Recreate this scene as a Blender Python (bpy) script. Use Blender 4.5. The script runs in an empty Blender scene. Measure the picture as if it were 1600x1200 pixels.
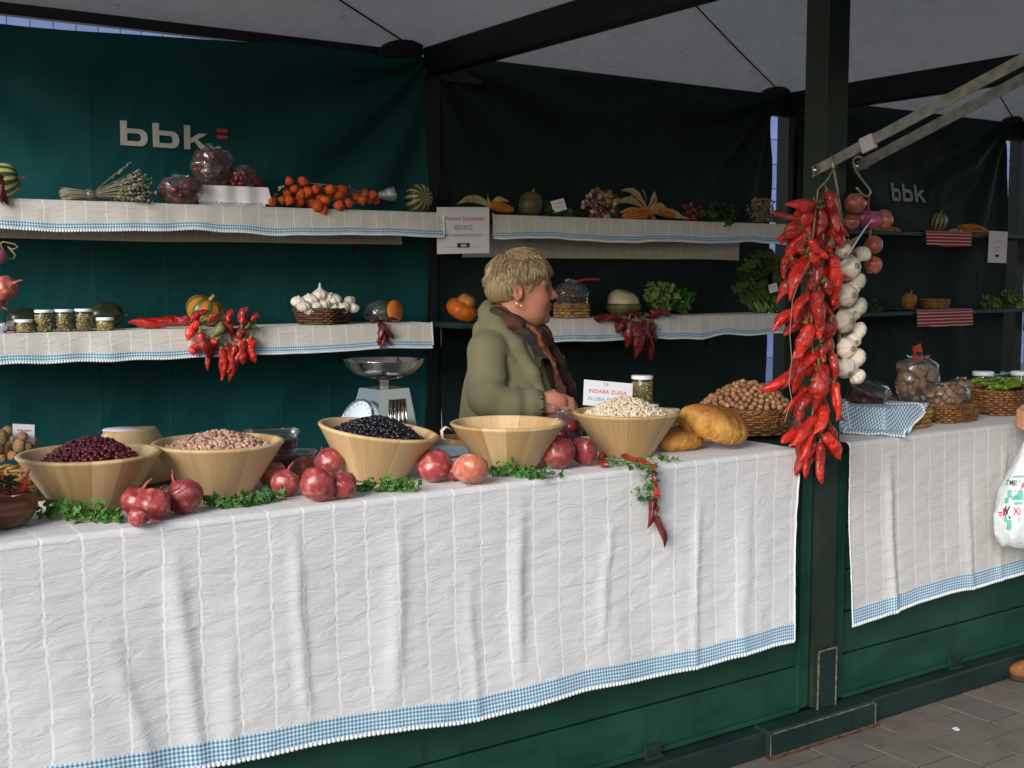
import bpy, math, random
import numpy as np
from mathutils import Vector, Matrix, noise as mnoise
random.seed(7); rng = np.random.default_rng(7)
R = math.radians
SC = bpy.context.scene
COL = SC.collection

# ------------------------------------------------------------------ camera, sky, sun, exposure
CAM = Vector((0.0, -2.47, 1.45)); YAW = R(34.0); PITCH = R(-5.3); FPX = 1850.0
cf = Vector((math.sin(YAW)*math.cos(PITCH), math.cos(YAW)*math.cos(PITCH), math.sin(PITCH)))
cr = Vector((math.cos(YAW), -math.sin(YAW), 0.0)); cu = cr.cross(cf)
cam_data = bpy.data.cameras.new('camera'); cam = bpy.data.objects.new('camera', cam_data); COL.objects.link(cam)
cam.location = CAM; cam.rotation_euler = cf.to_track_quat('-Z', 'Y').to_euler()
cam_data.sensor_width = 36.0; cam_data.lens = 36.0*FPX/1600.0; cam_data.clip_start = 0.05; cam_data.clip_end = 400
SC.camera = cam

SUN_DIR = Vector((-0.88, -0.47, 0.42)).normalized()        # towards the sun (front left, soft overcast)
world = bpy.data.worlds.new('World'); SC.world = world; world.use_nodes = True
wn = world.node_tree.nodes; wl = world.node_tree.links
bg = wn['Background']; sky = wn.new('ShaderNodeTexSky'); sky.sky_type = 'NISHITA'; sky.sun_disc = False
sky.sun_elevation = math.asin(SUN_DIR.z); sky.sun_rotation = math.atan2(SUN_DIR.x, SUN_DIR.y)
sky.dust_density = 1.0; sky.air_density = 1.0
hsv = wn.new('ShaderNodeHueSaturation'); hsv.inputs['Saturation'].default_value = 0.85
wl.new(sky.outputs[0], hsv.inputs['Color']); wl.new(hsv.outputs[0], bg.inputs['Color']); bg.inputs['Strength'].default_value = 0.055
sun_data = bpy.data.lights.new('sun', 'SUN'); sun_data.energy = 1.5; sun_data.angle = R(30); sun_data.color = (1.0, 0.975, 0.945)
sun = bpy.data.objects.new('sun', sun_data); COL.objects.link(sun); sun.location = (-4, -6, 8)
sun.rotation_euler = SUN_DIR.to_track_quat('Z', 'Y').to_euler()
SC.view_settings.view_transform = 'Standard'; SC.view_settings.look = 'None'
SC.view_settings.exposure = 1.42; SC.view_settings.gamma = 1.0; SC.view_settings.use_curve_mapping = False
try:
    SC.cycles.use_denoising = True; SC.cycles.max_bounces = 7; SC.cycles.diffuse_bounces = 4; SC.cycles.transparent_max_bounces = 12
    SC.cycles.sample_clamp_indirect = 6.0; SC.cycles.caustics_reflective = False; SC.cycles.caustics_refractive = False
except Exception: pass

# ------------------------------------------------------------------ measuring helpers (1600 x 1200 survey of the place)
def at(px, py, x=None, y=None, z=None):
    d = cf + cr*((px-800)/FPX) - cu*((py-600)/FPX)
    if x is not None: t = (x-CAM.x)/d.x
    elif y is not None: t = (y-CAM.y)/d.y
    else: t = (z-CAM.z)/d.z
    return CAM + d*t
def mpp(p): return (Vector(p)-CAM).dot(cf)/FPX            # metres per survey pixel at a point

# ------------------------------------------------------------------ mesh helpers
def fast_mesh(name, V, F, smooth=True, uv=None):
    V = np.asarray(V, dtype=np.float32)
    me = bpy.data.meshes.new(name)
    F = np.asarray(F) if not (len(F) and isinstance(F[0], (list, tuple)) and len(set(map(len, F))) > 1) else F
    if isinstance(F, np.ndarray) and F.ndim == 2:
        n, k = F.shape
        me.vertices.add(len(V)); me.vertices.foreach_set('co', V.ravel())
        me.loops.add(n*k); me.loops.foreach_set('vertex_index', F.astype(np.int32).ravel())
        me.polygons.add(n); me.polygons.foreach_set('loop_start', (np.arange(n)*k).astype(np.int32))
        try: me.polygons.foreach_set('loop_total', np.full(n, k, dtype=np.int32))
        except Exception: pass
        me.update(calc_edges=True); me.validate()
    else:
        me.from_pydata([tuple(v) for v in V.tolist()], [], [tuple(f) for f in F]); me.update()
    me.polygons.foreach_set('use_smooth', np.full(len(me.polygons), bool(smooth), dtype=bool))
    if uv is not None:
        l = me.uv_layers.new(name='UVMap'); vi = np.zeros(len(me.loops), dtype=np.int32); me.loops.foreach_get('vertex_index', vi)
        l.data.foreach_set('uv', np.asarray(uv, dtype=np.float32)[vi].ravel())
    return me

class G:
    """collects simple shapes that become ONE mesh"""
    def __init__(s): s.V = []; s.F = []; s.flat = False
    def add(s, V, F):
        b = len(s.V); s.V += [tuple(v) for v in V]; s.F += [tuple(i+b for i in f) for f in F]; return s
    def box(s, c, size, rot=None, bev=0.0):
        s.flat = True; x, y, z = [k/2 for k in size]; c = Vector(c); rot = rot or Matrix.Identity(3)
        if bev <= 0:
            P = [(-x,-y,-z),(x,-y,-z),(x,y,-z),(-x,y,-z),(-x,-y,z),(x,-y,z),(x,y,z),(-x,y,z)]
            return s.add([c+rot@Vector(p) for p in P], [(0,3,2,1),(4,5,6,7),(0,1,5,4),(1,2,6,5),(2,3,7,6),(3,0,4,7)])
        b = bev; P = []; F = []
        def ring(zz, k): return [(-x+k,-y+k,zz),(x-k,-y+k,zz),(x-k,y-k,zz),(-x+k,y-k,zz)]
        for zz, k in ((-z, b), (-z+b, 0), (z-b, 0), (z, b)): P += ring(zz, k)
        F.append((3,2,1,0)); F.append((12,13,14,15))
        for j in range(3):
            for i in range(4): F.append((j*4+i, j*4+(i+1)%4, j*4+4+(i+1)%4, j*4+4+i))
        return s.add([c+rot@Vector(p) for p in P], F)
    def tube(s, path, r, seg=8, cap=True, closed=False, flat=1.0, up=None):
        P = [Vector(p) for p in path]; n = len(P); r = r if hasattr(r, '__len__') else [r]*n
        V = []; F = []; prev = None
        for i in range(n):
            if closed: t = P[(i+1) % n]-P[i-1]
            else: t = P[min(i+1, n-1)]-P[max(i-1, 0)]
            t = t.normalized() if t.length > 1e-9 else Vector((0, 0, 1))
            if prev is None:
                a = Vector(up) if up is not None else (Vector((0,0,1)) if abs(t.z) < 0.9 else Vector((1,0,0)))
            else: a = prev
            a = (a - t*a.dot(t)); a = a.normalized() if a.length > 1e-6 else t.orthogonal().normalized()
            prev = a; b = t.cross(a)
            for k in range(seg):
                w = 2*math.pi*k/seg; V.append(P[i] + a*(math.cos(w)*r[i]*flat) + b*(math.sin(w)*r[i]))
        m = n if closed else n-1
        for i in range(m):
            for k in range(seg):
                j = (i+1) % n; F.append((i*seg+k, i*seg+(k+1)%seg, j*seg+(k+1)%seg, j*seg+k))
        if cap and not closed: F.append(tuple(range(seg))[::-1]); F.append(tuple((n-1)*seg+k for k in range(seg)))
        return s.add(V, F)
    def lathe(s, prof, seg=24, c=(0,0,0), rot=None, wob=None, sx=1, sy=1):
        rot = rot or Matrix.Identity(3); c = Vector(c); V = []; F = []; idx = []
        for (r, z) in prof:
            if r < 1e-6: idx.append([len(V)]*seg); V.append(c+rot@Vector((0, 0, z)))
            else:
                row = []
                for k in range(seg):
                    a = 2*math.pi*k/seg; q = wob(a, z) if wob else 1.0
                    row.append(len(V)); V.append(c+rot@Vector((r*q*math.cos(a)*sx, r*q*math.sin(a)*sy, z)))
                idx.append(row)
        for j in range(len(prof)-1):
            for k in range(seg):
                f = []
                for v in (idx[j][k], idx[j][(k+1)%seg], idx[j+1][(k+1)%seg], idx[j+1][k]):
                    if v not in f: f.append(v)
                if len(f) > 2: F.append(tuple(f))
        return s.add(V, F)
    def ell(s, c, rad, rot=None, seg=10, rings=6):
        pr = [(math.sin(math.pi*j/rings), -math.cos(math.pi*j/rings)) for j in range(rings+1)]
        pr[0] = (0, -1); pr[-1] = (0, 1)
        rot = rot or Matrix.Identity(3)
        g = G(); g.lathe(pr, seg); return s.add([Vector(c)+rot@Vector((v[0]*rad[0], v[1]*rad[1], v[2]*rad[2])) for v in g.V], g.F)
    def merge(s, g, mat=None):
        return s.add([(mat@Vector(v)) for v in g.V] if mat else g.V, g.F)
    def jitter(s, amp, sc, seed=0.0):
        out = []
        for v in s.V:
            p = Vector(v)*sc + Vector((seed, seed*1.7, -seed)); n = mnoise.noise_vector(p); out.append(tuple(Vector(v)+n*amp))
        s.V = out; return s
    def mesh(s, name, smooth=True): return fast_mesh(name, s.V, s.F if len(set(map(len, s.F))) > 1 else np.array(s.F), smooth)

def obj(name, geo, mat, parent=None, loc=None, rot=None, smooth=True, kind=None):
    me = geo.mesh(name, smooth and not geo.flat) if isinstance(geo, G) else geo
    o = bpy.data.objects.new(name, me); COL.objects.link(o)
    if mat is not None and not me.materials: me.materials.append(mat)
    if parent is not None: o.parent = parent
    if loc is not None: o.location = loc
    if rot is not None: o.rotation_euler = rot.to_euler() if isinstance(rot, Matrix) else rot
    if kind: o['kind'] = kind
    return o
def tag(o, label, cat, group=None):
    o['label'] = label; o['category'] = cat
    if group: o['group'] = group
    return o
def thing(name, label, cat, loc=(0,0,0), rot=None, group=None):
    o = bpy.data.objects.new(name, None); COL.objects.link(o); o.empty_display_size = 0.05; o.location = loc
    if rot is not None: o.rotation_euler = rot.to_euler() if isinstance(rot, Matrix) else rot
    return tag(o, label, cat, group)
def struct(o): o['kind'] = 'structure'; return o
def frame_from(zdir, xhint=(1, 0, 0)):
    z = Vector(zdir).normalized(); x = Vector(xhint); x = x - z*x.dot(z)
    x = x.normalized() if x.length > 1e-5 else z.orthogonal().normalized()
    return Matrix((x, z.cross(x), z)).transposed()
def vnoise(x, y=0.0, z=0.0): return mnoise.noise(Vector((x, y, z)))
def grid_mesh(name, P, UV=None, smooth=True):
    P = np.asarray(P, dtype=np.float32); nu, nv = P.shape[:2]; i = np.arange(nu*nv).reshape(nu, nv)
    F = np.stack([i[:-1, :-1], i[1:, :-1], i[1:, 1:], i[:-1, 1:]], -1).reshape(-1, 4)
    return fast_mesh(name, P.reshape(-1, 3), F, smooth, None if UV is None else np.asarray(UV).reshape(-1, 2))

# signed distance modelling: a smooth blend of shapes turned into one surface
def surfnet(f, lo, hi, h):
    lo = np.array(lo, float); hi = np.array(hi, float); n = (np.ceil((hi-lo)/h/4).astype(int)*4)+1
    ax = [lo[i]+h*np.arange(n[i]) for i in range(3)]
    c = [a[::4] for a in ax]; cg = np.stack(np.meshgrid(*c, indexing='ij'), -1).reshape(-1, 3)
    cv = f(cg).reshape([len(a) for a in c])
    D = np.repeat(np.repeat(np.repeat(cv, 4, 0), 4, 1), 4, 2)
    off = 2
    D = D[off:off+n[0], off:off+n[1], off:off+n[2]]
    pad = [(0, n[i]-D.shape[i]) for i in range(3)]; D = np.pad(D, pad, mode='edge').astype(np.float32)
    m = np.abs(D) < h*4*2.6; ii = np.argwhere(m)
    D[m] = f(lo+ii*h)
    S = D < 0
    corners = [(a, b, d) for a in (0, 1) for b in (0, 1) for d in (0, 1)]
    sub = lambda A, o: A[o[0]:n[0]-1+o[0], o[1]:n[1]-1+o[1], o[2]:n[2]-1+o[2]]
    cnt = sum(sub(S, o).astype(np.int8) for o in corners); act = (cnt > 0) & (cnt < 8); cells = np.argwhere(act)
    acc = np.zeros((len(cells), 3)); w = np.zeros(len(cells))
    for a in corners:
        for k in range(3):
            if a[k] == 0:
                b = list(a); b[k] = 1; pa = cells+np.array(a); pb = cells+np.array(b)
                da = D[tuple(pa.T)]; db = D[tuple(pb.T)]; cross = (da < 0) != (db < 0)
                t = np.where(cross, da/(da-db+1e-12), 0)
                acc += np.where(cross[:, None], pa+(pb-pa)*t[:, None], 0); w += cross
    V = lo + h*acc/np.maximum(w, 1)[:, None]
    idx = -np.ones(act.shape, dtype=np.int64); idx[tuple(cells.T)] = np.arange(len(cells)); Fs = []
    for k in range(3):
        u, v = [(1, 2), (2, 0), (0, 1)][k]
        sl0 = [slice(1, n[i]-1) for i in range(3)]; sl1 = list(sl0); sl0[k] = slice(0, n[k]-1); sl1[k] = slice(1, n[k])
        s0 = S[tuple(sl0)]; s1 = S[tuple(sl1)]; e = np.argwhere(s0 != s1); base = np.array([1, 1, 1]); base[k] = 0; p = e+base
        flip = s0[tuple(e.T)]
        def cell(du, dv):
            q = p.copy(); q[:, u] += du; q[:, v] += dv; return idx[tuple(q.T)]
        A, B, C_, D_ = cell(-1, -1), cell(0, -1), cell(0, 0), cell(-1, 0)
        q = np.stack([A, B, C_, D_], 1); q[~flip] = q[~flip][:, ::-1]; Fs.append(q)
    return V, np.concatenate(Fs)
def smin(a, b, k):
    h = np.clip(0.5+0.5*(b-a)/k, 0, 1); return b*(1-h)+a*h-k*h*(1-h)
def smax(a, b, k): return -smin(-a, -b, k)
def sd_ell(p, c, r):
    q = (p-np.array(c)); r = np.array(r); k0 = np.linalg.norm(q/r, axis=1); k1 = np.linalg.norm(q/(r*r), axis=1)
    return np.where(k1 < 1e-9, -r.min(), k0*(k0-1.0)/np.maximum(k1, 1e-9))
def sd_cone(p, a, b, ra, rb):
    a = np.array(a, float); b = np.array(b, float); ba = b-a; t = np.clip(((p-a)@ba)/max(ba@ba, 1e-12), 0, 1)
    return np.linalg.norm(p-a-t[:, None]*ba, axis=1)-(ra+(rb-ra)*t)
# ------------------------------------------------------------------ materials (all procedural)
def newmat(name):
    m = bpy.data.materials.new(name); m.use_nodes = True; nt = m.node_tree; return m, nt, nt.nodes['Principled BSDF']
def N(nt, t, **kw):
    n = nt.nodes.new(t)
    for k, v in kw.items():
        if k.startswith('i_'): n.inputs[k[2:].replace('_', ' ')].default_value = v
        else: setattr(n, k, v)
    return n
def rgba(c): return (c[0], c[1], c[2], 1.0)
def mix(nt, fac, a, b, blend='MIX'):
    n = nt.nodes.new('ShaderNodeMix'); n.data_type = 'RGBA'; n.blend_type = blend
    for s, v in ((0, fac), (6, a), (7, b)):
        if hasattr(v, 'links') or isinstance(v, bpy.types.NodeSocket): nt.links.new(v, n.inputs[s])
        elif s == 0: n.inputs[0].default_value = v
        else: n.inputs[s].default_value = rgba(v)
    return n.outputs[2]
def math_n(nt, op, a, b=None, c=None):
    n = nt.nodes.new('ShaderNodeMath'); n.operation = op
    for i, v in enumerate((a, b, c)):
        if v is None: continue
        if isinstance(v, bpy.types.NodeSocket): nt.links.new(v, n.inputs[i])
        else: n.inputs[i].default_value = v
    return n.outputs[0]
def ramp(nt, fac, stops, interp='LINEAR'):
    r = nt.nodes.new('ShaderNodeValToRGB'); r.color_ramp.interpolation = interp; e = r.color_ramp.elements
    while len(e) < len(stops): e.new(0.5)
    for i, (p, c) in enumerate(stops): e[i].position = p; e[i].color = rgba(c) if hasattr(c, '__len__') else (c, c, c, 1)
    nt.links.new(fac, r.inputs[0]); return r.outputs[0]
def noise_n(nt, vec, scale=5.0, detail=4.0, rough=0.55, typ='FBM', dist=0.0):
    n = nt.nodes.new('ShaderNodeTexNoise'); n.noise_type = typ; n.inputs['Scale'].default_value = scale
    n.inputs['Detail'].default_value = detail; n.inputs['Roughness'].default_value = rough; n.inputs['Distortion'].default_value = dist
    if vec is not None: nt.links.new(vec, n.inputs['Vector'])
    return n.outputs[0]
def mapv(nt, vec, scale=(1,1,1), loc=(0,0,0), rot=(0,0,0)):
    n = nt.nodes.new('ShaderNodeMapping'); n.inputs['Scale'].default_value = scale; n.inputs['Location'].default_value = loc; n.inputs['Rotation'].default_value = rot
    nt.links.new(vec, n.inputs['Vector']); return n.outputs[0]
def bump_n(nt, h, strength=0.3, dist=0.002, prev=None):
    b = nt.nodes.new('ShaderNodeBump'); b.inputs['Strength'].default_value = strength; b.inputs['Distance'].default_value = dist
    nt.links.new(h, b.inputs['Height'])
    if prev is not None: nt.links.new(prev, b.inputs['Normal'])
    return b.outputs[0]
def coords(nt, kind='Object'): return nt.nodes.new('ShaderNodeTexCoord').outputs[kind]
def polar(nt, vec):
    s = nt.nodes.new('ShaderNodeSeparateXYZ'); nt.links.new(vec, s.inputs[0])
    return math_n(nt, 'ARCTAN2', s.outputs[1], s.outputs[0]), s.outputs[2], s
def comb(nt, x, y, z=0.0):
    c = nt.nodes.new('ShaderNodeCombineXYZ')
    for i, v in enumerate((x, y, z)):
        if isinstance(v, bpy.types.NodeSocket): nt.links.new(v, c.inputs[i])
        else: c.inputs[i].default_value = v
    return c.outputs[0]
def mat(name, col, col2=None, rough=0.6, spec=0.35, vs=20.0, bump=0.0, bs=80.0, bd=0.002, island=0.0, objvar=0.0, metal=0.0, sheen=0.0,
        coat=0.0, sss=0.0, trans=0.0, alpha=1.0, stretch=(1,1,1), detail=4.0, contrast=(0.35, 0.65), ior=None, roughvar=0.0):
    m, nt, b = newmat(name); oc = coords(nt); v = mapv(nt, oc, stretch) if stretch != (1,1,1) else oc
    c = None
    if col2 is not None:
        f = noise_n(nt, v, vs, detail); c = ramp(nt, f, [(contrast[0], col), (contrast[1], col2)])
        if roughvar: nt.links.new(math_n(nt, 'ADD', math_n(nt, 'MULTIPLY', f, roughvar), rough-roughvar/2), b.inputs['Roughness'])
    for amt, src in ((island, 'ShaderNodeNewGeometry'), (objvar, 'ShaderNodeObjectInfo')):
        if amt:
            n = nt.nodes.new(src); o = n.outputs['Random Per Island'] if src.endswith('Geometry') else n.outputs['Random']
            k = math_n(nt, 'MULTIPLY_ADD', o, 2*amt, 1-amt)
            h = nt.nodes.new('ShaderNodeHueSaturation'); nt.links.new(k, h.inputs['Value'])
            if c is not None: nt.links.new(c, h.inputs['Color'])
            else: h.inputs['Color'].default_value = rgba(col)
            c = h.outputs[0]
    if c is not None: nt.links.new(c, b.inputs['Base Color'])
    else: b.inputs['Base Color'].default_value = rgba(col)
    if not (roughvar and col2 is not None): b.inputs['Roughness'].default_value = rough
    b.inputs['Specular IOR Level'].default_value = spec
    b.inputs['Metallic'].default_value = metal; b.inputs['Coat Weight'].default_value = coat; b.inputs['Coat Roughness'].default_value = 0.15
    b.inputs['Sheen Weight'].default_value = sheen; b.inputs['Transmission Weight'].default_value = trans; b.inputs['Alpha'].default_value = alpha
    if sss: b.inputs['Subsurface Weight'].default_value = sss; b.inputs['Subsurface Scale'].default_value = 0.01
    if ior: b.inputs['IOR'].default_value = ior
    if bump: nt.links.new(bump_n(nt, noise_n(nt, v, bs, 5.0), bump, bd), b.inputs['Normal'])
    return m

def cloth_mat(name, base, stripe, step=0.080, wide=0.0042, sheen=0.1):
    """cream cotton with thin woven stripes and pressed-in crumples; UV in metres"""
    m, nt, b = newmat(name); uv = coords(nt, 'UV'); s = nt.nodes.new('ShaderNodeSeparateXYZ'); nt.links.new(uv, s.inputs[0])
    wob = math_n(nt, 'MULTIPLY', math_n(nt, 'SUBTRACT', noise_n(nt, mapv(nt, uv, (3, 2, 1)), 1.0, 2.0), 0.5), 0.02)
    u = math_n(nt, 'ADD', s.outputs[0], wob)
    ph = math_n(nt, 'ABSOLUTE', math_n(nt, 'SUBTRACT', math_n(nt, 'FRACT', math_n(nt, 'DIVIDE', u, step)), 0.5))
    line = ramp(nt, ph, [(0.0, 1.0), (wide/step*0.5, 0.9), (wide/step, 0.0)])
    dirt = noise_n(nt, uv, 2.2, 5.0, 0.6); c = ramp(nt, dirt, [(0.3, tuple(k*0.93 for k in base)), (0.7, base)])
    slub = noise_n(nt, mapv(nt, uv, (40, 500, 1)), 1.0, 3.0); c = mix(nt, math_n(nt, 'MULTIPLY', slub, 0.10), c, tuple(k*0.72 for k in base))
    c = mix(nt, math_n(nt, 'MULTIPLY', line, 0.75), c, stripe)
    nt.links.new(c, b.inputs['Base Color']); b.inputs['Roughness'].default_value = 0.85; b.inputs['Specular IOR Level'].default_value = 0.15
    b.inputs['Sheen Weight'].default_value = sheen
    gap = math_n(nt, 'SUBTRACT', 1.0, line)
    cr1 = noise_n(nt, mapv(nt, uv, (10, 40, 1), rot=(0, 0, 0.10)), 1.0, 5.0, 0.62, dist=1.2)
    cr2 = noise_n(nt, mapv(nt, uv, (5, 16, 1), rot=(0, 0, 0.25)), 1.0, 5.0, 0.6, 'RIDGED_MULTIFRACTAL', 0.4)
    wv = noise_n(nt, mapv(nt, uv, (600, 600, 1)), 1.0, 2.0)
    n1 = bump_n(nt, math_n(nt, 'MULTIPLY', math_n(nt, 'SUBTRACT', cr1, 0.5), gap), 0.60, 0.007)
    n2 = bump_n(nt, cr2, 0.30, 0.007, n1); n3 = bump_n(nt, line, 0.05, 0.0004, n2); n4 = bump_n(nt, wv, 0.25, 0.0006, n3)
    nt.links.new(n4, b.inputs['Normal']); return m

def gingham_mat(name, per=0.0095, blue=(0.055, 0.22, 0.36), white=(0.72, 0.78, 0.82)):
    m, nt, b = newmat(name); uv = coords(nt, 'UV'); s = nt.nodes.new('ShaderNodeSeparateXYZ'); nt.links.new(uv, s.inputs[0])
    def half(o): return math_n(nt, 'GREATER_THAN', math_n(nt, 'FRACT', math_n(nt, 'DIVIDE', o, per)), 0.45)
    k = math_n(nt, 'MULTIPLY', math_n(nt, 'ADD', half(s.outputs[0]), half(s.outputs[1])), 0.5)
    mid = tuple(0.55*a+0.45*w for a, w in zip(blue, white)); c = ramp(nt, k, [(0.0, white), (0.5, mid), (1.0, blue)])
    nt.links.new(c, b.inputs['Base Color']); b.inputs['Roughness'].default_value = 0.85; b.inputs['Specular IOR Level'].default_value = 0.15
    nt.links.new(bump_n(nt, noise_n(nt, mapv(nt, uv, (60, 20, 1)), 1.0, 3.0), 0.3, 0.003), b.inputs['Normal']); return m

def wood_bowl_mat(name, c1, c2, n=22):
    m, nt, b = newmat(name); oc = coords(nt); a, z, s = polar(nt, oc)
    st = math_n(nt, 'FLOOR', math_n(nt, 'MULTIPLY', a, n/6.2832)); w = nt.nodes.new('ShaderNodeTexWhiteNoise'); w.noise_dimensions = '1D'
    oi = nt.nodes.new('ShaderNodeObjectInfo'); nt.links.new(math_n(nt, 'ADD', st, math_n(nt, 'MULTIPLY', oi.outputs['Random'], 91.0)), w.inputs['W'])
    grain = noise_n(nt, comb(nt, math_n(nt, 'MULTIPLY', a, 22.0), math_n(nt, 'MULTIPLY', z, 5.0), st), 1.0, 5.0, 0.6)
    f = math_n(nt, 'ADD', math_n(nt, 'MULTIPLY', w.outputs[0], 0.52), math_n(nt, 'MULTIPLY', grain, 0.55))
    c = ramp(nt, f, [(0.15, c1), (0.85, c2)])
    nt.links.new(c, b.inputs['Base Color']); b.inputs['Roughness'].default_value = 0.42; b.inputs['Specular IOR Level'].default_value = 0.35
    nt.links.new(bump_n(nt, grain, 0.08, 0.001), b.inputs['Normal']); return m

def skin_veg_mat(name, lo, hi, n=16.0, rough=0.28, coat=0.2, pale=None, zs=2.2):
    """streaks that run from pole to pole (onion skin, garlic skin)"""
    m, nt, b = newmat(name); oc = coords(nt); a, z, s = polar(nt, oc); oi = nt.nodes.new('ShaderNodeObjectInfo')
    v = comb(nt, math_n(nt, 'MULTIPLY', math_n(nt, 'COSINE', a), n*0.5), math_n(nt, 'MULTIPLY', math_n(nt, 'SINE', a), n*0.5), math_n(nt, 'MULTIPLY', oi.outputs['Random'], 40.0))
    f = noise_n(nt, v, 1.0, 4.0, 0.65); blot = noise_n(nt, oc, zs, 3.0)
    f = math_n(nt, 'ADD', math_n(nt, 'MULTIPLY', f, 0.65), math_n(nt, 'MULTIPLY', blot, 0.35)); c = ramp(nt, f, [(0.33, lo), (0.66, hi)])
    if pale is not None: c = mix(nt, math_n(nt, 'MULTIPLY', ramp(nt, noise_n(nt, oc, 2.6, 5.0), [(0.54, 0.0), (0.66, 1.0)]), 0.6), c, pale)
    k = math_n(nt, 'MULTIPLY_ADD', oi.outputs['Random'], 0.5, 0.75); h = nt.nodes.new('ShaderNodeHueSaturation'); nt.links.new(k, h.inputs['Value']); nt.links.new(c, h.inputs['Color'])
    nt.links.new(h.outputs[0], b.inputs['Base Color']); b.inputs['Roughness'].default_value = rough; b.inputs['Coat Weight'].default_value = coat
    b.inputs['Coat Roughness'].default_value = 0.2; nt.links.new(bump_n(nt, f, 0.35, 0.004), b.inputs['Normal']); return m

def stripe_gourd_mat(name, dark, light, n=10, wide=0.5, rough=0.35):
    m, nt, b = newmat(name); oc = coords(nt); a, z, s = polar(nt, oc)
    wob = math_n(nt, 'MULTIPLY', noise_n(nt, oc, 30.0, 3.0), 1.3)
    c = math_n(nt, 'COSINE', math_n(nt, 'ADD', math_n(nt, 'MULTIPLY', a, float(n)), wob)); col = ramp(nt, math_n(nt, 'MULTIPLY_ADD', c, 0.5, 0.5), [(wide-0.12, dark), (wide+0.15, light)])
    col = mix(nt, math_n(nt, 'MULTIPLY', noise_n(nt, oc, 60.0, 4.0), 0.4), col, tuple(k*0.6 for k in dark))
    nt.links.new(col, b.inputs['Base Color']); b.inputs['Roughness'].default_value = rough; return m

def clear_film(name, tint=(0.93, 0.95, 0.97), body=0.05, bumpy=True):
    m, nt, b = newmat(name); out = nt.nodes['Material Output']; oc = coords(nt)
    tr = N(nt, 'ShaderNodeBsdfTransparent'); tr.inputs[0].default_value = rgba(tint)
    gl = N(nt, 'ShaderNodeBsdfGlossy'); gl.inputs['Roughness'].default_value = 0.12; gl.inputs[0].default_value = (1, 1, 1, 1)
    df = N(nt, 'ShaderNodeBsdfDiffuse'); df.inputs[0].default_value = (0.75, 0.78, 0.8, 1)
    fr = N(nt, 'ShaderNodeFresnel'); fr.inputs[0].default_value = 1.6
    bp = bump_n(nt, noise_n(nt, oc, 45.0, 4.0, 0.6, 'RIDGED_MULTIFRACTAL'), 0.45, 0.006); 
    if bumpy: nt.links.new(bp, gl.inputs['Normal']); nt.links.new(bp, fr.inputs['Normal'])
    else: fr.inputs[0].default_value = 1.35; gl.inputs['Roughness'].default_value = 0.04
    m1 = N(nt, 'ShaderNodeMixShader'); m1.inputs[0].default_value = body; nt.links.new(tr.outputs[0], m1.inputs[1]); nt.links.new(df.outputs[0], m1.inputs[2])
    m2 = N(nt, 'ShaderNodeMixShader'); nt.links.new(math_n(nt, 'MINIMUM', math_n(nt, 'MULTIPLY', fr.outputs[0], 0.8), 0.6), m2.inputs[0]); nt.links.new(m1.outputs[0], m2.inputs[1]); nt.links.new(gl.outputs[0], m2.inputs[2])
    nt.links.new(m2.outputs[0], out.inputs[0]); return m

MT = {}
def paint_mat(name, c1, c2, worn, amt):
    """old oil paint: cloudy colour, run marks, tiny chips and pale scuffs"""
    m, nt, b = newmat(name); g = nt.nodes.new('ShaderNodeNewGeometry'); p = g.outputs['Position']
    f = noise_n(nt, mapv(nt, p, (4, 4, 9)), 1.0, 6.0, 0.6); c = ramp(nt, f, [(0.3, c1), (0.7, c2)])
    run = noise_n(nt, mapv(nt, p, (26, 26, 1.6)), 1.0, 4.0); c = mix(nt, math_n(nt, 'MULTIPLY', ramp(nt, run, [(0.55, 0.0), (0.75, 1.0)]), 0.45), c, tuple(k*0.45 for k in c1))
    sc = noise_n(nt, mapv(nt, p, (30, 30, 120), rot=(0, 0.5, 0)), 1.0, 5.0, 0.75); c = mix(nt, math_n(nt, 'MULTIPLY', ramp(nt, sc, [(0.66, 0.0), (0.74, 1.0)]), amt), c, worn)
    ch = noise_n(nt, p, 95.0, 4.0, 0.7); c = mix(nt, math_n(nt, 'MULTIPLY', ramp(nt, ch, [(0.69, 0.0), (0.73, 1.0)]), amt), c, worn)
    nt.links.new(c, b.inputs['Base Color']); nt.links.new(math_n(nt, 'MULTIPLY_ADD', f, 0.35, 0.30), b.inputs['Roughness']); b.inputs['Specular IOR Level'].default_value = 0.35
    nt.links.new(bump_n(nt, noise_n(nt, p, 60.0, 5.0), 0.12, 0.002), b.inputs['Normal']); return m
MT['cloth'] = cloth_mat('striped_cotton', (0.67, 0.665, 0.67), (0.80, 0.80, 0.81))
MT['cloth2'] = cloth_mat('cream_cotton', (0.60, 0.58, 0.565), (0.72, 0.70, 0.69), step=0.080)
MT['shelfcloth'] = cloth_mat('shelf_cotton', (0.62, 0.60, 0.56), (0.76, 0.75, 0.72), step=0.075, wide=0.004)
MT['gingham'] = gingham_mat('blue_gingham')
MT['lace'] = mat('white_lace', (0.80, 0.81, 0.84), rough=0.8)
MT['tarp'] = None
MT['paint'] = paint_mat('green_paint', (0.006, 0.036, 0.025), (0.011, 0.062, 0.042), (0.075, 0.10, 0.075), 0.55)
MT['paint_dark'] = paint_mat('dark_green_steel', (0.006, 0.018, 0.016), (0.012, 0.030, 0.025), (0.13, 0.14, 0.12), 0.65)
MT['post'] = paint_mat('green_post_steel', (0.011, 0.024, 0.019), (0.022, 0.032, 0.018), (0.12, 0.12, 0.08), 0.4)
MT['beam'] = mat('black_green_beam', (0.003, 0.006, 0.005), (0.007, 0.011, 0.009), rough=0.5, vs=10, bump=0.1)
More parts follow.
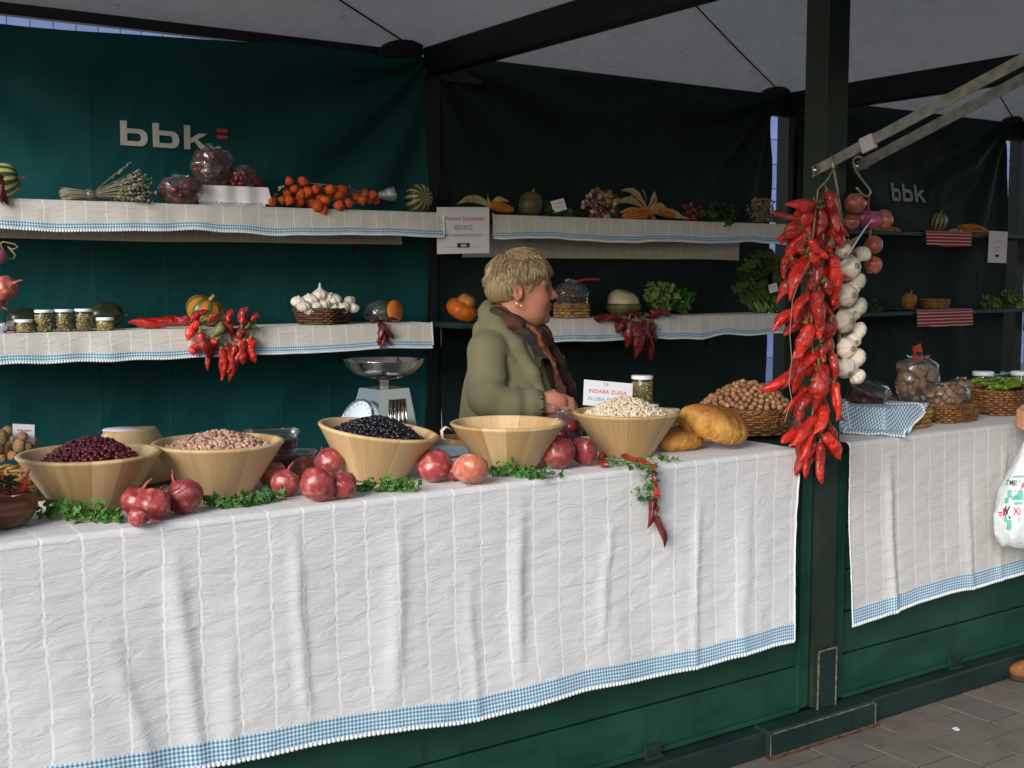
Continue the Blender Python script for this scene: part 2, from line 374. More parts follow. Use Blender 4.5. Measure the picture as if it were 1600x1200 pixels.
MT['chip'] = mat('bare_worn_edge', (0.17, 0.14, 0.09), (0.06, 0.07, 0.05), rough=0.7, vs=60, bump=0.3, contrast=(0.4, 0.55))
MT['rust'] = mat('rusty_steel', (0.16, 0.055, 0.025), (0.05, 0.025, 0.015), rough=0.8, vs=50, bump=0.3)
MT['galv'] = mat('galvanised_steel', (0.34, 0.34, 0.31), (0.22, 0.22, 0.20), rough=0.5, spec=0.5, metal=0.35, vs=26, stretch=(1, 1, 1), bump=0.1, contrast=(0.42, 0.60), detail=8)
MT['wire'] = mat('hook_wire', (0.42, 0.38, 0.30), rough=0.35, metal=0.7)
MT['twine'] = mat('jute_twine', (0.30, 0.24, 0.14), rough=0.9)
MT['bowl'] = wood_bowl_mat('pale_stave_wood', (0.37, 0.215, 0.085), (0.70, 0.50, 0.27), 15)
MT['darkwood'] = mat('dark_walnut', (0.075, 0.022, 0.010), (0.16, 0.060, 0.022), rough=0.25, coat=0.3, vs=9, stretch=(1, 1, 5), detail=3)
MT['red_bean'] = mat('red_bean', (0.17, 0.022, 0.030), (0.075, 0.010, 0.018), rough=0.3, spec=0.5, vs=160, island=0.45)
MT['pinto'] = mat('pinto_bean', (0.52, 0.34, 0.24), (0.28, 0.11, 0.075), rough=0.4, vs=170, island=0.25, contrast=(0.5, 0.62))
MT['black_bean'] = mat('black_bean', (0.012, 0.010, 0.014), rough=0.25, spec=0.5, island=0.6)
MT['white_bean'] = mat('white_bean', (0.68, 0.58, 0.44), (0.60, 0.48, 0.34), rough=0.4, vs=200, island=0.16)
MT['onion'] = skin_veg_mat('red_onion_skin', (0.155, 0.012, 0.020), (0.38, 0.065, 0.062), pale=(0.48, 0.19, 0.14))
MT['onion_pale'] = skin_veg_mat('copper_pink_onion_skin', (0.36, 0.075, 0.040), (0.55, 0.20, 0.13), pale=(0.66, 0.36, 0.30))
MT['onion_hang'] = skin_veg_mat('copper_onion_skin', (0.26, 0.050, 0.035), (0.42, 0.12, 0.075), pale=(0.5, 0.24, 0.15))
MT['onion_violet'] = skin_veg_mat('violet_onion_skin', (0.17, 0.018, 0.060), (0.36, 0.080, 0.16))
MT['husk'] = mat('dry_husk', (0.42, 0.32, 0.17), (0.24, 0.16, 0.08), rough=0.85, vs=50, bump=0.3)
MT['papery'] = mat('papery_onion_skin', (0.40, 0.075, 0.075), (0.22, 0.03, 0.04), rough=0.45, vs=40)
MT['garlic'] = skin_veg_mat('garlic_skin', (0.60, 0.50, 0.38), (0.78, 0.72, 0.62), n=20, rough=0.6, coat=0.0, pale=(0.52, 0.38, 0.30))
MT['garlic_shelf'] = skin_veg_mat('white_garlic_skin', (0.55, 0.50, 0.40), (0.74, 0.70, 0.62), n=20, rough=0.6, coat=0.0)
MT['pepper'] = mat('red_pepper_skin', (0.58, 0.024, 0.008), (0.34, 0.008, 0.006), rough=0.30, spec=0.5, vs=3.2, bump=0.9, bs=7.0, bd=0.012, objvar=0.40, coat=0.5, detail=5)
MT['pepper_dry'] = mat('dried_pepper_skin', (0.17, 0.010, 0.012), (0.08, 0.005, 0.008), rough=0.32, vs=4, bump=0.9, bs=9, bd=0.010, objvar=0.3, coat=0.3)
MT['stalk'] = mat('green_stalk', (0.09, 0.13, 0.035), (0.20, 0.17, 0.06), rough=0.6, vs=60)
MT['leaf'] = mat('parsley_leaf', (0.030, 0.115, 0.016), (0.065, 0.19, 0.030), rough=0.5, vs=25, island=0.35)
MT['leaf_dark'] = mat('dark_leaf', (0.018, 0.045, 0.010), (0.040, 0.080, 0.018), rough=0.5, vs=20, island=0.35)
MT['lettuce'] = mat('lettuce_leaf', (0.085, 0.15, 0.030), (0.16, 0.23, 0.05), rough=0.5, vs=20, island=0.3)
MT['stem'] = mat('pale_green_stem', (0.16, 0.26, 0.07), rough=0.5)
MT['wicker'] = mat('brown_wicker', (0.24, 0.105, 0.030), (0.12, 0.045, 0.014), rough=0.4, spec=0.5, vs=45, island=0.2)
MT['wicker_dark'] = mat('dark_wicker', (0.11, 0.045, 0.016), (0.05, 0.020, 0.010), rough=0.5, vs=45, island=0.25)
MT['straw'] = mat('straw_splint', (0.34, 0.20, 0.065), (0.22, 0.12, 0.035), rough=0.55, vs=30, island=0.25)
MT['hazel'] = mat('hazelnut_shell', (0.27, 0.105, 0.035), (0.42, 0.24, 0.13), rough=0.4, vs=1.6, objvar=0.35, stretch=(1, 1, 0.6))
MT['walnut'] = mat('walnut_shell', (0.36, 0.22, 0.11), (0.20, 0.11, 0.05), rough=0.7, vs=4, bump=0.9, bs=5, bd=0.008, objvar=0.25)
MT['bread'] = None
MT['paper'] = mat('white_paper', (0.74, 0.73, 0.77), rough=0.7)
MT['paper_dim'] = mat('laminated_paper', (0.66, 0.63, 0.68), rough=0.35)
MT['ink_red'] = mat('red_ink', (0.55, 0.06, 0.11), rough=0.7)
MT['ink_grey'] = mat('grey_ink', (0.20, 0.20, 0.24), rough=0.7)
MT['ink_blue'] = mat('blue_ink', (0.16, 0.40, 0.58), rough=0.7)
MT['ink_black'] = mat('black_ink', (0.02, 0.02, 0.025), rough=0.7)
MT['ink_green'] = mat('dark_green_ink', (0.015, 0.075, 0.075), rough=0.6)
MT['logo'] = mat('grey_white_print', (0.52, 0.52, 0.50), (0.46, 0.46, 0.44), rough=0.6, vs=8)
MT['logo_dim'] = mat('worn_grey_print', (0.36, 0.36, 0.35), (0.24, 0.24, 0.24), rough=0.6, vs=8)
MT['logo_red'] = mat('red_print', (0.42, 0.05, 0.03), rough=0.6)
MT['steel'] = mat('polished_steel', (0.52, 0.50, 0.47), rough=0.20, metal=1.0)
MT['dialglass'] = mat('dial_face', (0.62, 0.72, 0.80), rough=0.15, coat=0.6)
MT['lid'] = mat('white_lid', (0.78, 0.80, 0.82), rough=0.35, coat=0.2)
MT['film'] = clear_film('clear_plastic_film')
MT['glass'] = clear_film('jar_glass', (0.93, 0.95, 0.93), 0.015, False)
MT['seed'] = mat('mixed_seed', (0.42, 0.32, 0.13), (0.22, 0.16, 0.06), rough=0.6, vs=150, island=0.45)
MT['jam'] = mat('dark_red_preserve', (0.11, 0.016, 0.008), (0.06, 0.008, 0.005), rough=0.25, vs=40)
MT['physalis'] = mat('orange_paper_lantern', (0.58, 0.10, 0.012), (0.42, 0.055, 0.008), rough=0.55, vs=2.5, objvar=0.25, bump=0.4, bs=5, bd=0.006)
MT['foil'] = mat('crumpled_foil', (0.72, 0.72, 0.74), rough=0.22, metal=0.9, bump=0.9, bs=60, bd=0.01)
MT['pumpkin'] = mat('orange_pumpkin', (0.52, 0.12, 0.012), (0.38, 0.07, 0.008), rough=0.4, vs=25, bump=0.2, bs=40)
MT['pumpkin_green'] = mat('mottled_turban', (0.16, 0.14, 0.035), (0.46, 0.14, 0.02), rough=0.5, vs=35)
MT['squash_cut'] = mat('squash_flesh', (0.66, 0.21, 0.035), (0.58, 0.16, 0.02), rough=0.4, vs=30)
MT['gourd_green'] = stripe_gourd_mat('striped_gourd', (0.030, 0.050, 0.014), (0.36, 0.35, 0.14), 12, 0.62)
MT['gourd_orange'] = stripe_gourd_mat('green_orange_gourd', (0.07, 0.12, 0.02), (0.46, 0.15, 0.02), 9, 0.45)
MT['gourd_white'] = mat('white_squash', (0.42, 0.36, 0.24), (0.36, 0.29, 0.17), rough=0.5, vs=20)
MT['zucchini'] = mat('dark_squash', (0.010, 0.018, 0.010), (0.03, 0.042, 0.016), rough=0.3, vs=25, coat=0.2)
MT['corn'] = mat('corn_kernel', (0.50, 0.20, 0.02), (0.36, 0.10, 0.01), rough=0.35, vs=60, island=0.25)
MT['cornhusk'] = mat('corn_husk', (0.46, 0.37, 0.20), (0.30, 0.22, 0.11), rough=0.8, vs=30, stretch=(1, 1, 0.3), bump=0.3)
MT['dull_gourd'] = mat('dull_green_rind', (0.055, 0.060, 0.015), (0.10, 0.095, 0.025), rough=0.5, vs=25)
MT['herb'] = mat('dried_herb', (0.26, 0.24, 0.16), (0.17, 0.16, 0.12), rough=0.9, vs=40, island=0.4)
MT['herb_pale'] = mat('dried_straw_flower', (0.33, 0.29, 0.20), (0.22, 0.18, 0.12), rough=0.9, vs=40, island=0.35)
MT['petal'] = None
MT['redcloth'] = None
# ------------------------------------------------------------------ the setting: ground and paving
TOP = 0.925                       # counter cloth surface
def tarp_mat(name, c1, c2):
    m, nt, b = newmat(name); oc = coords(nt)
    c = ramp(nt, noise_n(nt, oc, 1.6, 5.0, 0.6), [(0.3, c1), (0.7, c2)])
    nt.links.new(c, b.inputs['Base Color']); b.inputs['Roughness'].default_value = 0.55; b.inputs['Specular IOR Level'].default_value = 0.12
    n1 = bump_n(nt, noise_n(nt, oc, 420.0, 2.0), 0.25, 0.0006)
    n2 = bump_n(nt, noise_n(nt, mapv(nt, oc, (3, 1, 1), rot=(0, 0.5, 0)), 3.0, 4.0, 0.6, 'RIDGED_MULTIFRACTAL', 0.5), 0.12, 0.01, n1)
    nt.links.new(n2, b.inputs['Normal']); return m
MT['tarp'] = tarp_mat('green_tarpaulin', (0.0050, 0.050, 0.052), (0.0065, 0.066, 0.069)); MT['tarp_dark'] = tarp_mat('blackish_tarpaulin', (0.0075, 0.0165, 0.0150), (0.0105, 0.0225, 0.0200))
def paver_mat():
    m, nt, b = newmat('concrete_paver'); oc = coords(nt); oi = nt.nodes.new('ShaderNodeObjectInfo')
    g = nt.nodes.new('ShaderNodeNewGeometry'); pos = g.outputs['Position']
    w = oi.outputs['Random']
    tint = ramp(nt, w, [(0.0, (0.190, 0.168, 0.132)), (0.4, (0.210, 0.165, 0.130)), (0.7, (0.160, 0.144, 0.122)), (1.0, (0.225, 0.196, 0.150))])
    sp = noise_n(nt, pos, 320.0, 3.0); st = noise_n(nt, pos, 7.0, 5.0)
    c = mix(nt, math_n(nt, 'MULTIPLY', sp, 0.55), tint, (0.05, 0.045, 0.04)); c = mix(nt, math_n(nt, 'MULTIPLY', ramp(nt, st, [(0.45, 0.0), (0.7, 1.0)]), 0.45), c, (0.055, 0.050, 0.044))
    nt.links.new(c, b.inputs['Base Color']); b.inputs['Roughness'].default_value = 0.8
    nt.links.new(bump_n(nt, noise_n(nt, pos, 140.0, 4.0), 0.5, 0.002), b.inputs['Normal']); return m
MT['paver'] = paver_mat()
def far_paving():
    m, nt, b = newmat('paved_ground'); g = nt.nodes.new('ShaderNodeNewGeometry'); v = mapv(nt, g.outputs['Position'], (1, 1, 1), rot=(0, 0, math.pi/2))
    bt = nt.nodes.new('ShaderNodeTexBrick'); nt.links.new(v, bt.inputs['Vector']); bt.inputs['Scale'].default_value = 1.0; bt.inputs['Brick Width'].default_value = 0.2055; bt.inputs['Row Height'].default_value = 0.1625; bt.inputs['Mortar Size'].default_value = 0.004
    bt.inputs['Color1'].default_value = (0.165, 0.150, 0.128, 1); bt.inputs['Color2'].default_value = (0.195, 0.172, 0.145, 1); bt.inputs['Mortar'].default_value = (0.07, 0.06, 0.05, 1)
    c = mix(nt, math_n(nt, 'MULTIPLY', noise_n(nt, g.outputs['Position'], 5.0, 6.0), 0.5), bt.outputs[0], (0.09, 0.08, 0.07)); nt.links.new(c, b.inputs['Base Color']); b.inputs['Roughness'].default_value = 0.85; return m
MT['joint'] = mat('sandy_joint_ground', (0.030, 0.025, 0.020), (0.055, 0.047, 0.037), rough=0.95, vs=30, bump=0.5, bs=200)
gp = np.array([[(-60, -60, -0.012), (-60, 60, -0.012)], [(60, -60, -0.012), (60, 60, -0.012)]])
ground = struct(obj('ground', grid_mesh('ground', gp), far_paving()))
bed = np.array([[(-3, -3, -0.0030), (-3, 0.3, -0.0030)], [(9, -3, -0.0030), (9, 0.3, -0.0030)]]); struct(obj('paving_bed', grid_mesh('paving_bed', bed), MT['joint']))
pav_meshes = []
for k in range(6):
    g = G(); g.box((0, 0, -0.02), (0.1575+random.uniform(-.002, .001), 0.2005+random.uniform(-.003, .001), 0.036)); g.jitter(0.0012, 30, k*3.1); pav_meshes.append(g.mesh('paver', False)); pav_meshes[-1].materials.append(MT['paver'])
n_pav = 0
for i in range(-16, 34):
    x = 2.885+0.1625*(i+0.5); off = random.uniform(-0.02, 0.02)+(0.10 if i % 2 else 0.0)
    for j in range(-12, 14):
        y = -0.03+off+0.2055*j
        if y > 0.10: continue
        p = Vector((x, y, 0)); d = p-CAM; f = d.dot(cf)
        if f < 0.5: continue
        px = 800+FPX*d.dot(cr)/f; py = 600-FPX*d.dot(cu)/f
        if not (-150 < px < 2100 and py < 1500) or n_pav > 300: continue
        n_pav += 1
        o = bpy.data.objects.new('paver', random.choice(pav_meshes)); COL.objects.link(o); o.parent = ground
        o.location = (x, y, 0.0022+random.uniform(-0.0012, 0.0012)); o.rotation_euler = (random.uniform(-.006, .006), random.uniform(-.006, .006), random.choice((0, math.pi))+random.uniform(-.012, .012))

# ------------------------------------------------------------------ stall frames (three bays side by side)
PX = (0.28, 2.81, 5.26, 7.56)      # left faces of the posts
YB = 2.46; EAVE = 2.46; PW = 0.09
def canopy_mat():
    m, nt, b = newmat('white_canopy_sheet'); oc = coords(nt); out = nt.nodes['Material Output']
    st = noise_n(nt, oc, 9.0, 6.0, 0.65); sp = noise_n(nt, mapv(nt, oc, (14, 14, 30)), 1.0, 5.0, 0.7)
    c = ramp(nt, st, [(0.3, (0.60, 0.58, 0.55)), (0.7, (0.70, 0.68, 0.65))]); c = mix(nt, ramp(nt, sp, [(0.63, 0.0), (0.70, 0.40)]), c, (0.13, 0.10, 0.075))
    nt.links.new(c, b.inputs['Base Color']); b.inputs['Roughness'].default_value = 0.6
    t = N(nt, 'ShaderNodeBsdfTranslucent'); nt.links.new(c, t.inputs[0]); mx = N(nt, 'ShaderNodeMixShader'); mx.inputs[0].default_value = 0.23
    nt.links.new(b.outputs[0], mx.inputs[1]); nt.links.new(t.outputs[0], mx.inputs[2]); nt.links.new(mx.outputs[0], out.inputs[0]); return m
MT['canopy'] = canopy_mat()
BOARD = 0.139
stall_words = ['market stall with bean counter, dark green posts and white canopy', 'neighbouring market stall to the right of the front post', 'dark far stall beyond the second back post']
for b in range(3):
    x0 = PX[b]; x1 = PX[b+1]
    st = thing('market_stall', stall_words[b], 'stall', (x0, 0, 0), group='green market stalls in a row')
    L = lambda x, y, z: (x-x0, y, z)
    posts = [(x1, 0.0), (x1, YB-0.02)] + ([(x0, 0.0), (x0, YB-0.02)] if b == 0 else [])
    for (x, y) in posts:
        g = G(); g.box(L(x+PW/2, y+PW/2, (EAVE+0.085)/2), (PW, PW, EAVE-0.085), bev=0.006)
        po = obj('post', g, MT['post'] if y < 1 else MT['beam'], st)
        if y < 1:   # welded foot sleeve with worn edges
            g = G(); g.box(L(x+PW/2, y-0.008, 0.085+0.095), (PW*0.92, 0.012, 0.19), bev=0.004); obj('post_sleeve', g, MT['paint_dark'], po)
            g = G()
            for sx in (-1, 1): g.box(L(x+PW/2+sx*PW*0.46, y-0.0155, 0.085+0.095), (0.004, 0.004, 0.185))
            g.box(L(x+PW/2, y-0.0155, 0.085+0.19), (PW*0.9, 0.004, 0.005)); g.jitter(0.0015, 120); obj('worn_edge', g, MT['chip'], po)
            g = G(); g.box(L(x-0.01, -0.02, 0.042), (0.485, 0.075, 0.084), bev=0.008); fo = obj('post_foot', g, MT['paint_dark'], st)
            g = G()
            for sx in (-1, 1): g.box(L(x-0.01+sx*0.238, -0.0585, 0.042), (0.004, 0.003, 0.07))
            for sz in (0.006, 0.078): g.box(L(x-0.01, -0.0585, sz), (0.46, 0.003, 0.004))
            g.jitter(0.0018, 90); obj('worn_edge', g, MT['chip'], fo)
            g = G(); g.box(L(x-0.01, -0.030, 0.002), (0.50, 0.075, 0.006)); g.jitter(0.001, 50); obj('rust_line', g, MT['rust'], fo)
    # sill between the feet
    fa = (x0-0.01+0.245) if True else x0; fb = x1-0.01-0.245
    g = G(); g.box(L((fa+fb)/2, -0.006, 0.042), (fb-fa, 0.07, 0.078), bev=0.006); obj('sill_beam', g, MT['paint_dark'], st)
    # front panel of horizontal boards
    pa = x0+PW+0.012; pb = x1-0.012
    for s_, xx in ((-1, pa+0.022), (1, pb-0.022)):
        g = G(); g.box(L(xx, 0.030, 0.09+0.405), (0.044, 0.034, 0.81), bev=0.004); obj('panel_stile', g, MT['paint'], st)
    for k in range(6):
        g = G(); g.box(L((pa+pb)/2, 0.032, 0.088+BOARD*(k+0.5)), (pb-pa-0.09, 0.020, BOARD-0.005), bev=0.004)
        obj('board', g, MT['paint'], st)
    g = G(); g.box(L((pa+pb)/2, 0.05, 0.50), (pb-pa-0.03, 0.012, 0.80)); obj('panel_backing', g, MT['paint_dark'], st)
    g = G(); g.box(L((pa+pb)/2, 0.013, 0.094), (pb-pa-0.09, 0.012, 0.014), bev=0.002); obj('panel_lip', g, MT['paint'], st)
    for xx in (x0+0.72, x1-0.66):
        g = G(); g.box(L(xx, 0.002, 0.100), (0.055, 0.012, 0.040), bev=0.003); g.tube([L(xx-0.03, -0.006, 0.084), L(xx+0.03, -0.006, 0.084)], 0.007); obj('hinge', g, MT['paint_dark'], st)
    g = G(); g.box(L((pa+pb)/2, 0.33, 0.905), (pb-pa, 0.66, 0.026), bev=0.006); obj('counter_top', g, MT['paint_dark'], st)
    g = G(); g.box(L(x1+PW/2, 0.385, 0.903), (PW+0.02, 0.55, 0.022)); obj('counter_infill', g, MT['paint_dark'], st)
    # eaves, ties and corner plates
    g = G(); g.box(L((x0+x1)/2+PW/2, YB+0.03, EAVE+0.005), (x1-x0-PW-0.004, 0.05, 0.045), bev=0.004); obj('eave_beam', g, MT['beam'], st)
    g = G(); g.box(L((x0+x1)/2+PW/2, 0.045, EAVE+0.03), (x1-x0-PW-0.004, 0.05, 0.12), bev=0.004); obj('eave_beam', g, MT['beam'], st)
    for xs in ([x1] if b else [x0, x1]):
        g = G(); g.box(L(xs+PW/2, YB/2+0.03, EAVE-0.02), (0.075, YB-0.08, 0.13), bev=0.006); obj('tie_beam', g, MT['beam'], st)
    for sx, xs in ((1, x0+PW), (-1, x1)):
        g = G(); V = [(xs+sx*0.002, YB+0.005, EAVE-0.10)]; n = 8
        for k in range(n+1):
            a = math.pi/2*k/n; V.append((xs+sx*(0.002+0.24*math.cos(a)**0.6), YB+0.005, EAVE-0.10+0.17*math.sin(a)**0.6))
        V2 = [(x, y-0.03, z) for x, y, z in V]; m = len(V); allv = [L(*v) for v in V+V2]
        F = [tuple(range(m)), tuple(range(2*m-1, m-1, -1))]+[(i, (i+1) % m, m+(i+1) % m, m+i) for i in range(m)]
        g.add(allv, F); obj('corner_plate', g, MT['beam'], st, smooth=False)
    # raised front flap of boards, held up by the struts
    for k in range(5):
        ya_ = -0.04-0.23*k; yb_ = ya_-0.225; zz = lambda y: EAVE+0.10+y*0.36
        g = G(); V = [L(x0+PW+0.01, ya_, zz(ya_)), L(x1-0.01, ya_, zz(ya_)), L(x1-0.01, yb_, zz(yb_)), L(x0+PW+0.01, yb_, zz(yb_))]; g.add(V+[(v[0], v[1], v[2]+0.02) for v in V], [(0, 3, 2, 1), (4, 5, 6, 7), (0, 1, 5, 4), (1, 2, 6, 5), (2, 3, 7, 6), (3, 0, 4, 7)]); obj('flap_board', g, MT['paint'], st, smooth=False)
    # hipped canopy: the ridge runs from back to front
    zc = EAVE+0.03; rise = 0.42; inset = 0.40; xm = (x0+x1+PW)/2; ca, cb = x0+0.02, x1+PW-0.02; cy0, cy1 = 0.03, YB+0.06
    r0 = (xm, cy0+inset, zc+rise); r1 = (xm, cy1-inset, zc+rise)
    def patch(g, A, B, C_, D_, n=14):
        P = []
        for i in range(n+1):
            for j in range(n+1):
                u, v = i/n, j/n
                p = (Vector(A)*(1-u)+Vector(B)*u)*(1-v)+(Vector(D_)*(1-u)+Vector(C_)*u)*v
                sag = 0.035*math.sin(math.pi*v)*math.sin(math.pi*u)
                p.z -= sag; P.append(L(*p))
        g.add(P, [(i*(n+1)+j, (i+1)*(n+1)+j, (i+1)*(n+1)+j+1, i*(n+1)+j+1) for i in range(n) for j in range(n)])
    g = G()
    patch(g, (ca, cy1, zc), (cb, cy1, zc), r1, r1); patch(g, (cb, cy0, zc), (ca, cy0, zc), r0, r0)
    patch(g, (ca, cy0, zc), (ca, cy1, zc), r1, r0); patch(g, (cb, cy1, zc), (cb, cy0, zc), r0, r1)
    cn = obj('canopy', g, MT['canopy'], st)
    for A, B in (((ca, cy1, zc), r1), ((cb, cy1, zc), r1), ((ca, cy0, zc), r0), ((cb, cy0, zc), r0)):
        g = G(); g.tube([L(A[0]+(B[0]-A[0])*t, A[1]+(B[1]-A[1])*t, A[2]+(B[2]-A[2])*t-0.008-0.012*math.sin(math.pi*t)) for t in (0, .2, .4, .6, .8, 1)], 0.0045, 5)
        obj('hip_seam', g, MT['beam'], cn)
    for A in ((x0+PW+0.02, YB+0.01, EAVE+0.05), (x1-0.03, YB+0.01, EAVE+0.05)):
        g = G(); g.box(L(*A), (0.06, 0.05, 0.07), Matrix.Rotation(0.5, 3, 'Y'), bev=0.01); obj('hip_bracket', g, MT['beam'], st)

# ------------------------------------------------------------------ tarpaulin back walls with printed lettering
def tarp_fn(seed, xa, xb, zt, zb, sag=0.0, bright=1.0):
    def f(x, z):
        u = (x-xa)/(xb-xa); y = YB-0.035
        y += 0.010*vnoise(x*3.1+seed*3, 0.0, 0.1) + 0.030*vnoise(x*1.3+seed, z*0.7, 0.3)
        # tension folds running out of the upper corners
        for cx_, s in ((xb, -1), (xa, 1)):
            dx = (x-cx_)*s; dz = zt-z; a = math.atan2(dz, dx+0.02); r = math.hypot(dx, dz)
            y += 0.024*math.sin(a*13+seed*2+1.5*vnoise(x*2, z*2, seed))*math.exp(-((r-0.55)/0.55)**2)
        cr_ = ((x+0.07*seed+0.10*math.sin(x*2.3+seed)+0.012*vnoise(z*1.5, seed)) % 0.285)-0.14; y += -0.0018*math.exp(-(cr_/0.007)**2)*(0.6+vnoise(x*3, z*0.8, seed)); cz_ = ((z+0.3) % 0.62)-0.31; y += -0.0016*math.exp(-(cz_/0.007)**2) + 0.012*vnoise(x*3+z*2.2+seed, z*3.2-x*1.5, 2.0)+0.006*abs(vnoise(x*6+seed, z*3.5-x*3, 4.0))
        return y
    return f
def tarp(name, xa, xb, zt, zb, seed, label, top=None, nu=260, nz=200, matk='tarp_dark'):
    f = tarp_fn(seed, xa, xb, zt, zb); P = np.zeros((nu, nz, 3))
    for i in range(nu):
        x = xa+(xb-xa)*i/(nu-1); t = top(x) if top else zt
        for j in range(nz):
            z = zb+(t-zb)*j/(nz-1); P[i, j] = (x, f(x, z), z)
    o = tag(obj(name, grid_mesh(name, P), MT[matk]), label, 'tarpaulin', 'green tarpaulin back walls'); return o, f
def sag_top(x):
    u = min(max((x-0.35)/(2.05-0.35), 0), 1); return EAVE-0.012-0.062*math.sin(math.pi*min(1, 0.45+u*0.55))**0.8
ban1, bf1 = tarp('back_tarpaulin', 0.35, PX[1]+0.01, EAVE-0.01, 0.05, 1.3, 'bright green tarpaulin with large printed letters behind the bean counter', sag_top, matk='tarp', nu=420, nz=240)
g1x = at(1203, 300, y=YB-0.03).x
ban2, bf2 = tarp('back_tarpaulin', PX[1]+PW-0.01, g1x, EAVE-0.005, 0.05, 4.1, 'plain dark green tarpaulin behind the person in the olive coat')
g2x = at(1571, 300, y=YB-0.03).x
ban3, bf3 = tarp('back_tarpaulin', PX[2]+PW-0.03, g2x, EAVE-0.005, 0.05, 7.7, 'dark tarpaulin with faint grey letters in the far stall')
def glyph_b():
    w, H, xh, s, t = 1.08, 1.0, 0.70, 0.27, 0.19; out = [[(0, 0), (s, 0), (s, H), (0, H)]]
    def arc(x1, ya, yb, r, n=7):
        pts = [(s, yb)]
        for k in range(n+1): a = math.pi/2-math.pi/2*k/n; pts.append((x1-r+r*math.cos(a), yb-r+r*math.sin(a)))
        for k in range(n+1): a = -math.pi/2*k/n; pts.append((x1-r+r*math.cos(a), ya+r+r*math.sin(a)))
        pts.append((s, ya)); return pts
    o = arc(w, 0, xh, 0.30); i = arc(w-s, t, xh-t, 0.13)
    for k in range(len(o)-1): out.append([o[k], i[k], i[k+1], o[k+1]])
    return out, w
def glyph_k():
    s = 0.27; out = [[(0, 0), (s, 0), (s, 1), (0, 1)], [(s, 0.26), (s+0.16, 0.34), (s+0.72, 0.70), (s+0.36, 0.70), (s, 0.46)], [(s+0.17, 0.345), (s+0.30, 0.44), (s+0.80, 0.0), (s+0.44, 0.0)]]
    return out, 1.07
def lettering(parent, f, px0, py0, px1, py1, matr, slack=1.0):
    A = at(px0, py0, y=YB-0.04); B = at(px1, py1, y=YB-0.04); h = A.z-B.z; w = B.x-A.x
    gb, wb = glyph_b(); gk, wk = glyph_k(); tot = wb*2+wk+0.20*2; sx = w/tot; g = G(); x = 0
    for polys, ww in ((gb, wb), (gb, wb), (gk, wk)):
        for pl in polys:
            # subdivide towards the cloth surface
            V = [(A.x+(x+px)*sx, f(A.x+(x+px)*sx, B.z+pz*h)-0.006, B.z+pz*h) for px, pz in pl]
            g.add(V, [tuple(range(len(V)))])
        x += ww+0.20
    o = obj('lettering', g, matr, parent, smooth=False); return A, B
A_, B_ = lettering(ban1, bf1, 187, 188, 329, 235, MT['logo'])
g = G(); p0 = at(340, 200, y=YB-0.04); p1 = at(357, 218, y=YB-0.04); hh = (p0.z-p1.z)
for k in (0, 1):
    za = p0.z-k*hh*0.62; zb_ = za-hh*0.34
    g.add([(p0.x, bf1(p0.x, za)-0.007, za), (p1.x, bf1(p1.x, za)-0.007, za), (p1.x, bf1(p1.x, zb_)-0.007, zb_), (p0.x, bf1(p0.x, zb_)-0.007, zb_)], [(0, 3, 2, 1)])
obj('red_bars', g, MT['logo_red'], ban1, smooth=False)
lettering(ban3, bf3, 1397, 285, 1450, 316, MT['logo_dim'])

# tiled building seen through the gaps
MT['tile'] = mat('blue_glazed_tile', (0.16, 0.215, 0.44), (0.21, 0.27, 0.50), rough=0.35, vs=3, objvar=0.12)
MT['tilegap'] = mat('pale_tile_joint', (0.62, 0.64, 0.68), rough=0.8)
bw = thing('tiled_building', 'blue tiled building wall glimpsed through gaps between the tarpaulins', 'building', (5, 6, 0))
g = G(); g.box((0.5, 0.2, 2.6), (15, 0.36, 5.2)); obj('wall', g, MT['tilegap'], bw)
g = G(); g.box((0, -0.006, 0), (0.142, 0.02, 0.236), bev=0.004); tile_me = g.mesh('tile', False); tile_me.materials.append(MT['tile'])
for (pa, pb, qa, qb) in ((-60, 420, -10, 95), (1170, 1235, 150, 620), (1545, 1605, 120, 560)):
    xa = at(pa, 300, y=6).x; xb = at(pb, 300, y=6).x; zt = at(800, qa, y=6).z; zb_ = at(800, qb, y=6).z
    xk = math.floor(xa/0.148)*0.148
    while xk < xb:
        zk = math.floor(zb_/0.242)*0.242
        while zk < zt:
            o = bpy.data.objects.new('tile', tile_me); COL.objects.link(o); o.parent = bw; o.location = (xk-5, 0.017, zk); zk += 0.242
        xk += 0.148
# ------------------------------------------------------------------ tablecloths
def batch(V0, F0, mats):
    V0 = np.asarray(V0); F0 = np.asarray(F0); n = len(V0); Vs = []; Fs = []
    for i, (Rm, t, s) in enumerate(mats):
        Vs.append((V0*np.asarray(s))@np.asarray(Rm).T+np.asarray(t)); Fs.append(F0+n*i)
    return np.concatenate(Vs), np.concatenate(Fs)
def tri(F):
    out = []
    for f in F:
        for k in range(1, len(f)-1): out.append((f[0], f[k], f[k+1]))
    return out
_b = G(); _b.ell((0, 0, 0), (1, 1, 1), seg=8, rings=5); BEAD_V, BEAD_F = np.array(_b.V), np.array(tri(_b.F))
_b = G(); _b.ell((0, 0, 0), (1, 1, 1), seg=6, rings=4); BEAD6_V, BEAD6_F = np.array(_b.V), np.array(tri(_b.F))
def rrot():
    from mathutils import Quaternion
    q = Quaternion([random.gauss(0, 1) for _ in range(4)]); q.normalize(); return q.to_matrix()
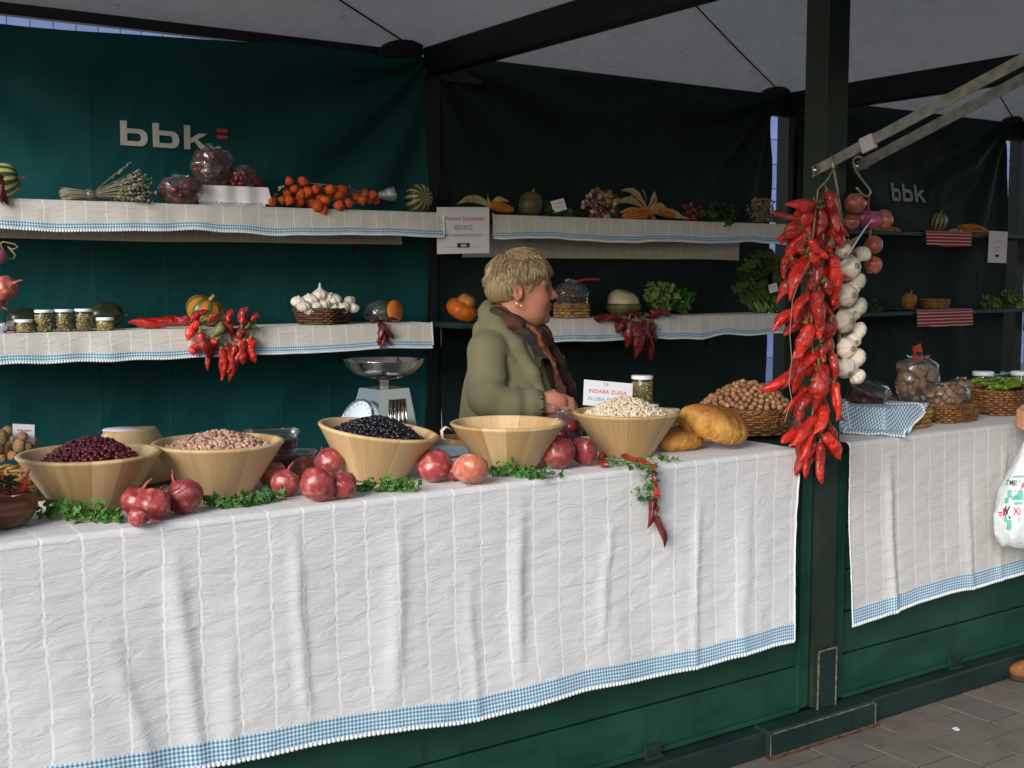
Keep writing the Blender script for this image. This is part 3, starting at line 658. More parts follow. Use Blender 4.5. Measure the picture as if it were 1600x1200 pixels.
def lace_along(pts, parent, step=0.0115, r=0.0062, thick=0.0022, nrm=(0, -1, 0)):
    pts = [Vector(p) for p in pts]; mats = []; acc = 0.0
    for a, b in zip(pts[:-1], pts[1:]):
        L_ = (b-a).length; d = (b-a).normalized() if L_ > 0 else Vector((1, 0, 0))
        while acc < L_:
            fr = frame_from(Vector(nrm), d); mats.append((fr, a+d*acc, (r, r*0.95, thick))); acc += step
        acc -= L_
    V, F = batch(BEAD6_V, BEAD6_F, mats); return obj('lace_trim', fast_mesh('lace_trim', V, F), MT['lace'], parent, kind='stuff')
def lerp_tab(tab, x):
    xs = [t[0] for t in tab]; return float(np.interp(x, xs, [t[1] for t in tab]))

def front_cloth(label, xa, xb, hem, ridges, matr, seed, yback=0.56, slant=0.0):
    t_ = thing('tablecloth', label, 'tablecloth', (0, 0, 0), group='striped cloths over the counters')
    GH = 0.052; YE = -0.020; rad = 0.014; nu = int((xb-xa)/0.0065)
    def rp(s): return math.exp(-s*s) if s < 0 else math.exp(-(s*1.5)**2)
    def outy(x, t):
        d = 0.030*t*t + 0.016*t*vnoise(x*1.9+seed, t*0.8, 1.0) + 0.010*t*vnoise(x*5.3+seed, t*1.1, 2.0)
        for (x0, w, A, sl, t0, t1) in ridges:
            e = min(max((t-t0)/0.25, 0), 1)*min(max((t1-t)/0.2, 0), 1) if t1 < 1 else min(max((t-t0)/0.25, 0), 1)
            if e > 0: d += 0.40*A*e*rp((x-(x0+sl*t+0.006*vnoise(t*5, x0*7)))/(w*(1.2+0.5*vnoise(x0*31))))
        return YE-d
    def hang(x, t):
        zt = TOP-rad; zh = lerp_tab(hem, x)+0.005*math.sin(x*9+seed)+0.004*vnoise(x*6+seed)
        z = zt+(zh+0.008-zt)*t
        xx = x-slant*t*((x-xa)/(xb-xa))**6
        c = 0.0013*mnoise.noise(Vector((x*14+seed, z*42, 0.5)))+0.0022*(1-abs(mnoise.noise(Vector((x*9+z*6, z*20-x*5, seed)))))
        q = abs(((x/0.080) % 1)-0.5)
        return Vector((xx+0.004*vnoise(x*3, z*5, seed), outy(x, t)-c*min(1, t*6)*min(1, 0.7+q), z)), zh
    T_TOP = 46; T_H = 120; P = np.zeros((nu, T_TOP+T_H, 3)); UV = np.zeros((nu, T_TOP+T_H, 2))
    for i in range(nu):
        x = xa+(xb-xa)*i/(nu-1)
        zh = lerp_tab(hem, x); tmax = 1-GH/(TOP-zh)*0.93
        for j in range(T_TOP-6):
            y = yback+(YE+rad-yback)*j/(T_TOP-7)
            P[i, j] = (x, y, TOP+0.0012*vnoise(x*7, y*9, seed)+0.0008*vnoise(x*30, y*22, seed)); UV[i, j] = (x, -y)
        for k in range(6):
            a = math.pi/2*(k+1)/6; P[i, T_TOP-6+k] = (x, YE+rad-rad*math.sin(a), TOP-rad+rad*math.cos(a)); UV[i, T_TOP-6+k] = (x, -YE+0.022*(k+1)/6)
        for j in range(T_H):
            p, _ = hang(x, (j+1)/T_H*tmax); P[i, T_TOP+j] = p; UV[i, T_TOP+j] = (x, 0.05+(TOP-p.z))
    obj('cloth', grid_mesh('cloth', P, UV), matr, t_)
    H = np.zeros((nu, 14, 3)); HU = np.zeros((nu, 14, 2)); bot = []
    for i in range(nu):
        x = xa+(xb-xa)*i/(nu-1); zh = lerp_tab(hem, x); tmax = 1-GH/(TOP-zh)
        for j in range(14):
            t = tmax+(1-tmax)*j/13; p, _ = hang(x, t); p.y -= 0.0022; H[i, j] = p; HU[i, j] = (x, GH*j/13)
        bot.append(Vector(H[i, 13]))
    obj('gingham_hem', grid_mesh('gingham_hem', H, HU), MT['gingham'], t_)
    lace_along([b+Vector((0, -0.001, -0.003)) for b in bot], t_)
    for e in (0, nu-1):
        pts = [Vector(P[e, j])+Vector((0, -0.002, 0)) for j in range(T_TOP-6, T_TOP+T_H)]+[Vector(H[e, j]) for j in range(14)]
        mats = [(rrot(), p, (0.0028, 0.0028, 0.0022)) for p in pts[::1]]
        V, F = batch(BEAD6_V, BEAD6_F, mats); obj('edge_stitching', fast_mesh('edge_stitching', V, F), MT['lace'], t_, kind='stuff')
    return t_
front_cloth('long off-white striped tablecloth under the bowls of beans', 0.36, 2.70, [(0.3, 0.415), (0.81, 0.392), (1.46, 0.350), (2.07, 0.338), (2.7, 0.340)],
    [(0.78, 0.022, 0.016, 0.045, 0.05, 1), (0.60, 0.03, 0.012, 0.12, 0.35, 1), (1.06, 0.016, 0.013, 0.015, 0.0, 0.97), (1.335, 0.020, 0.017, -0.035, 0.05, 0.9), (1.68, 0.022, 0.018, -0.02, 0.0, 0.9),
     (1.98, 0.018, 0.012, -0.05, 0.15, 0.85), (2.30, 0.016, 0.012, -0.03, 0.1, 1), (2.50, 0.03, 0.010, -0.04, 0.1, 1), (0.92, 0.02, 0.008, -0.03, 0.4, 1), (1.52, 0.015, 0.008, 0.01, 0.3, 1)], MT['cloth'], 3.3, slant=0.045)
front_cloth('shorter cream tablecloth beyond the hanging peppers', 2.925, 5.10, [(2.9, 0.345), (3.25, 0.365), (3.84, 0.385), (5.2, 0.40)],
    [(3.12, 0.018, 0.020, 0.01, 0.05, 1), (3.52, 0.018, 0.012, 0.01, 0.2, 1), (3.75, 0.02, 0.012, -0.05, 0.0, 1), (4.2, 0.03, 0.015, 0.0, 0.1, 1)], MT['cloth2'], 9.1)

# ------------------------------------------------------------------ turned wooden bowls and their beans
BR, BB, BH = 0.154, 0.077, 0.128
def bowl_profile(inner=True):
    w = 0.012; return [(0, 0.0), (BB-0.004, 0.0), (BB, 0.004), (BR-0.003, BH-0.010), (BR+0.001, BH-0.006), (BR+0.001, BH-0.003), (BR-0.003, BH), (BR-0.009, BH), (BR-0.013, BH-0.003), (BB-w+0.004, 0.014), (0, 0.012)]
g = G(); g.lathe(bowl_profile(), 72); bowl_me = g.mesh('bowl'); bowl_me.materials.append(MT['bowl'])
def heap_beans(parent, matr, re, ze, zp, size, n, name, tiltc=(0, 0)):
    hz = lambda r: ze+(zp-ze)*(1-min(r/re, 1)**1.7)
    mats = []
    for i in range(n):
        r = re*math.sqrt((i+0.5)/n); a = i*2.399963; x = r*math.cos(a)+random.uniform(-.003, .003)+tiltc[0]*(1-r/re); y = r*math.sin(a)+random.uniform(-.003, .003)+tiltc[1]*(1-r/re)
        sl = frame_from((math.cos(a)*0.8*r/re, math.sin(a)*0.8*r/re, 1.0)); w = sl@Matrix.Rotation(random.uniform(0, 6.28), 3, 'Z')@Matrix.Rotation(random.gauss(0, 0.5), 3, 'X')@Matrix.Rotation(random.gauss(0, 0.5), 3, 'Y')
        k = random.uniform(0.88, 1.12); mats.append((w, (x, y, hz(r)+random.uniform(-.004, .005)), (size[0]*k, size[1]*k, size[2]*k)))
    V, F = batch(BEAD_V, BEAD_F, mats)
    g = G(); pr = [(re*k/8, hz(re*k/8)-size[2]*0.9) for k in range(9)]; g.lathe(pr, 32, c=(0, 0, 0)); Fb = np.array(tri(g.F)); Vb = np.array(g.V); Vb[:, 0] += 0
    V = np.concatenate([V, Vb]); F = np.concatenate([F, Fb+len(V)-len(Vb)])
    return obj(name, fast_mesh(name, V, F), matr, parent, kind='stuff')
def bowl(px, py, label, rz=0.0, tilt=None, lift=0.0):
    p = at(px, py, z=TOP); t = thing('wooden_bowl', label, 'bowl', (p.x, p.y, TOP+0.001+lift), group='pale wooden bowls on the counter')
    o = bpy.data.objects.new('bowl', bowl_me); COL.objects.link(o); o.parent = t; o.rotation_euler = (0, 0, rz)
    if tilt: t.rotation_euler = tilt
    return t
b1 = bowl(143, 795, 'pale wooden bowl of small dark red beans', 0.3); heap_beans(b1, MT['red_bean'], 0.117, 0.094, 0.158, (0.0078, 0.0052, 0.0045), 620, 'beans', (0.008, 0))
b2 = bowl(343, 772, 'pale wooden bowl of speckled pinto beans', 1.7); heap_beans(b2, MT['pinto'], 0.126, 0.106, 0.146, (0.0078, 0.0052, 0.0045), 760, 'beans')
b3 = bowl(583, 750, 'tilted pale wooden bowl heaped with black beans', 2.9, (R(5), R(6), 0), 0.006); heap_beans(b3, MT['black_bean'], 0.121, 0.101, 0.152, (0.0074, 0.0054, 0.0048), 720, 'beans', (0.006, 0))
b4 = bowl(793, 733, 'empty pale wooden bowl in front of the person', 4.1)
b5 = bowl(978, 711, 'pale wooden bowl heaped with white beans', 5.3); heap_beans(b5, MT['white_bean'], 0.127, 0.108, 0.164, (0.0072, 0.0052, 0.0048), 760, 'beans')
p = at(193, 757, z=TOP); b6 = thing('wooden_bowl', 'upturned wooden bowl behind the red beans', 'bowl', (p.x, p.y, TOP+BH+0.001), group='pale wooden bowls on the counter')
b6.rotation_euler = (math.pi, 0, 0.4); o = bpy.data.objects.new('bowl', bowl_me); COL.objects.link(o); o.parent = b6; o.scale = (0.98, 0.98, 1.08)
b6.location.z = TOP+BH*1.08+0.001
g = G(); g.lathe([(0, -0.0015), (0.045, -0.0015), (0.047, 0.001)], 32); obj('base_label', g, MT['paper_dim'], b6); b6.children[-1].scale = (1, 0.55, 1); b6.children[-1].location = (0.008, 0.022, -0.0005)
# dark bowl at the left edge
p = at(8, 822, z=TOP); dk = thing('wooden_bowl', 'small dark polished wooden bowl of chillies at the left edge', 'bowl', (p.x-0.01, p.y, TOP+0.001))
g = G(); g.lathe([(0, 0), (0.042, 0), (0.062, 0.012), (0.075, 0.036), (0.076, 0.052), (0.070, 0.070), (0.066, 0.071), (0.066, 0.060), (0.05, 0.03), (0, 0.02)], 48); obj('bowl', g, MT['darkwood'], dk)

# ------------------------------------------------------------------ chillies / peppers
def pepper_geo(aspect, seed, bend, blunt):
    rs = random.Random(seed); n = 18; seg = 14; path = []; rad = []; w1, w2 = rs.uniform(0, 6), rs.uniform(0, 6); full = rs.uniform(0.45, 0.68)
    for i in range(n):
        t = i/(n-1); path.append(Vector((bend*math.sin(t*math.pi)*0.5+bend*0.5*t*t+0.25*aspect*math.sin(t*7+w1), 0.3*aspect*math.sin(t*5+w2), -t)))
        sh = min(1.0, 0.42+0.58*math.sqrt(min(t/0.09, 1.0)))
        body = 1.0 if t < full else math.cos((t-full)/(1-full)*math.pi/2)**(0.75 if blunt else 0.95)
        rad.append(max(0.06*aspect, aspect*sh*(body*(1-0.25*t)+0.03)*(1+0.10*math.sin(t*9+w2))))
    g = G(); g.tube(path, rad, seg)
    ph = rs.uniform(0, 6); out = []
    for i, v in enumerate(g.V):
        ring = i//seg; c = path[min(ring, n-1)]; d = Vector(v)-c; a = math.atan2(d.y, d.x); q = Vector(v)
        k = 1+0.15*math.cos(3*a+ph+ring*0.22)+0.26*mnoise.noise(Vector((d.x/aspect*0.9+seed*3.7, d.y/aspect*0.9, q.z*4.5)))+0.10*mnoise.noise(Vector((d.x/aspect*2.4, d.y/aspect*2.4+seed, q.z*12))); out.append(tuple(c+d*k))
    g.V = out; return g
PEP = {}
for ai, asp in enumerate((0.07, 0.10, 0.14, 0.18, 0.24)):
    PEP[asp] = []
    for k in range(4):
        me = pepper_geo(asp, k*7+ai, (-0.18, 0.10, 0.22, -0.06)[k], asp > 0.12).mesh('pepper'); PEP[asp].append(me)
g = G(); g.tube([(0, 0, -0.02), (0.01, 0, 0.03), (0.03, 0.01, 0.09), (0.03, 0.03, 0.13)], [0.055, 0.035, 0.018, 0.020], 7); STALK = g.mesh('stalk')
def pepper(parent, base, tip, width, matr, name='pepper', stalk=True, k=None):
    base = Vector(base); tip = Vector(tip); d = tip-base; Ln = d.length; asp = width/2/Ln
    key = min(PEP, key=lambda q: abs(q-asp)); var = random.randrange(4) if k is None else k
    me = PEP[key][var]; cache = (me.name, matr.name)
    if cache not in PEPM:
        m2 = me.copy(); m2.materials.append(matr); PEPM[cache] = m2
    o = bpy.data.objects.new(name, PEPM[cache]); COL.objects.link(o); o.parent = parent
    fr = frame_from(-d, (math.cos(random.uniform(-.6, .6)), math.sin(random.uniform(-.6, .6)), 0.1)); s = Ln; sw = Ln*asp/key*0.84
    o.matrix_basis = Matrix.Translation(base)@fr.to_4x4()@Matrix.Diagonal((sw, sw, s, 1))
    if stalk:
        if not STALK.materials: STALK.materials.append(MT['stalk'])
        q = bpy.data.objects.new('stalk', STALK); COL.objects.link(q); q.parent = o; kk = min(1.0, 0.022/max(sw, 1e-4)*8); q.scale = (1.0*kk*asp*9, 1.0*kk*asp*9, 0.9*kk*sw/s*asp*7+0.25)
    return o
PEPM = {}
g_ = dk
pk = at(8, 760, y=dk.location.y)
dl = Vector(dk.location)
for (bx, by, tx, ty, w, dy) in ((35, 770, 50, 733, 10, -0.045), (5, 752, 45, 758, 12, 0.0), (-10, 745, 30, 745, 11, 0.02), (2, 765, 30, 772, 12, -0.02), (20, 758, -20, 768, 10, 0.01), (48, 768, 20, 772, 9, -0.03)):
    yb = dl.y+dy; pepper(dk, at(bx, by, y=yb)-dl, at(tx, ty, y=yb-0.01)-dl, w*0.0013, MT['pepper'], 'chilli', True)
lv = []
def leaf_batch(centers, size, norm=(0, -0.4, 0.8), spread=0.9, lobes=3):
    """small lobed leaflets; one mesh"""
    V = []; F = []
    for c in centers:
        fr = frame_from(Vector(norm)+Vector((random.gauss(0, spread), random.gauss(0, spread), random.gauss(0, spread*0.6))))@Matrix.Rotation(random.uniform(0, 6.28), 3, 'Z')
        s = size*random.uniform(0.6, 1.25); b = len(V); pts = [(0, 0, 0)]
        n = lobes*4
        for k in range(n+1):
            a = -1.9+3.8*k/n; r = s*(0.62+0.38*abs(math.sin(a*lobes*0.82+0.6)))*(1.1-0.12*abs(a)); pts.append((math.cos(a)*r, math.sin(a)*r, -0.35*r*r/s+0.1*s*math.sin(a*5)))
        V += [tuple(Vector(c)+fr@Vector(q)) for q in pts]; F += [(b, b+k, b+k+1) for k in range(1, n+1)]
    return fast_mesh('leaves', V, F)
# green chilli leaves in the dark bowl
cs = [at(random.uniform(-5, 30), random.uniform(742, 765), y=dl.y-0.03)-dl for _ in range(26)]
obj('leaves', leaf_batch(cs, 0.009), MT['leaf_dark'], dk, kind='stuff')

# ------------------------------------------------------------------ onions
def onion_geo(squat=0.86, seed=0):
    g = G(); pr = []; n = 20
    for j in range(n+1):
        t = j/n; a = math.pi*t; r = math.sin(a)**0.8; z = -math.cos(a)*squat
        if t > 0.72:
            q = (t-0.72)/0.28; r = math.sin(math.pi*0.72)**0.8*(1-q)**1.25+0.10*(1-q)+0.045; z = squat*(0.637+0.55*q**1.15)
        pr.append((r if 0 < j < n else 0, z))
    g.lathe(pr, 28, wob=lambda a, z: 1+0.05*math.sin(2*a+seed)+0.03*math.sin(3*a+seed*2+z*2)+0.012*math.sin(9*a+seed)); g.jitter(0.05, 1.6, seed*2.0); return g.mesh('bulb')
ONION = [onion_geo(0.80, 0.4), onion_geo(0.92, 2), onion_geo(0.70, 4)]; OM = {}
g = G()
for k in range(26):
    a = random.uniform(0, 6.28); r = random.uniform(0, 0.10); d = random.uniform(0.2, 0.5); g.tube([(r*math.cos(a), r*math.sin(a), -0.80), (r*1.8*math.cos(a), r*1.8*math.sin(a), -0.9), (r*2.4*math.cos(a+d), r*2.4*math.sin(a+d), -0.9-0.12*random.random())], [0.012, 0.010, 0.006], 4)
ROOT = g.mesh('root_tuft'); ROOT.materials.append(MT['husk'])
g = G(); g.tube([(0, 0, 0.84), (0.02, 0, 1.02), (0.10, 0.02, 1.25), (0.26, 0.06, 1.45), (0.34, 0.02, 1.62)], [0.20, 0.13, 0.12, 0.09, 0.02], 7, flat=0.6); g.jitter(0.04, 5); NECK = g.mesh('dry_neck')
def onion(px, py, r, axis, label, matk='onion', var=0, parent=None, y=None, z=None, rz=None, sc=(1, 1, 1), group='red onions on the tablecloth', neck=True, extra_lift=0.0):
    """px,py: centre of the bulb in the survey; r in survey pixels"""
    if y is not None: c = at(px, py, y=y)
    else:
        c = at(px, py+r*0.9, z=TOP); rr = r*mpp(c); c = at(px, py, y=c.y+rr*0.25)
    rr = r*mpp(c); k = (var, matk)
    if k not in OM:
        m2 = ONION[var].copy(); m2.materials.append(MT[matk]); OM[k] = m2
    fr = frame_from(axis)
    if parent is None:
        t = thing('red_onion', label, 'onion', c, group=group)
        o = bpy.data.objects.new('bulb', OM[k]); COL.objects.link(o); o.parent = t
        MX = fr.to_4x4()@Matrix.Diagonal((rr*sc[0], rr*sc[1], rr*sc[2], 1)); o.matrix_basis = MX
        lo_z = min((c+(MX@v.co)).z for v in o.data.vertices)
        if y is None: t.location.z += TOP+0.001-lo_z+extra_lift
    else:
        o = bpy.data.objects.new('onion', OM[k]); COL.objects.link(o); o.parent = parent
        o.matrix_basis = Matrix.Translation(c-Vector(parent.location))@fr.to_4x4()@Matrix.Diagonal((rr*sc[0], rr*sc[1], rr*sc[2], 1)); t = o
    host = t if parent is None else o
    for me, nm, mm in ((ROOT, 'root_tuft', None),)+(((NECK, 'dry_neck', MT['papery']),) if neck else ()):
        q = bpy.data.objects.new(nm, me); COL.objects.link(q); q.parent = host
        if mm and not me.materials: me.materials.append(mm)
        q.matrix_basis = MX if parent is None else Matrix.Identity(4)
    return t
onion(216, 784, 27, (0.2, -0.3, 0.75), 'red onion on its side beside the red bean bowl, left of its bunch', 'onion', 0)
onion(240, 791, 26, (0.5, 0.5, 0.7), 'red onion with wrinkled stripes in the middle of the left bunch', 'onion', 1)
onion(288, 779, 28, (-0.55, 0.1, 0.85), 'smooth glossy red onion below the pinto bean bowl', 'onion', 1)
onion(216, 811, 16, (0.8, -0.5, -0.3), 'small split red onion at the front of the left bunch', 'onion', 2, sc=(1, 1, 1.4))
onion(427, 742, 22, (-0.3, 0.1, 0.9), 'dark copper onion tucked behind the pinto bean bowl', 'onion_hang', 0)
onion(446, 757, 22, (0.1, -0.2, 0.9), 'small red onion second from the left in the middle heap', 'onion', 1)
onion(474, 736, 20, (0.6, 0.2, 0.5), 'brown-skinned onion at the back of the middle heap', 'onion_hang', 0)
onion(497, 761, 28, (0.15, 0.92, 0.25), 'large red onion with its root end facing forward', 'onion', 0)
onion(535, 761, 22, (0.5, 0.5, 0.4), 'red onion against the black bean bowl, right of the heap', 'onion', 1)
onion(514, 722, 22, (-0.6, -0.3, 0.6), 'red onion resting on top of the middle heap', 'onion', 1, y=0.20)
onion(679, 732, 26, (-0.35, 0.55, 0.75), 'round dark red onion left of the empty bowl', 'onion', 1, neck=False)
onion(708, 741, 14, (0.3, 0.4, 0.8), 'small dark onion half hidden between two larger ones', 'onion', 0)
onion(735, 733, 29, (0.5, 0.35, 0.8), 'flattened pale copper onion in front of the empty bowl', 'onion_pale', 2, neck=False)
onion(872, 711, 26, (0.35, 0.85, -0.3), 'round red onion with visible root between the last two bowls', 'onion', 1, neck=False)
onion(911, 708, 24, (0.95, 0.1, 0.25), 'upright narrow red onion beside the white bean bowl', 'onion', 2, sc=(1.0, 1.0, 0.9), neck=False)
onion(884, 690, 15, (0.3, 0.4, 0.8), 'dark onion behind the two by the white bean bowl', 'onion', 0)
# dry papery waste between the first onions
p = at(256, 800, z=TOP); g = G()
for k in range(30):
    a = random.uniform(0, 6.28); h0 = random.uniform(0, 0.012); q = [(math.cos(a)*0.004*j*random.uniform(.5, 1.2), math.sin(a)*0.004*j, h0+0.010*j+random.uniform(-.002, .002)) for j in range(5)]
    g.tube(q, [0.0012, 0.002, 0.0016, 0.0012, 0.0006], 4)
tag(obj('onion_stalks', g, MT['husk'], loc=(p.x, p.y, TOP+0.002), kind=None), 'tuft of dry brown onion stalks between the first two onions', 'onion stalks')

# ------------------------------------------------------------------ parsley
def parsley(points, n, label, size=0.012, z0=TOP, high=0.02, front=None, matk='leaf'):
    P = [at(px, py, z=z0) if front is None else at(px, py, y=front) for px, py in points]
    t = thing('parsley_sprig', label, 'parsley', P[0], group='parsley sprigs along the counter edge'); o0 = Vector(P[0])
    g = G(); L_ = [q-o0+Vector((0, 0, 0.004)) for q in P]; g.tube(L_, 0.0016, 5)
    cs = []
    for k in range(n):
        i = random.randrange(len(L_)-1); u = random.random(); c = L_[i].lerp(L_[i+1], u)+Vector((random.gauss(0, 0.012), random.gauss(0, 0.010), abs(random.gauss(0, high*0.55))+0.004))
        cs.append(c)
        if k % 5 == 0: g.tube([L_[i].lerp(L_[i+1], max(0, u-0.2)), (L_[i].lerp(L_[i+1], u)+c)*0.5+Vector((0, 0, 0.003)), c], 0.0009, 4)
    obj('stem', g, MT['stem'], t, kind='stuff'); obj('leaves', leaf_batch(cs, size), MT[matk], t, kind='stuff'); return t
parsley([(60, 812), (95, 812), (125, 818), (160, 815), (188, 818)], 110, 'leafy parsley sprig in front of the red bean bowl', high=0.030)
parsley([(318, 790), (350, 795), (380, 793), (412, 788), (448, 780)], 120, 'long parsley sprig in front of the pinto bean bowl', high=0.022)
parsley([(555, 768), (585, 768), (620, 768), (648, 770)], 100, 'parsley sprig in front of the black bean bowl', high=0.022)
parsley([(765, 742), (795, 745), (825, 748), (865, 748)], 95, 'parsley sprig in front of the empty bowl', high=0.024)
parsley([(1028, 718), (1046, 722)], 14, 'tiny parsley tip beside the cornbread loaves', 0.011, high=0.010)
# ------------------------------------------------------------------ shelves on the back wall, with draped cloths
YS = 2.08                                     # front edge of the shelves
MT['plank'] = mat('painted_shelf_plank', (0.012, 0.040, 0.030), (0.020, 0.055, 0.04), rough=0.5, vs=12)
ZU = 1.716; ZL = 1.232                        # upper and lower shelf surfaces
def shelf(xa, xb, z, label):
    t = thing('wall_shelf', label, 'shelf', ((xa+xb)/2, YS+0.15, z), group='shelves along the back wall')
    g = G(); g.box((0, 0, -0.016), (xb-xa, 0.30, 0.024), bev=0.003); obj('plank', g, MT['plank'], t)
    for x in (xa+0.25, xb-0.25):
        g = G(); g.box((x-(xa+xb)/2, 0.10, -0.045), (0.02, 0.10, 0.03)); g.box((x-(xa+xb)/2, 0.185, -0.10), (0.02, 0.02, 0.16)); obj('bracket', g, MT['beam'], t)
    return t
def shelf_cloth(xa, xb, z, label, drop, seed, back=0.0, matk='shelfcloth', endlace=(False, True), hem=0.026, trim=True):
    t = thing('shelf_cloth', label, 'shelf cloth', (0, 0, 0), group='cloths draped over the shelves')
    zt = z+0.004; nu = int((xb-xa)/0.012)+2; nb = 10; nd = 16; ND = nb+nd; P = np.zeros((nu, ND, 3)); UV = np.zeros((nu, ND, 2))
    def dr(x):
        d = drop*(1+0.16*vnoise(x*2.3+seed)+0.10*vnoise(x*6+seed, 3.0)); return d
    def yy(x, t): return YS-0.010-0.012*t*(0.8+vnoise(x*4.5+seed, 1.0)+0.8*vnoise(x*11+seed, 5.0))
    for i in range(nu):
        x = xa+(xb-xa)*i/(nu-1)
        for j in range(nb): y = YS+0.26+(-0.268)*j/(nb-1); P[i, j] = (x, y, zt+0.001*vnoise(x*9, y*9, seed)); UV[i, j] = (x, -y)
        for j in range(nd): q = (j+1)/nd; P[i, nb+j] = (x, yy(x, q), zt-dr(x)*q-0.002); UV[i, nb+j] = (x, 0.1+dr(x)*q)
    if trim:
        obj('cloth', grid_mesh('cloth', P, UV), MT[matk], t)
        H = np.zeros((nu, 5, 3)); HU = np.zeros((nu, 5, 2))
        for i in range(nu):
            x = xa+(xb-xa)*i/(nu-1)
            for j in range(5):
                q = 1-hem/dr(x)*(1-j/4)+0.03*(j/4); H[i, j] = (x, yy(x, q)-0.0025, zt-dr(x)*q-0.002); HU[i, j] = (x, hem*j/4)
        obj('gingham_hem', grid_mesh('gingham_hem', H, HU), MT['gingham'], t)
        lace_along([Vector(H[i, 4])+Vector((0, -0.001, -0.002)) for i in range(nu)], t, 0.0105, 0.0055)
        for k, e in enumerate((0, nu-1)):
            if endlace[k]: lace_along([Vector(P[e, j])+Vector((0.003*(1 if e else -1), -0.002, 0)) for j in range(nb-1, ND)], t, 0.0105, 0.0055)
    else: obj('cloth', grid_mesh('cloth', P, UV), MT[matk], t)
    if back > 0:   # the far side of the cloth hangs behind the plank
        B = np.zeros((nu, 8, 3)); BU = np.zeros((nu, 8, 2))
        for i in range(nu):
            x = xa+0.03+(xb-xa-0.06)*i/(nu-1)
            for j in range(8): q = j/7; B[i, j] = (x, YS+0.312+0.006*vnoise(x*6, q, seed), zt-(back*(1+0.05*vnoise(x*1.7, seed)))*q); BU[i, j] = (x, 0.4+back*q)
        obj('rear_flap', grid_mesh('rear_flap', B, BU), MT[matk], t)
    return t
XA1 = at(690, 326, y=YS).x; XB1 = at(672, 503, y=YS).x; XA2 = at(769, 333, y=YS).x
shelf(0.42, XA1-0.01, ZU, 'upper shelf behind the bean counter holding bagged peppers and lanterns'); shelf(0.42, XB1-0.01, ZL, 'lower shelf behind the bean counter holding jars and garlic')
XE2 = at(1226, 352, y=YS).x
shelf(XA2-0.02, XE2+0.02, ZU, 'upper shelf right of the paper sign holding corn and dried flowers'); shelf(XA1+0.10, XE2+0.02, ZL, 'lower shelf behind the person holding squash and lettuce')
XA3 = at(1340, 360, y=YS).x; XE3 = 7.9
shelf(PX[2]+0.16, XE3, ZU-0.01, 'upper shelf of the dark far stall'); shelf(PX[2]+0.16, XE3, ZL, 'lower shelf of the dark far stall')
shelf_cloth(0.42, XA1, ZU, 'cream cloth with blue hem on the upper left shelf', 0.098, 1.0, back=0.135)
shelf_cloth(0.42, XB1, ZL, 'cream cloth with blue hem on the lower left shelf', 0.100, 5.0, back=0.0)
shelf_cloth(XA2, XE2, ZU, 'dim cream cloth on the upper shelf right of the sign', 0.100, 8.0, back=0.19, endlace=(True, False))
shelf_cloth(XA2+0.02, XE2, ZL, 'dim cream cloth on the lower shelf behind the person', 0.098, 12.0, endlace=(True, False))
def red_cloth_mat():
    m, nt, b = newmat('red_striped_cloth'); uv = coords(nt, 'UV'); s = nt.nodes.new('ShaderNodeSeparateXYZ'); nt.links.new(uv, s.inputs[0])
    a = math_n(nt, 'GREATER_THAN', math_n(nt, 'FRACT', math_n(nt, 'DIVIDE', s.outputs[1], 0.020)), 0.72); c = mix(nt, a, (0.36, 0.022, 0.03), (0.60, 0.50, 0.48))
    nt.links.new(c, b.inputs['Base Color']); b.inputs['Roughness'].default_value = 0.9; return m
MT['redcloth'] = red_cloth_mat()
def red_cloth(pa, pb, py, z, drop, label, seed):
    shelf_cloth(at(pa, py, y=YS).x, at(pb, py, y=YS).x, z, label, drop, seed, matk='redcloth', trim=False, endlace=(False, False))
red_cloth(1444, 1516, 370, ZU-0.01, 0.085, 'red striped cloth over the far stall upper shelf', 2.0)
red_cloth(1430, 1517, 490, ZL, 0.10, 'red striped cloth over the far stall lower shelf', 6.0)

# ------------------------------------------------------------------ generic produce builders
def on_shelf(px, py_bottom, z, y=YS+0.10):
    """stand-on point for a thing whose foot is seen at px"""
    p = at(px, py_bottom, y=y); return Vector((p.x, y, z+0.006))
def ribbed(R_, H_, n, depth=0.08, seg=None, dent=0.25):
    g = G(); seg = seg or n*4; pr = []; m = 12
    for j in range(m+1):
        t = j/m; a = math.pi*t; r = math.sin(a)**0.8; z = -math.cos(a); z = z*(1-dent*math.exp(-(r/0.35)**2)); pr.append((r*R_ if 0 < j < m else 0, z*H_))
    g.lathe(pr, seg, wob=lambda a, z: 1-depth+depth*abs(math.cos(a*n/2))**0.6); return g
def gourd(px, py, r, z, label, matk, n=10, squash=0.8, axis=(0, -0.3, 1), y=YS+0.12, stem=True, depth=0.07, name='pumpkin', cat='pumpkin', grp=None):
    c = at(px, py, y=y); rr = r*mpp(c); fr = frame_from(axis)
    t = thing(name, label, cat, c, group=grp)
    g = ribbed(rr, rr*squash, n, depth); o = obj('rind', g, MT[matk], t, rot=fr)
    lo_z = min((fr@Vector(v)).z for v in g.V); t.location.z = z+0.006-lo_z
    if stem:
        s = G(); s.tube([(0, 0, rr*squash*0.7), (0.003, 0, rr*squash*1.0), (rr*0.12, 0.004, rr*squash*1.22)], [rr*0.13, rr*0.09, rr*0.10], 7); obj('stem', s, MT['husk'], t, rot=fr)
    return t
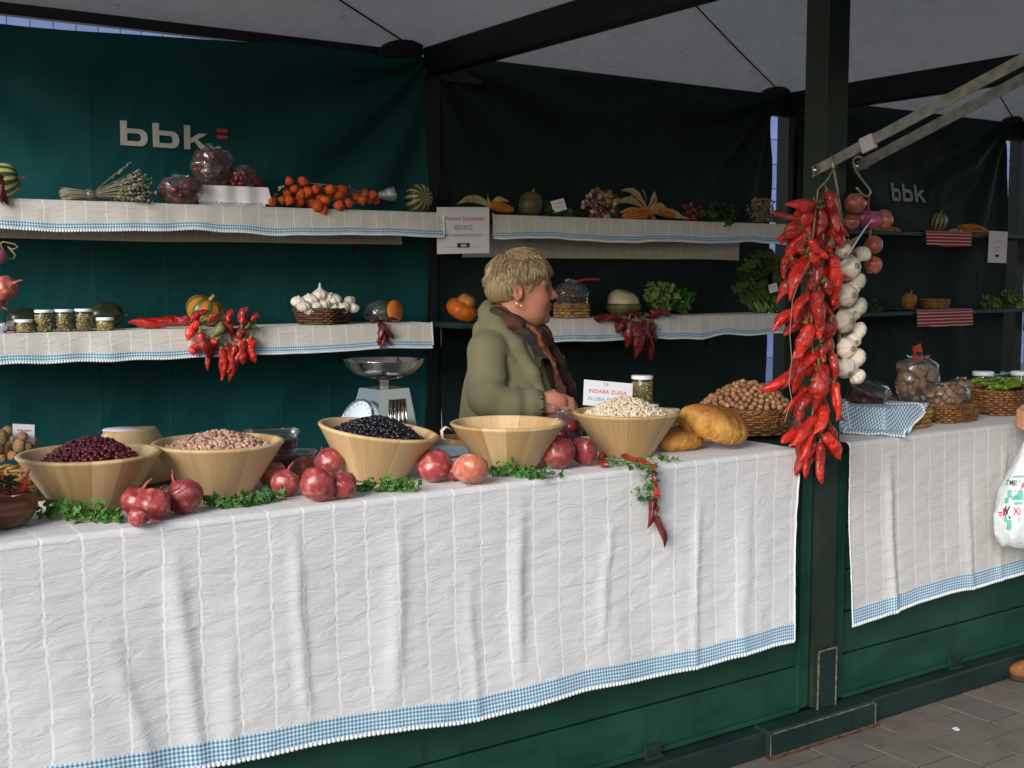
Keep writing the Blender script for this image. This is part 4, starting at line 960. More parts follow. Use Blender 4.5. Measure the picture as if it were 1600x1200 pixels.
def net_of(px, py, w, h, z, y, label, matk, name, film='film', n=40, size=0.016, cat='bag', tail=None, tailmat=None, seed=0, grp=None, pname='dried_pepper', shape='pep'):
    """a tied see-through bag filled with produce"""
    c = at(px, py, y=y); k = mpp(c); W = w*k/2; H = h*k; t = thing(name, label, cat, (c.x, y, z+0.006), group=grp); rs = random.Random(seed+5)
    D = min(W*0.75, 0.09); mats = []
    for i in range(n):
        for _ in range(20):
            q = Vector((rs.uniform(-1, 1), rs.uniform(-1, 1), rs.uniform(0.06, 0.80)))
            e = math.sin(math.pi*min(1, 0.18+0.62*(q.z)))
            if math.hypot(q.x, q.y) < e*0.86: break
        kk = rs.uniform(0.7, 1.2)*size; mats.append((rrot(), (q.x*W, q.y*D, q.z*H), (kk*1.25, kk, kk*0.8) if shape == 'pep' else (kk, kk, kk)))
    V, F = batch(BEAD_V, BEAD_F, mats); g = G(); g.V = [tuple(v) for v in V]; g.F = [tuple(f) for f in F]; g.jitter(size*0.35, 0.55/size, seed)
    obj(pname, g, MT[matk], t, kind='stuff')
    pr = [(0, 0.0)]; m = 14
    for j in range(m+1): q = j/m; e = math.sin(math.pi*min(1, 0.16+0.66*q))**0.7 if q < 0.86 else 0.30*(1.0+(q-0.86)*2.5); pr.append((e, q*1.03))
    f = G(); f.lathe(pr, 22, sx=W*1.03, sy=D*1.05); f.V = [(v[0], v[1], v[2]*H) for v in f.V]; f.jitter(min(W, H)*0.14, 1.6/max(W, H)*2.2, seed+1.0); f.jitter(min(W, H)*0.05, 60, seed+2.0)
    f.V = [(v[0], v[1], max(v[2], 0.0)) for v in f.V]
    obj('bag_film', f, MT[film], t)
    if tail:
        tg = G(); A = Vector((0, 0, H*0.95)); B = at(tail[0], tail[1], y=y-0.01)-Vector(t.location); mid = A.lerp(B, 0.5)+Vector((0, 0, 0.006))
        tg.tube([A, A.lerp(mid, 0.5), mid, B], [0.006, 0.009, 0.013, 0.022], 8, flat=0.35); tg.jitter(0.004, 60, seed); obj('tied_end', tg, MT[tailmat], t)
    return t
def bulb_geo(seed=0, cl=9):
    g = G(); pr = [(0, -0.72), (0.22, -0.74), (0.42, -0.66), (0.78, -0.42), (0.98, -0.08), (1.0, 0.12), (0.90, 0.36), (0.62, 0.62), (0.30, 0.84), (0.17, 1.05), (0.12, 1.35), (0.10, 1.55), (0, 1.56)]
    g.lathe(pr, cl*5, wob=lambda a, z: (1-0.17+0.17*abs(math.cos(a*cl/2+seed))**0.55) if z < 0.8 else 1.0); return g.mesh('bulb')
def bulb_short(seed, cl):
    me = bulb_geo(seed, cl)
    for v in me.vertices:
        if v.co.z > 0.62: v.co.z = 0.62+(v.co.z-0.62)*0.30
    return me
GAR = [bulb_geo(0, 9), bulb_geo(1, 7), bulb_geo(2, 8), bulb_short(0.5, 8), bulb_short(1.5, 9)]; GM = {}
def garlic_mesh(matk, v):
    if (matk, v) not in GM: m2 = GAR[v].copy(); m2.materials.append(MT[matk]); GM[(matk, v)] = m2
    return GM[(matk, v)]
g = G(); g.lathe([(0, -0.80), (0.24, -0.79), (0.27, -0.72), (0.2, -0.70)], 12); g.jitter(0.05, 5); GROOT = g.mesh('root_plate'); GROOT.materials.append(MT['husk'])
def superell(a, p): c, s = math.cos(a), math.sin(a); return (math.copysign(abs(c)**p, c), math.copysign(abs(s)**p, s))
def basket(t, W, D, H, flare=1.15, p=0.6, rows=8, stakes=22, matk='wicker', rr=None, closed_bottom=True, rim=0.006):
    """woven basket: strands run in and out of upright stakes"""
    rr = rr or H/rows*0.56; Vs = []; Fs = []; n0 = 0; ns = stakes*4
    for k in range(rows):
        z = H*(k+0.5)/rows; f = 1+(flare-1)*(z/H); path = []
        for i in range(ns):
            a = 2*math.pi*i/ns; cx, cy = superell(a, p); o = rr*0.85*math.cos(stakes*a/2*2*0.5+k*math.pi)
            path.append(Vector((cx*(W*f+o), cy*(D*f+o), z)))
        g = G(); g.tube(path, rr, 6, closed=True); Vs += g.V; Fs += [tuple(i+n0 for i in q) for q in g.F]; n0 = len(Vs)
    obj('weave', fast_mesh('weave', Vs, np.array(Fs)), MT[matk], t, kind='stuff')
    g = G()
    for i in range(stakes):
        a = 2*math.pi*i/stakes; cx, cy = superell(a, p); g.tube([(cx*W, cy*D, 0.002), (cx*W*flare, cy*D*flare, H)], rr*0.8, 5)
    obj('stakes', g, MT[matk], t, kind='stuff')
    for q in (0, 1):
        path = []
        for i in range(ns):
            a = 2*math.pi*i/ns; cx, cy = superell(a, p); tw = i*0.9+q*math.pi; path.append(Vector((cx*(W*flare+rim*0.8*math.cos(tw)), cy*(D*flare+rim*0.8*math.cos(tw)), H+rim*0.6+rim*0.6*math.sin(tw))))
        g = G(); g.tube(path, rim*0.75, 6, closed=True); obj('rim', g, MT[matk], t)
    g = G(); m = 40; V = [(superell(2*math.pi*i/m, p)[0]*W, superell(2*math.pi*i/m, p)[1]*D, 0.004) for i in range(m)]; g.add(V, [tuple(range(m))]); obj('bottom', g, MT[matk], t, smooth=False)
def jar(px, py_b, w, h, y, z, label, grp='small jars of seeds', exact=None, name='seed_jar'):
    c = at(px, py_b, y=y); k = mpp(c); r = w*k/2; H = h*k; t = thing(name, label, 'jar', exact or (c.x, y, z+0.006), group=grp)
    lh = 0.13 if h > 22 else 0.24
    g = G(); g.lathe([(0, 0.0), (r*0.86, 0.0), (r*0.94, H*0.04), (r*0.94, H*0.76*(1 if h > 22 else .86)), (r*0.80, H*0.88), (r*0.80, H*0.95)], 26); obj('glass', g, MT['glass'], t)
    g = G(); g.lathe([(0, H*(1-lh)+0.001), (r*0.92, H*(1-lh)), (r*0.95, H*(1-lh)+0.002), (r*0.95, H-0.003), (r*0.90, H), (0, H)], 28); obj('lid', g, MT['lid'], t)
    mats = []
    hf = H*(0.74 if h > 22 else 0.66)
    for i in range(230 if h > 22 else 120):
        a = random.uniform(0, 6.28); rr_ = r*0.84*(1 if random.random() < 0.72 else math.sqrt(random.random())); s = r*random.uniform(0.09, 0.14); z_ = random.uniform(0.03*H, hf) if rr_ > r*0.8 else hf
        mats.append((rrot(), (rr_*math.cos(a), rr_*math.sin(a), z_), (s*1.5, s, s*0.7)))
    V, F = batch(BEAD6_V, BEAD6_F, mats); g = G(); g.lathe([(0, 0.02*H), (r*0.82, 0.02*H), (r*0.82, hf), (0, hf)], 18); F = np.concatenate([F, np.array(tri(g.F))+len(V)]); V = np.concatenate([V, np.array(g.V)])
    obj('seeds', fast_mesh('seeds', V, F), MT['seed'], t, kind='stuff'); return t
def text_mesh(body, size, matr, parent, loc, rot, name='lettering', align='CENTER', squeeze=1.0, bold=0.0):
    cu_ = bpy.data.curves.new('lettering', 'FONT'); cu_.body = body; cu_.size = size; cu_.align_x = align; cu_.align_y = 'CENTER'; cu_.offset = bold
    tmp = bpy.data.objects.new('tmp_text', cu_); COL.objects.link(tmp); dg = bpy.context.evaluated_depsgraph_get(); dg.update()
    me = bpy.data.meshes.new_from_object(tmp.evaluated_get(dg)); bpy.data.objects.remove(tmp); bpy.data.curves.remove(cu_)
    me.name = name; me.materials.clear(); o = bpy.data.objects.new(name, me); COL.objects.link(o); me.materials.append(matr); o.parent = parent; o.location = loc; o.rotation_euler = rot; o.scale = (squeeze, 1, 1); return o
def card(center, w, h, fr, label, lines, name='price_card', cat='card', matk='paper', thick=0.0012, grp=None):
    """flat sign; fr columns: right, up, towards the reader"""
    t = thing(name, label, cat, center, rot=fr, group=grp); g = G(); g.box((0, 0, 0), (w, h, thick)); obj('sheet', g, MT[matk], t)
    for (txt, size, x, y, mk, sq) in lines:
        if txt[0] == '#':          # writing too small to read: a row of short pen strokes
            g = G(); n = len(txt); ww = size*0.62*sq; rs = random.Random(len(txt)*7+int(abs(x*1000)))
            for i in range(n):
                xx = x+(i-(n-1)/2)*ww
                for q in range(2): g.box((xx+rs.uniform(-.2, .2)*ww, y+rs.uniform(-.12, .12)*size, thick/2+0.0006), (ww*rs.uniform(.12, .3), size*rs.uniform(.35, .7), 0.0004), Matrix.Rotation(rs.uniform(-.5, .5), 3, 'Z'))
            obj('lettering', g, MT[mk], t, kind='stuff'); continue
        text_mesh(txt, size, MT[mk], t, (x, y, thick/2+0.0008), (0, 0, 0), squeeze=sq)
    return t
def upright(yaw=0.0, lean=0.0, roll=0.0): return Matrix.Rotation(yaw, 3, 'Z')@Matrix.Rotation(math.pi/2-lean, 3, 'X')@Matrix.Rotation(roll, 3, 'Z')

# ------------------------------------------------------------------ upper left shelf
gourd(4, 275, 29, ZU, 'green and cream striped gourd at the left end of the upper shelf', 'gourd_green', 13, 0.92, axis=(0.9, -0.35, 0.2), grp='striped pumpkins')
t = thing('pepper_string', 'dry red peppers hanging off the left end of the upper shelf', 'pepper string', at(0, 290, y=YS+0.02))
for (a, b_, w) in (((-4, 272), (15, 320), 18), ((-10, 280), (4, 318), 16), ((2, 280), (-8, 316), 15)):
    pepper(t, at(*a, y=YS-0.015)-Vector(t.location), at(*b_, y=YS-0.035)-Vector(t.location), w*0.0024, MT['pepper_dry'])
# herb bundle
def herb_bundle(pa, pb, pt, z, y, label, matk, n=170, head=0.085, name='herb_bundle', cat='dried herbs', hsize=0.009):
    A = at(*pa, y=y); B = at(*pt, y=y); C_ = at(*pb, y=y); o0 = Vector((B.x, y, z+0.006)); t = thing(name, label, cat, o0); g = G(); hd = []
    A = Vector((A.x, y, z+0.028))-o0; B = Vector((0, 0, 0.024)); C_ = Vector((C_.x, y, z+0.045))-o0
    for k in range(n):
        r1 = Vector((0, random.gauss(0, .010), random.gauss(0, .008))); r2 = Vector((random.uniform(-.06, .02), random.gauss(0, head*0.55), random.gauss(0.0, head*0.42)))
        e = C_+r2; e.z = max(e.z, 0.004); a = A+r1*1.3+Vector((random.uniform(-.01, .02), 0, 0)); a.z = max(a.z, 0.003)
        g.tube([a, B+r1*0.7, B.lerp(e, 0.55)+Vector((0, 0, 0.004)), e], 0.0013, 4)
        for q in range(6): s_ = hsize*random.uniform(.5, 1); hd.append((rrot(), B.lerp(e, random.uniform(.6, 1.03)), (s_*1.4, s_*0.6, s_*0.6)))
    obj('stems', g, MT[matk], t, kind='stuff'); V, F = batch(BEAD6_V, BEAD6_F, hd); obj('flower_heads', fast_mesh('flower_heads', V, F), MT[matk], t, kind='stuff')
    g = G(); g.tube([B+Vector((-.012, 0, 0)), B+Vector((.014, 0, 0))], 0.022, 12); obj('binding', g, MT['film'], t)
    return t
herb_bundle((98, 306), (225, 300), (140, 305), ZU, YS+0.06, 'bundle of dried grey-green herbs lying on the upper left shelf', 'herb')
# white crate with lace paper and bagged peppers
pA = at(310, 320, y=YS+0.03); pB = at(421, 320, y=YS+0.03); cw = pB.x-pA.x
t = thing('display_box', 'low white box edged with lace paper under the bagged peppers', 'box', ((pA.x+pB.x)/2, YS+0.13, ZU+0.006))
hgt = (at(365, 288, y=YS+0.03).z-at(365, 318, y=YS+0.03).z)
g = G(); g.box((0, 0.01, hgt/2), (cw*0.94, 0.18, hgt), bev=0.004); obj('box', g, MT['paper'], t)
g = G(); n = 34
P = np.zeros((n, 6, 3))
for i in range(n):
    u = i/(n-1)
    for j in range(6): P[i, j] = (-cw/2+cw*u+0.02*max(0, u-0.8)*j/5*4, -0.086-0.004*math.sin(u*20)-0.003*j/5, hgt+0.003-(hgt*0.8+0.010*abs(math.sin(i*1.4))*(j == 5))*j/5)
obj('lace_paper', grid_mesh('lace_paper', P), MT['paper'], t)
net_of(282, 300, 66, 44, ZU, YS+0.05, 'bag of dried red peppers at the left of the white box', 'pepper_dry', 'pepper_bag', n=46, size=0.020, seed=1, grp='clear bags of dried peppers')
net_of(334, 262, 66, 62, ZU+hgt, YS+0.11, 'tall knotted bag of dried red peppers on the white box', 'pepper_dry', 'pepper_bag', n=60, size=0.021, seed=2, tail=(326, 226), tailmat='film', grp='clear bags of dried peppers')
net_of(380, 272, 52, 34, ZU+hgt, YS+0.10, 'small bag of dried red peppers at the right of the white box', 'pepper_dry', 'pepper_bag', n=34, size=0.020, seed=3, grp='clear bags of dried peppers')
# physalis lanterns
t = thing('lantern_bunch', 'bunch of orange paper-lantern fruits on the upper left shelf', 'lantern fruit', at(510, 322, y=YS+0.05)); o0 = Vector(t.location)
g = G(); pr = [(0, -1.15), (0.25, -0.9), (0.72, -0.5), (0.98, 0.0), (0.92, 0.4), (0.6, 0.72), (0.2, 0.86), (0, 0.84)]; g.lathe(pr, 20, wob=lambda a, z: 0.88+0.12*abs(math.cos(a*2.5))); LAN = g.mesh('lantern'); LAN.materials.append(MT['physalis'])
sp = [(452, 283, 7), (473, 284, 9), (460, 295, 7), (449, 302, 8), (470, 302, 8), (481, 300, 9), (493, 296, 8), (516, 296, 9), (534, 298, 10), (440, 313, 7), (452, 313, 8), (468, 315, 9), (487, 317, 10), (500, 308, 8), (497, 322, 10), (520, 306, 8), (529, 303, 9), (545, 318, 8), (530, 321, 9), (508, 314, 9), (556, 308, 7), (570, 304, 9), (578, 312, 7), (566, 313, 8), (588, 314, 6), (425, 315, 7), (505, 328, 8), (583, 305, 8)]
for i, (x, y_, r) in enumerate(sp):
    yy_ = YS+0.02+0.06*random.random() if y_ < 318 else YS-0.012; c = at(x, y_, y=yy_); o = bpy.data.objects.new('lantern', LAN); COL.objects.link(o); o.parent = t; k = r*mpp(c)*1.05
    o.matrix_basis = Matrix.Translation(c-o0)@(rrot() if random.random() < 0.5 else frame_from((random.gauss(0, .4), random.gauss(0, .4), 1))).to_4x4()@Matrix.Diagonal((k, k, k, 1))
g = G()
for k in range(16):
    a = random.choice(sp); b_ = (600, 305); A = at(a[0], a[1], y=YS+0.05)-o0; B = at(*b_, y=YS+0.07)-o0; g.tube([A, A.lerp(B, .4)+Vector((0, 0, random.uniform(-.01, .012))), B], 0.0016, 4)
obj('stems', g, MT['herb_pale'], t, kind='stuff')
g = G(); A = at(586, 306, y=YS+0.07)-o0; B = at(613, 303, y=YS+0.07)-o0; g.tube([A, A.lerp(B, .3), A.lerp(B, .7), B], [0.012, 0.016, 0.026, 0.034], 12); g.jitter(0.008, 60); obj('foil_wrap', g, MT['foil'], t)
obj('leaves', leaf_batch([at(random.choice((430, 440, 500, 510, 545)), random.uniform(288, 312), y=YS+0.05)-o0 for _ in range(14)], 0.018), MT['herb_pale'], t, kind='stuff')
gourd(654, 304, 23, ZU, 'small striped pumpkin turned base forward at the right end of the upper left shelf', 'gourd_green', 14, 0.88, axis=(0.05, -1, 0.10), y=YS+0.09, stem=False, grp='striped pumpkins')

# ------------------------------------------------------------------ lower left shelf
gourd(36, 499, 18, ZL, 'dark oval squash behind the leftmost seed jars', 'zucchini', 8, 1.4, axis=(1, 0.2, 0.05), y=YS+0.20, depth=0.02, name='squash', cat='squash', grp='dark squashes')
gourd(165, 494, 21, ZL, 'dark oval squash behind the rightmost short jar', 'zucchini', 8, 1.35, axis=(1, 0.1, 0.05), y=YS+0.20, depth=0.02, name='squash', cat='squash', grp='dark squashes')
jar(37, 517, 29, 20, YS+0.05, ZL, 'short seed jar at the left end of the row of jars')
jar(69, 516, 29, 34, YS+0.06, ZL, 'tall seed jar, left of the three tall ones on the shelf'); jar(100, 516, 29, 34, YS+0.06, ZL, 'tall seed jar in the middle of the three tall ones')
jar(131, 516, 29, 34, YS+0.06, ZL, 'tall seed jar, right of the three tall ones on the shelf'); jar(164, 516, 29, 20, YS+0.05, ZL, 'short seed jar in front of the dark squash')
p = at(5, 512, y=YS+0.05); g = G(); g.ell((0, 0, 0.018), (0.045, 0.03, 0.02), seg=16, rings=10); g.jitter(0.018, 40); tag(obj('foil_packet', g, MT['foil'], loc=(p.x, p.y, ZL+0.012)), 'crumpled foil packet at the left end of the lower shelf', 'foil')
t = thing('red_pepper', 'large red pepper lying pointed end left on the lower shelf', 'pepper', at(250, 512, y=YS+0.05)); pepper(t, at(268, 503, y=YS+0.07)-Vector(t.location), at(203, 510, y=YS+0.05)-Vector(t.location), 0.052, MT['pepper'], 'pepper')
t = thing('red_pepper', 'blunt red pepper lying beside the green and orange pumpkin', 'pepper', at(280, 512, y=YS+0.05)); pepper(t, at(297, 500, y=YS+0.05)-Vector(t.location), at(248, 504, y=YS+0.05)-Vector(t.location), 0.050, MT['pepper'], 'pepper', k=1)
gourd(321, 488, 31, ZL, 'green and orange flattened pumpkin behind the hanging peppers', 'gourd_orange', 10, 0.72, axis=(0.35, -0.35, 1), y=YS+0.14, grp=None)
def pepper_bunch(label, items, y, matk, scale=0.00225, twine=None, grp='strings of red peppers'):
    o0 = at(items[0][0], items[0][1], y=y); t = thing('pepper_string', label, 'pepper string', o0, group=grp)
    for (ax_, ay, bx, by, w) in items:
        dy = random.uniform(-0.02, 0.012); pepper(t, at(ax_, ay, y=y+dy)-o0, at(bx, by, y=y+dy+random.uniform(-.012, .012))-o0, w*mpp(o0), MT[matk])
    if twine:
        g = G(); g.tube([at(*q, y=y)-o0 for q in twine], 0.0022, 5); obj('twine', g, MT['twine'], t)
    return t
pepper_bunch('string of glossy red peppers drooping over the lower left shelf', [
    (300, 500, 326, 484, 15), (312, 503, 292, 533, 17), (322, 498, 340, 490, 15), (312, 520, 322, 560, 22), (335, 534, 327, 580, 14), (309, 540, 300, 556, 16), (352, 540, 358, 597, 22), (345, 545, 344, 596, 16), (370, 540, 358, 585, 19),
    (381, 532, 378, 570, 22), (392, 528, 400, 567, 20), (366, 538, 372, 505, 26), (345, 512, 362, 505, 24), (357, 505, 362, 482, 16), (378, 505, 388, 480, 17), (385, 508, 374, 500, 18), (392, 502, 404, 488, 14), (338, 530, 320, 545, 18), (375, 545, 371, 580, 14), (330, 540, 316, 548, 14)], YS-0.035, 'pepper', twine=[(300, 500), (325, 525), (350, 540), (380, 530), (400, 505)])
# garlic basket
pA = at(505, 506, y=YS+0.12); t = thing('garlic_basket', 'square brown wicker basket of garlic on the lower left shelf', 'basket', (pA.x, YS+0.12, ZL+0.006), rot=(0, 0, R(38)))
k = mpp(pA); basket(t, 0.083, 0.075, 0.062, 1.28, 0.28, 6, 20, 'wicker_dark', rim=0.005); o0 = pA
for i, (x, y_, r) in enumerate([(466, 472, 11), (484, 470, 13), (500, 462, 12), (519, 470, 14), (545, 473, 11), (475, 479, 11), (492, 482, 12), (506, 478, 11), (536, 482, 11), (521, 484, 11), (503, 487, 10), (482, 484, 10), (552, 482, 9), (512, 466, 11)]):
    yb = YS+0.05+0.10*(1 if y_ < 474 else 0.25); c = at(x, y_, y=yb); rr = r*mpp(c)*1.12; q = thing('garlic_bulb', 'white garlic bulb heaped in the square wicker basket', 'garlic', c, group='garlic bulbs in the basket')
    ax_ = (random.gauss(0, .5), random.gauss(-.2, .5), 1) if i != 2 else (0, 0, 1); o = bpy.data.objects.new('bulb', garlic_mesh('garlic_shelf', 0 if i == 2 else 3+i % 2)); COL.objects.link(o); o.parent = q; o.matrix_basis = frame_from(ax_).to_4x4()@Matrix.Diagonal((rr, rr, rr*0.95, 1))
# cut squash in film
c = at(618, 487, y=YS+0.07); rr = 17.5*mpp(c); t = thing('cut_squash', 'film-wrapped squash with its orange cut face forward', 'squash', (c.x, c.y, ZL+0.007+rr)); fr = frame_from((0.35, -1, 0.12))
g = G(); g.lathe([(0, 0.0), (rr*0.97, 0.0), (rr, -0.004)], 30); obj('cut_face', g, MT['squash_cut'], t, rot=fr)
g = G(); g.lathe([(rr, -0.003), (rr*1.03, -0.03), (rr*0.9, -0.09), (rr*0.5, -0.12), (0, -0.125)], 30); obj('rind', g, MT['zucchini'], t, rot=fr)
g = G(); g.ell((-0.02, 0, -0.078), (rr*1.30, rr*1.10, 0.075), seg=20, rings=12); g.jitter(0.012, 40); obj('film_wrap', g, MT['film'], t, rot=fr)
pepper_bunch('small string of thin dried chillies below the cut squash', [(592, 498, 578, 503, 8), (596, 500, 588, 522, 9), (600, 505, 586, 535, 9), (597, 510, 612, 528, 8), (600, 515, 612, 540, 8), (599, 520, 598, 548, 9), (601, 512, 615, 532, 8), (604, 498, 620, 503, 7), (596, 525, 590, 540, 7)], YS-0.028, 'pepper_dry', twine=[(594, 495), (598, 510), (600, 535)])
# onion string at the left edge
t = thing('onion_string', 'pink onions hanging on twine at the left edge of the picture', 'onion string', at(2, 400, y=0.75)); 
onion(-4, 400, 13, (0.2, 0, 1), '', 'onion_violet', 1, parent=t, y=0.75); onion(8, 450, 20, (0.5, -0.7, 0.4), '', 'onion_hang', 0, parent=t, y=0.75); onion(-6, 468, 16, (0.3, -0.5, -0.6), '', 'onion', 1, parent=t, y=0.76)
g = G(); o0 = Vector(t.location); g.tube([at(*q, y=0.75)-o0 for q in ((-10, 385), (5, 378), (22, 381), (28, 386), (20, 390), (12, 385), (24, 398), (22, 404), (12, 404), (2, 385), (-10, 360), (-16, 200), (-18, 80), (-20, -60))], 0.0018, 5); obj('twine', g, MT['twine'], t)
# ------------------------------------------------------------------ paper signs
c = at(724, 360, y=YS-0.02); k = mpp(c)
sg = card(c, 88*k*1.03, 72*k, upright(R(-6), R(-3), R(1.5)), 'white paper sign hung between the two shelves', [
    ('Postura Gorostiaga', 0.026, 0.008, 0.052, 'ink_red', 0.95), ('BERRIZ', 0.030, 0.0, 0.012, 'ink_grey', 1.0), ('ORTUARIAK/HORTALIZAS', 0.0175, 0.0, -0.022, 'ink_grey', 0.9)], name='paper_sign', cat='sign', matk='paper_dim')
g = G(); g.box((0, -0.066, 0.0012), (0.062, 0.021, 0.001)); obj('logo_block', g, MT['ink_green'], sg); text_mesh('bbk', 0.017, MT['paper'], sg, (0, -0.066, 0.0028), (0, 0, 0), bold=0.0004)
g = G(); g.box((-0.060, -0.074, 0.0010), (0.055, 0.0012, 0.0006)); obj('rule_line', g, MT['ink_grey'], sg); g = G(); g.box((0.060, -0.074, 0.0010), (0.055, 0.0012, 0.0006)); obj('rule_line', g, MT['ink_grey'], sg)
c = at(1559, 386, y=YS-0.03); k = mpp(c)
s2 = card(c, 38*k*1.15, 49*k, upright(R(-4), 0, R(-1)), 'small paper sign on the far stall', [('#######', 0.016, 0, 0.035, 'ink_red', 1), ('####', 0.018, 0, 0.0, 'ink_grey', 1), ('#########', 0.012, 0, -0.022, 'ink_red', 1)], name='paper_sign', cat='sign', matk='paper_dim')
g = G(); g.box((-0.004, -0.055, 0.0012), (0.034, 0.016, 0.001)); obj('logo_block', g, MT['ink_black'], s2)

# ------------------------------------------------------------------ corn, flowers and greens on the upper shelf right of the sign
def corn_geo(L_=0.13, r=0.021):
    mats = []; rows = 12
    for a in range(rows):
        for j in range(20):
            t = (j+0.5)/20; rr = r*math.sin(math.pi*min(0.96, 0.22+0.72*t))**0.6; w = 2*math.pi*a/rows
            mats.append((Matrix.Rotation(w, 3, 'X'), (t*L_, -math.sin(w)*rr, math.cos(w)*rr), (L_/38, r*0.27, r*0.20)))
    V, F = batch(BEAD6_V, BEAD6_F, mats); g = G(); g.lathe([(0, 0), (r*0.85, 0.01), (r*0.9, L_*0.5), (r*0.4, L_*0.97), (0, L_)], 14); Vb = np.array([(v[2], v[1], v[0]) for v in g.V]); F = np.concatenate([F, np.array(tri(g.F))+len(V)]); V = np.concatenate([V, Vb])
    return fast_mesh('corn_cob', V, F)
CORN = corn_geo(); CORN.materials.append(MT['corn'])
def husk_strip(g, A, B, C_, w):
    P = []; n = 9
    for i in range(n):
        t = i/(n-1); p = (1-t)**2*Vector(A)+2*t*(1-t)*Vector(B)+t*t*Vector(C_); ww = w*(math.sin(math.pi*min(1, t*0.85+0.12)))
        d = Vector((0, random.uniform(-.2, .2), 1)).normalized(); P.append((p+d*ww*0.5, p+Vector((0, -0.004, 0)), p-d*ww*0.5))
    b = len(g.V); g.add([q for r in P for q in r], [(i*3+j, (i+1)*3+j, (i+1)*3+j+1, i*3+j+1) for i in range(n-1) for j in range(2)])
def corn(cobs, husks, label, y, z, grp='corn cobs with dry husks'):
    A0 = at(cobs[0][0], cobs[0][1], y=y); o0 = Vector((A0.x, y, z+0.006)); t = thing('corn_cob', label, 'corn', o0, group=grp)
    for (ax_, ay, bx, by) in cobs:
        A = at(ax_, ay, y=y); B = at(bx, by, y=y-0.01); o = bpy.data.objects.new('kernels', CORN); COL.objects.link(o); o.parent = t; d = B-A; s = d.length/0.13
        z_ = d.normalized(); fr = frame_from(d, (0, 0, 1)); M3 = Matrix((fr.col[2], fr.col[0], fr.col[1])).transposed(); o.matrix_basis = Matrix.Translation(A-o0)@M3.to_4x4()@Matrix.Diagonal((s, s, s, 1))
    for h in husks:
        g = G(); husk_strip(g, at(*h[0], y=y+random.uniform(-.01, .03))-o0, at(*h[1], y=y)-o0, at(*h[2], y=y+random.uniform(-.02, .02))-o0, h[3]*0.0036); obj('husk', g, MT['cornhusk'], t)
    return t
corn([(766, 320, 801, 328)], [((768, 325), (745, 300), (714, 319), 10), ((768, 322), (735, 305), (722, 312), 9), ((768, 322), (760, 312), (762, 303), 9), ((768, 320), (775, 306), (795, 315), 8)], 'yellow corn cob with husk beside the paper sign', YS+0.06, ZU)
gourd(829, 320, 19, ZU, 'small dull green gourd next to the corn cob', 'dull_gourd', 7, 1.05, axis=(0.2, 0, 1), y=YS+0.08, depth=0.04, name='gourd', cat='gourd'); 
def bouquet(px, py, w, h, y, z, label, mats_, n, size, name='dried_flowers', cat='dried flowers', leafk='herb', grp=None):
    c = at(px, py, y=y); k = mpp(c); o0 = Vector((c.x, y, z+0.006)); t = thing(name, label, cat, o0, group=grp); cz = c.z-o0.z; g = G(); per = {m: [] for m in mats_}
    for i in range(n):
        a = random.uniform(0, 6.28); r = math.sqrt(random.random()); p = Vector((math.cos(a)*r*w*k/2, random.uniform(-.03, .03), cz+math.sin(a)*r*h*k/2)); p.z = max(p.z, 0.008)
        s = size*random.uniform(.6, 1.2); per[random.choice(mats_)].append((frame_from((random.gauss(0, .5), -1, random.gauss(.3, .4))), p, (s, s, s*0.6)))
        if i % 3 == 0: g.tube([p, p.lerp(Vector((w*k*0.55, 0.01, 0.012)), .6), Vector((w*k*0.75, 0.02, 0.010))], 0.0012, 4)
    for m, l in per.items():
        if l: V, F = batch(BEAD_V, BEAD_F, l); obj('blossoms', fast_mesh('blossoms', V, F), MT[m], t, kind='stuff')
    obj('stems', g, MT[leafk], t, kind='stuff'); return t
for nm, c_ in (('fl_pink', (0.40, 0.16, 0.15)), ('fl_yellow', (0.46, 0.28, 0.04)), ('fl_white', (0.52, 0.45, 0.36)), ('fl_wine', (0.13, 0.018, 0.025)), ('fl_red', (0.20, 0.02, 0.03))): MT[nm] = mat(nm+'_petals', c_, tuple(k_*0.6 for k_ in c_), rough=0.7, vs=80, island=0.3)
t = herb_bundle((905, 322), (862, 322), (888, 322), ZU, YS+0.08, 'film-wrapped bundle of green herbs behind a small card', 'leaf_dark', n=60, head=0.05)
c = at(873, 321, y=YS+0.03); card(c, 0.074, 0.056, upright(R(-8), R(10), R(14)), 'small tilted card propped on the upper right shelf', [('########', 0.0115, 0, 0.010, 'ink_red', 1), ('#######', 0.0115, 0, -0.008, 'ink_grey', 1)])
bouquet(940, 319, 66, 46, YS+0.06, ZU, 'mixed bunch of small dried flowers, pink, yellow and wine red', ['fl_pink', 'fl_pink', 'fl_yellow', 'fl_white', 'fl_white', 'fl_wine'], 130, 0.0125)
corn([(975, 338, 1018, 332), (1012, 326, 1024, 346), (1005, 337, 975, 336), (1030, 330, 1055, 338)], [((1010, 330), (1000, 290), (970, 298), 9), ((1010, 330), (1030, 285), (1022, 318), 10), ((1012, 328), (1000, 300), (985, 305), 9), ((1015, 330), (1045, 335), (1078, 342), 8), ((1008, 325), (1012, 305), (1003, 296), 7), ((1015, 325), (1035, 310), (1020, 305), 8), ((1012, 330), (985, 300), (962, 320), 10), ((1014, 330), (1030, 318), (1042, 325), 11), ((1008, 332), (990, 325), (968, 332), 9), ((1016, 332), (1050, 325), (1066, 338), 8)], 'cluster of husked corn cobs in the middle of the upper right shelf', YS+0.05, ZU)
bouquet(1080, 333, 44, 30, YS+0.07, ZU, 'small clump of dark red dried berries right of the corn', ['fl_red', 'fl_wine', 'fl_pink'], 54, 0.011, 'dried_berries', 'dried berries', 'herb')
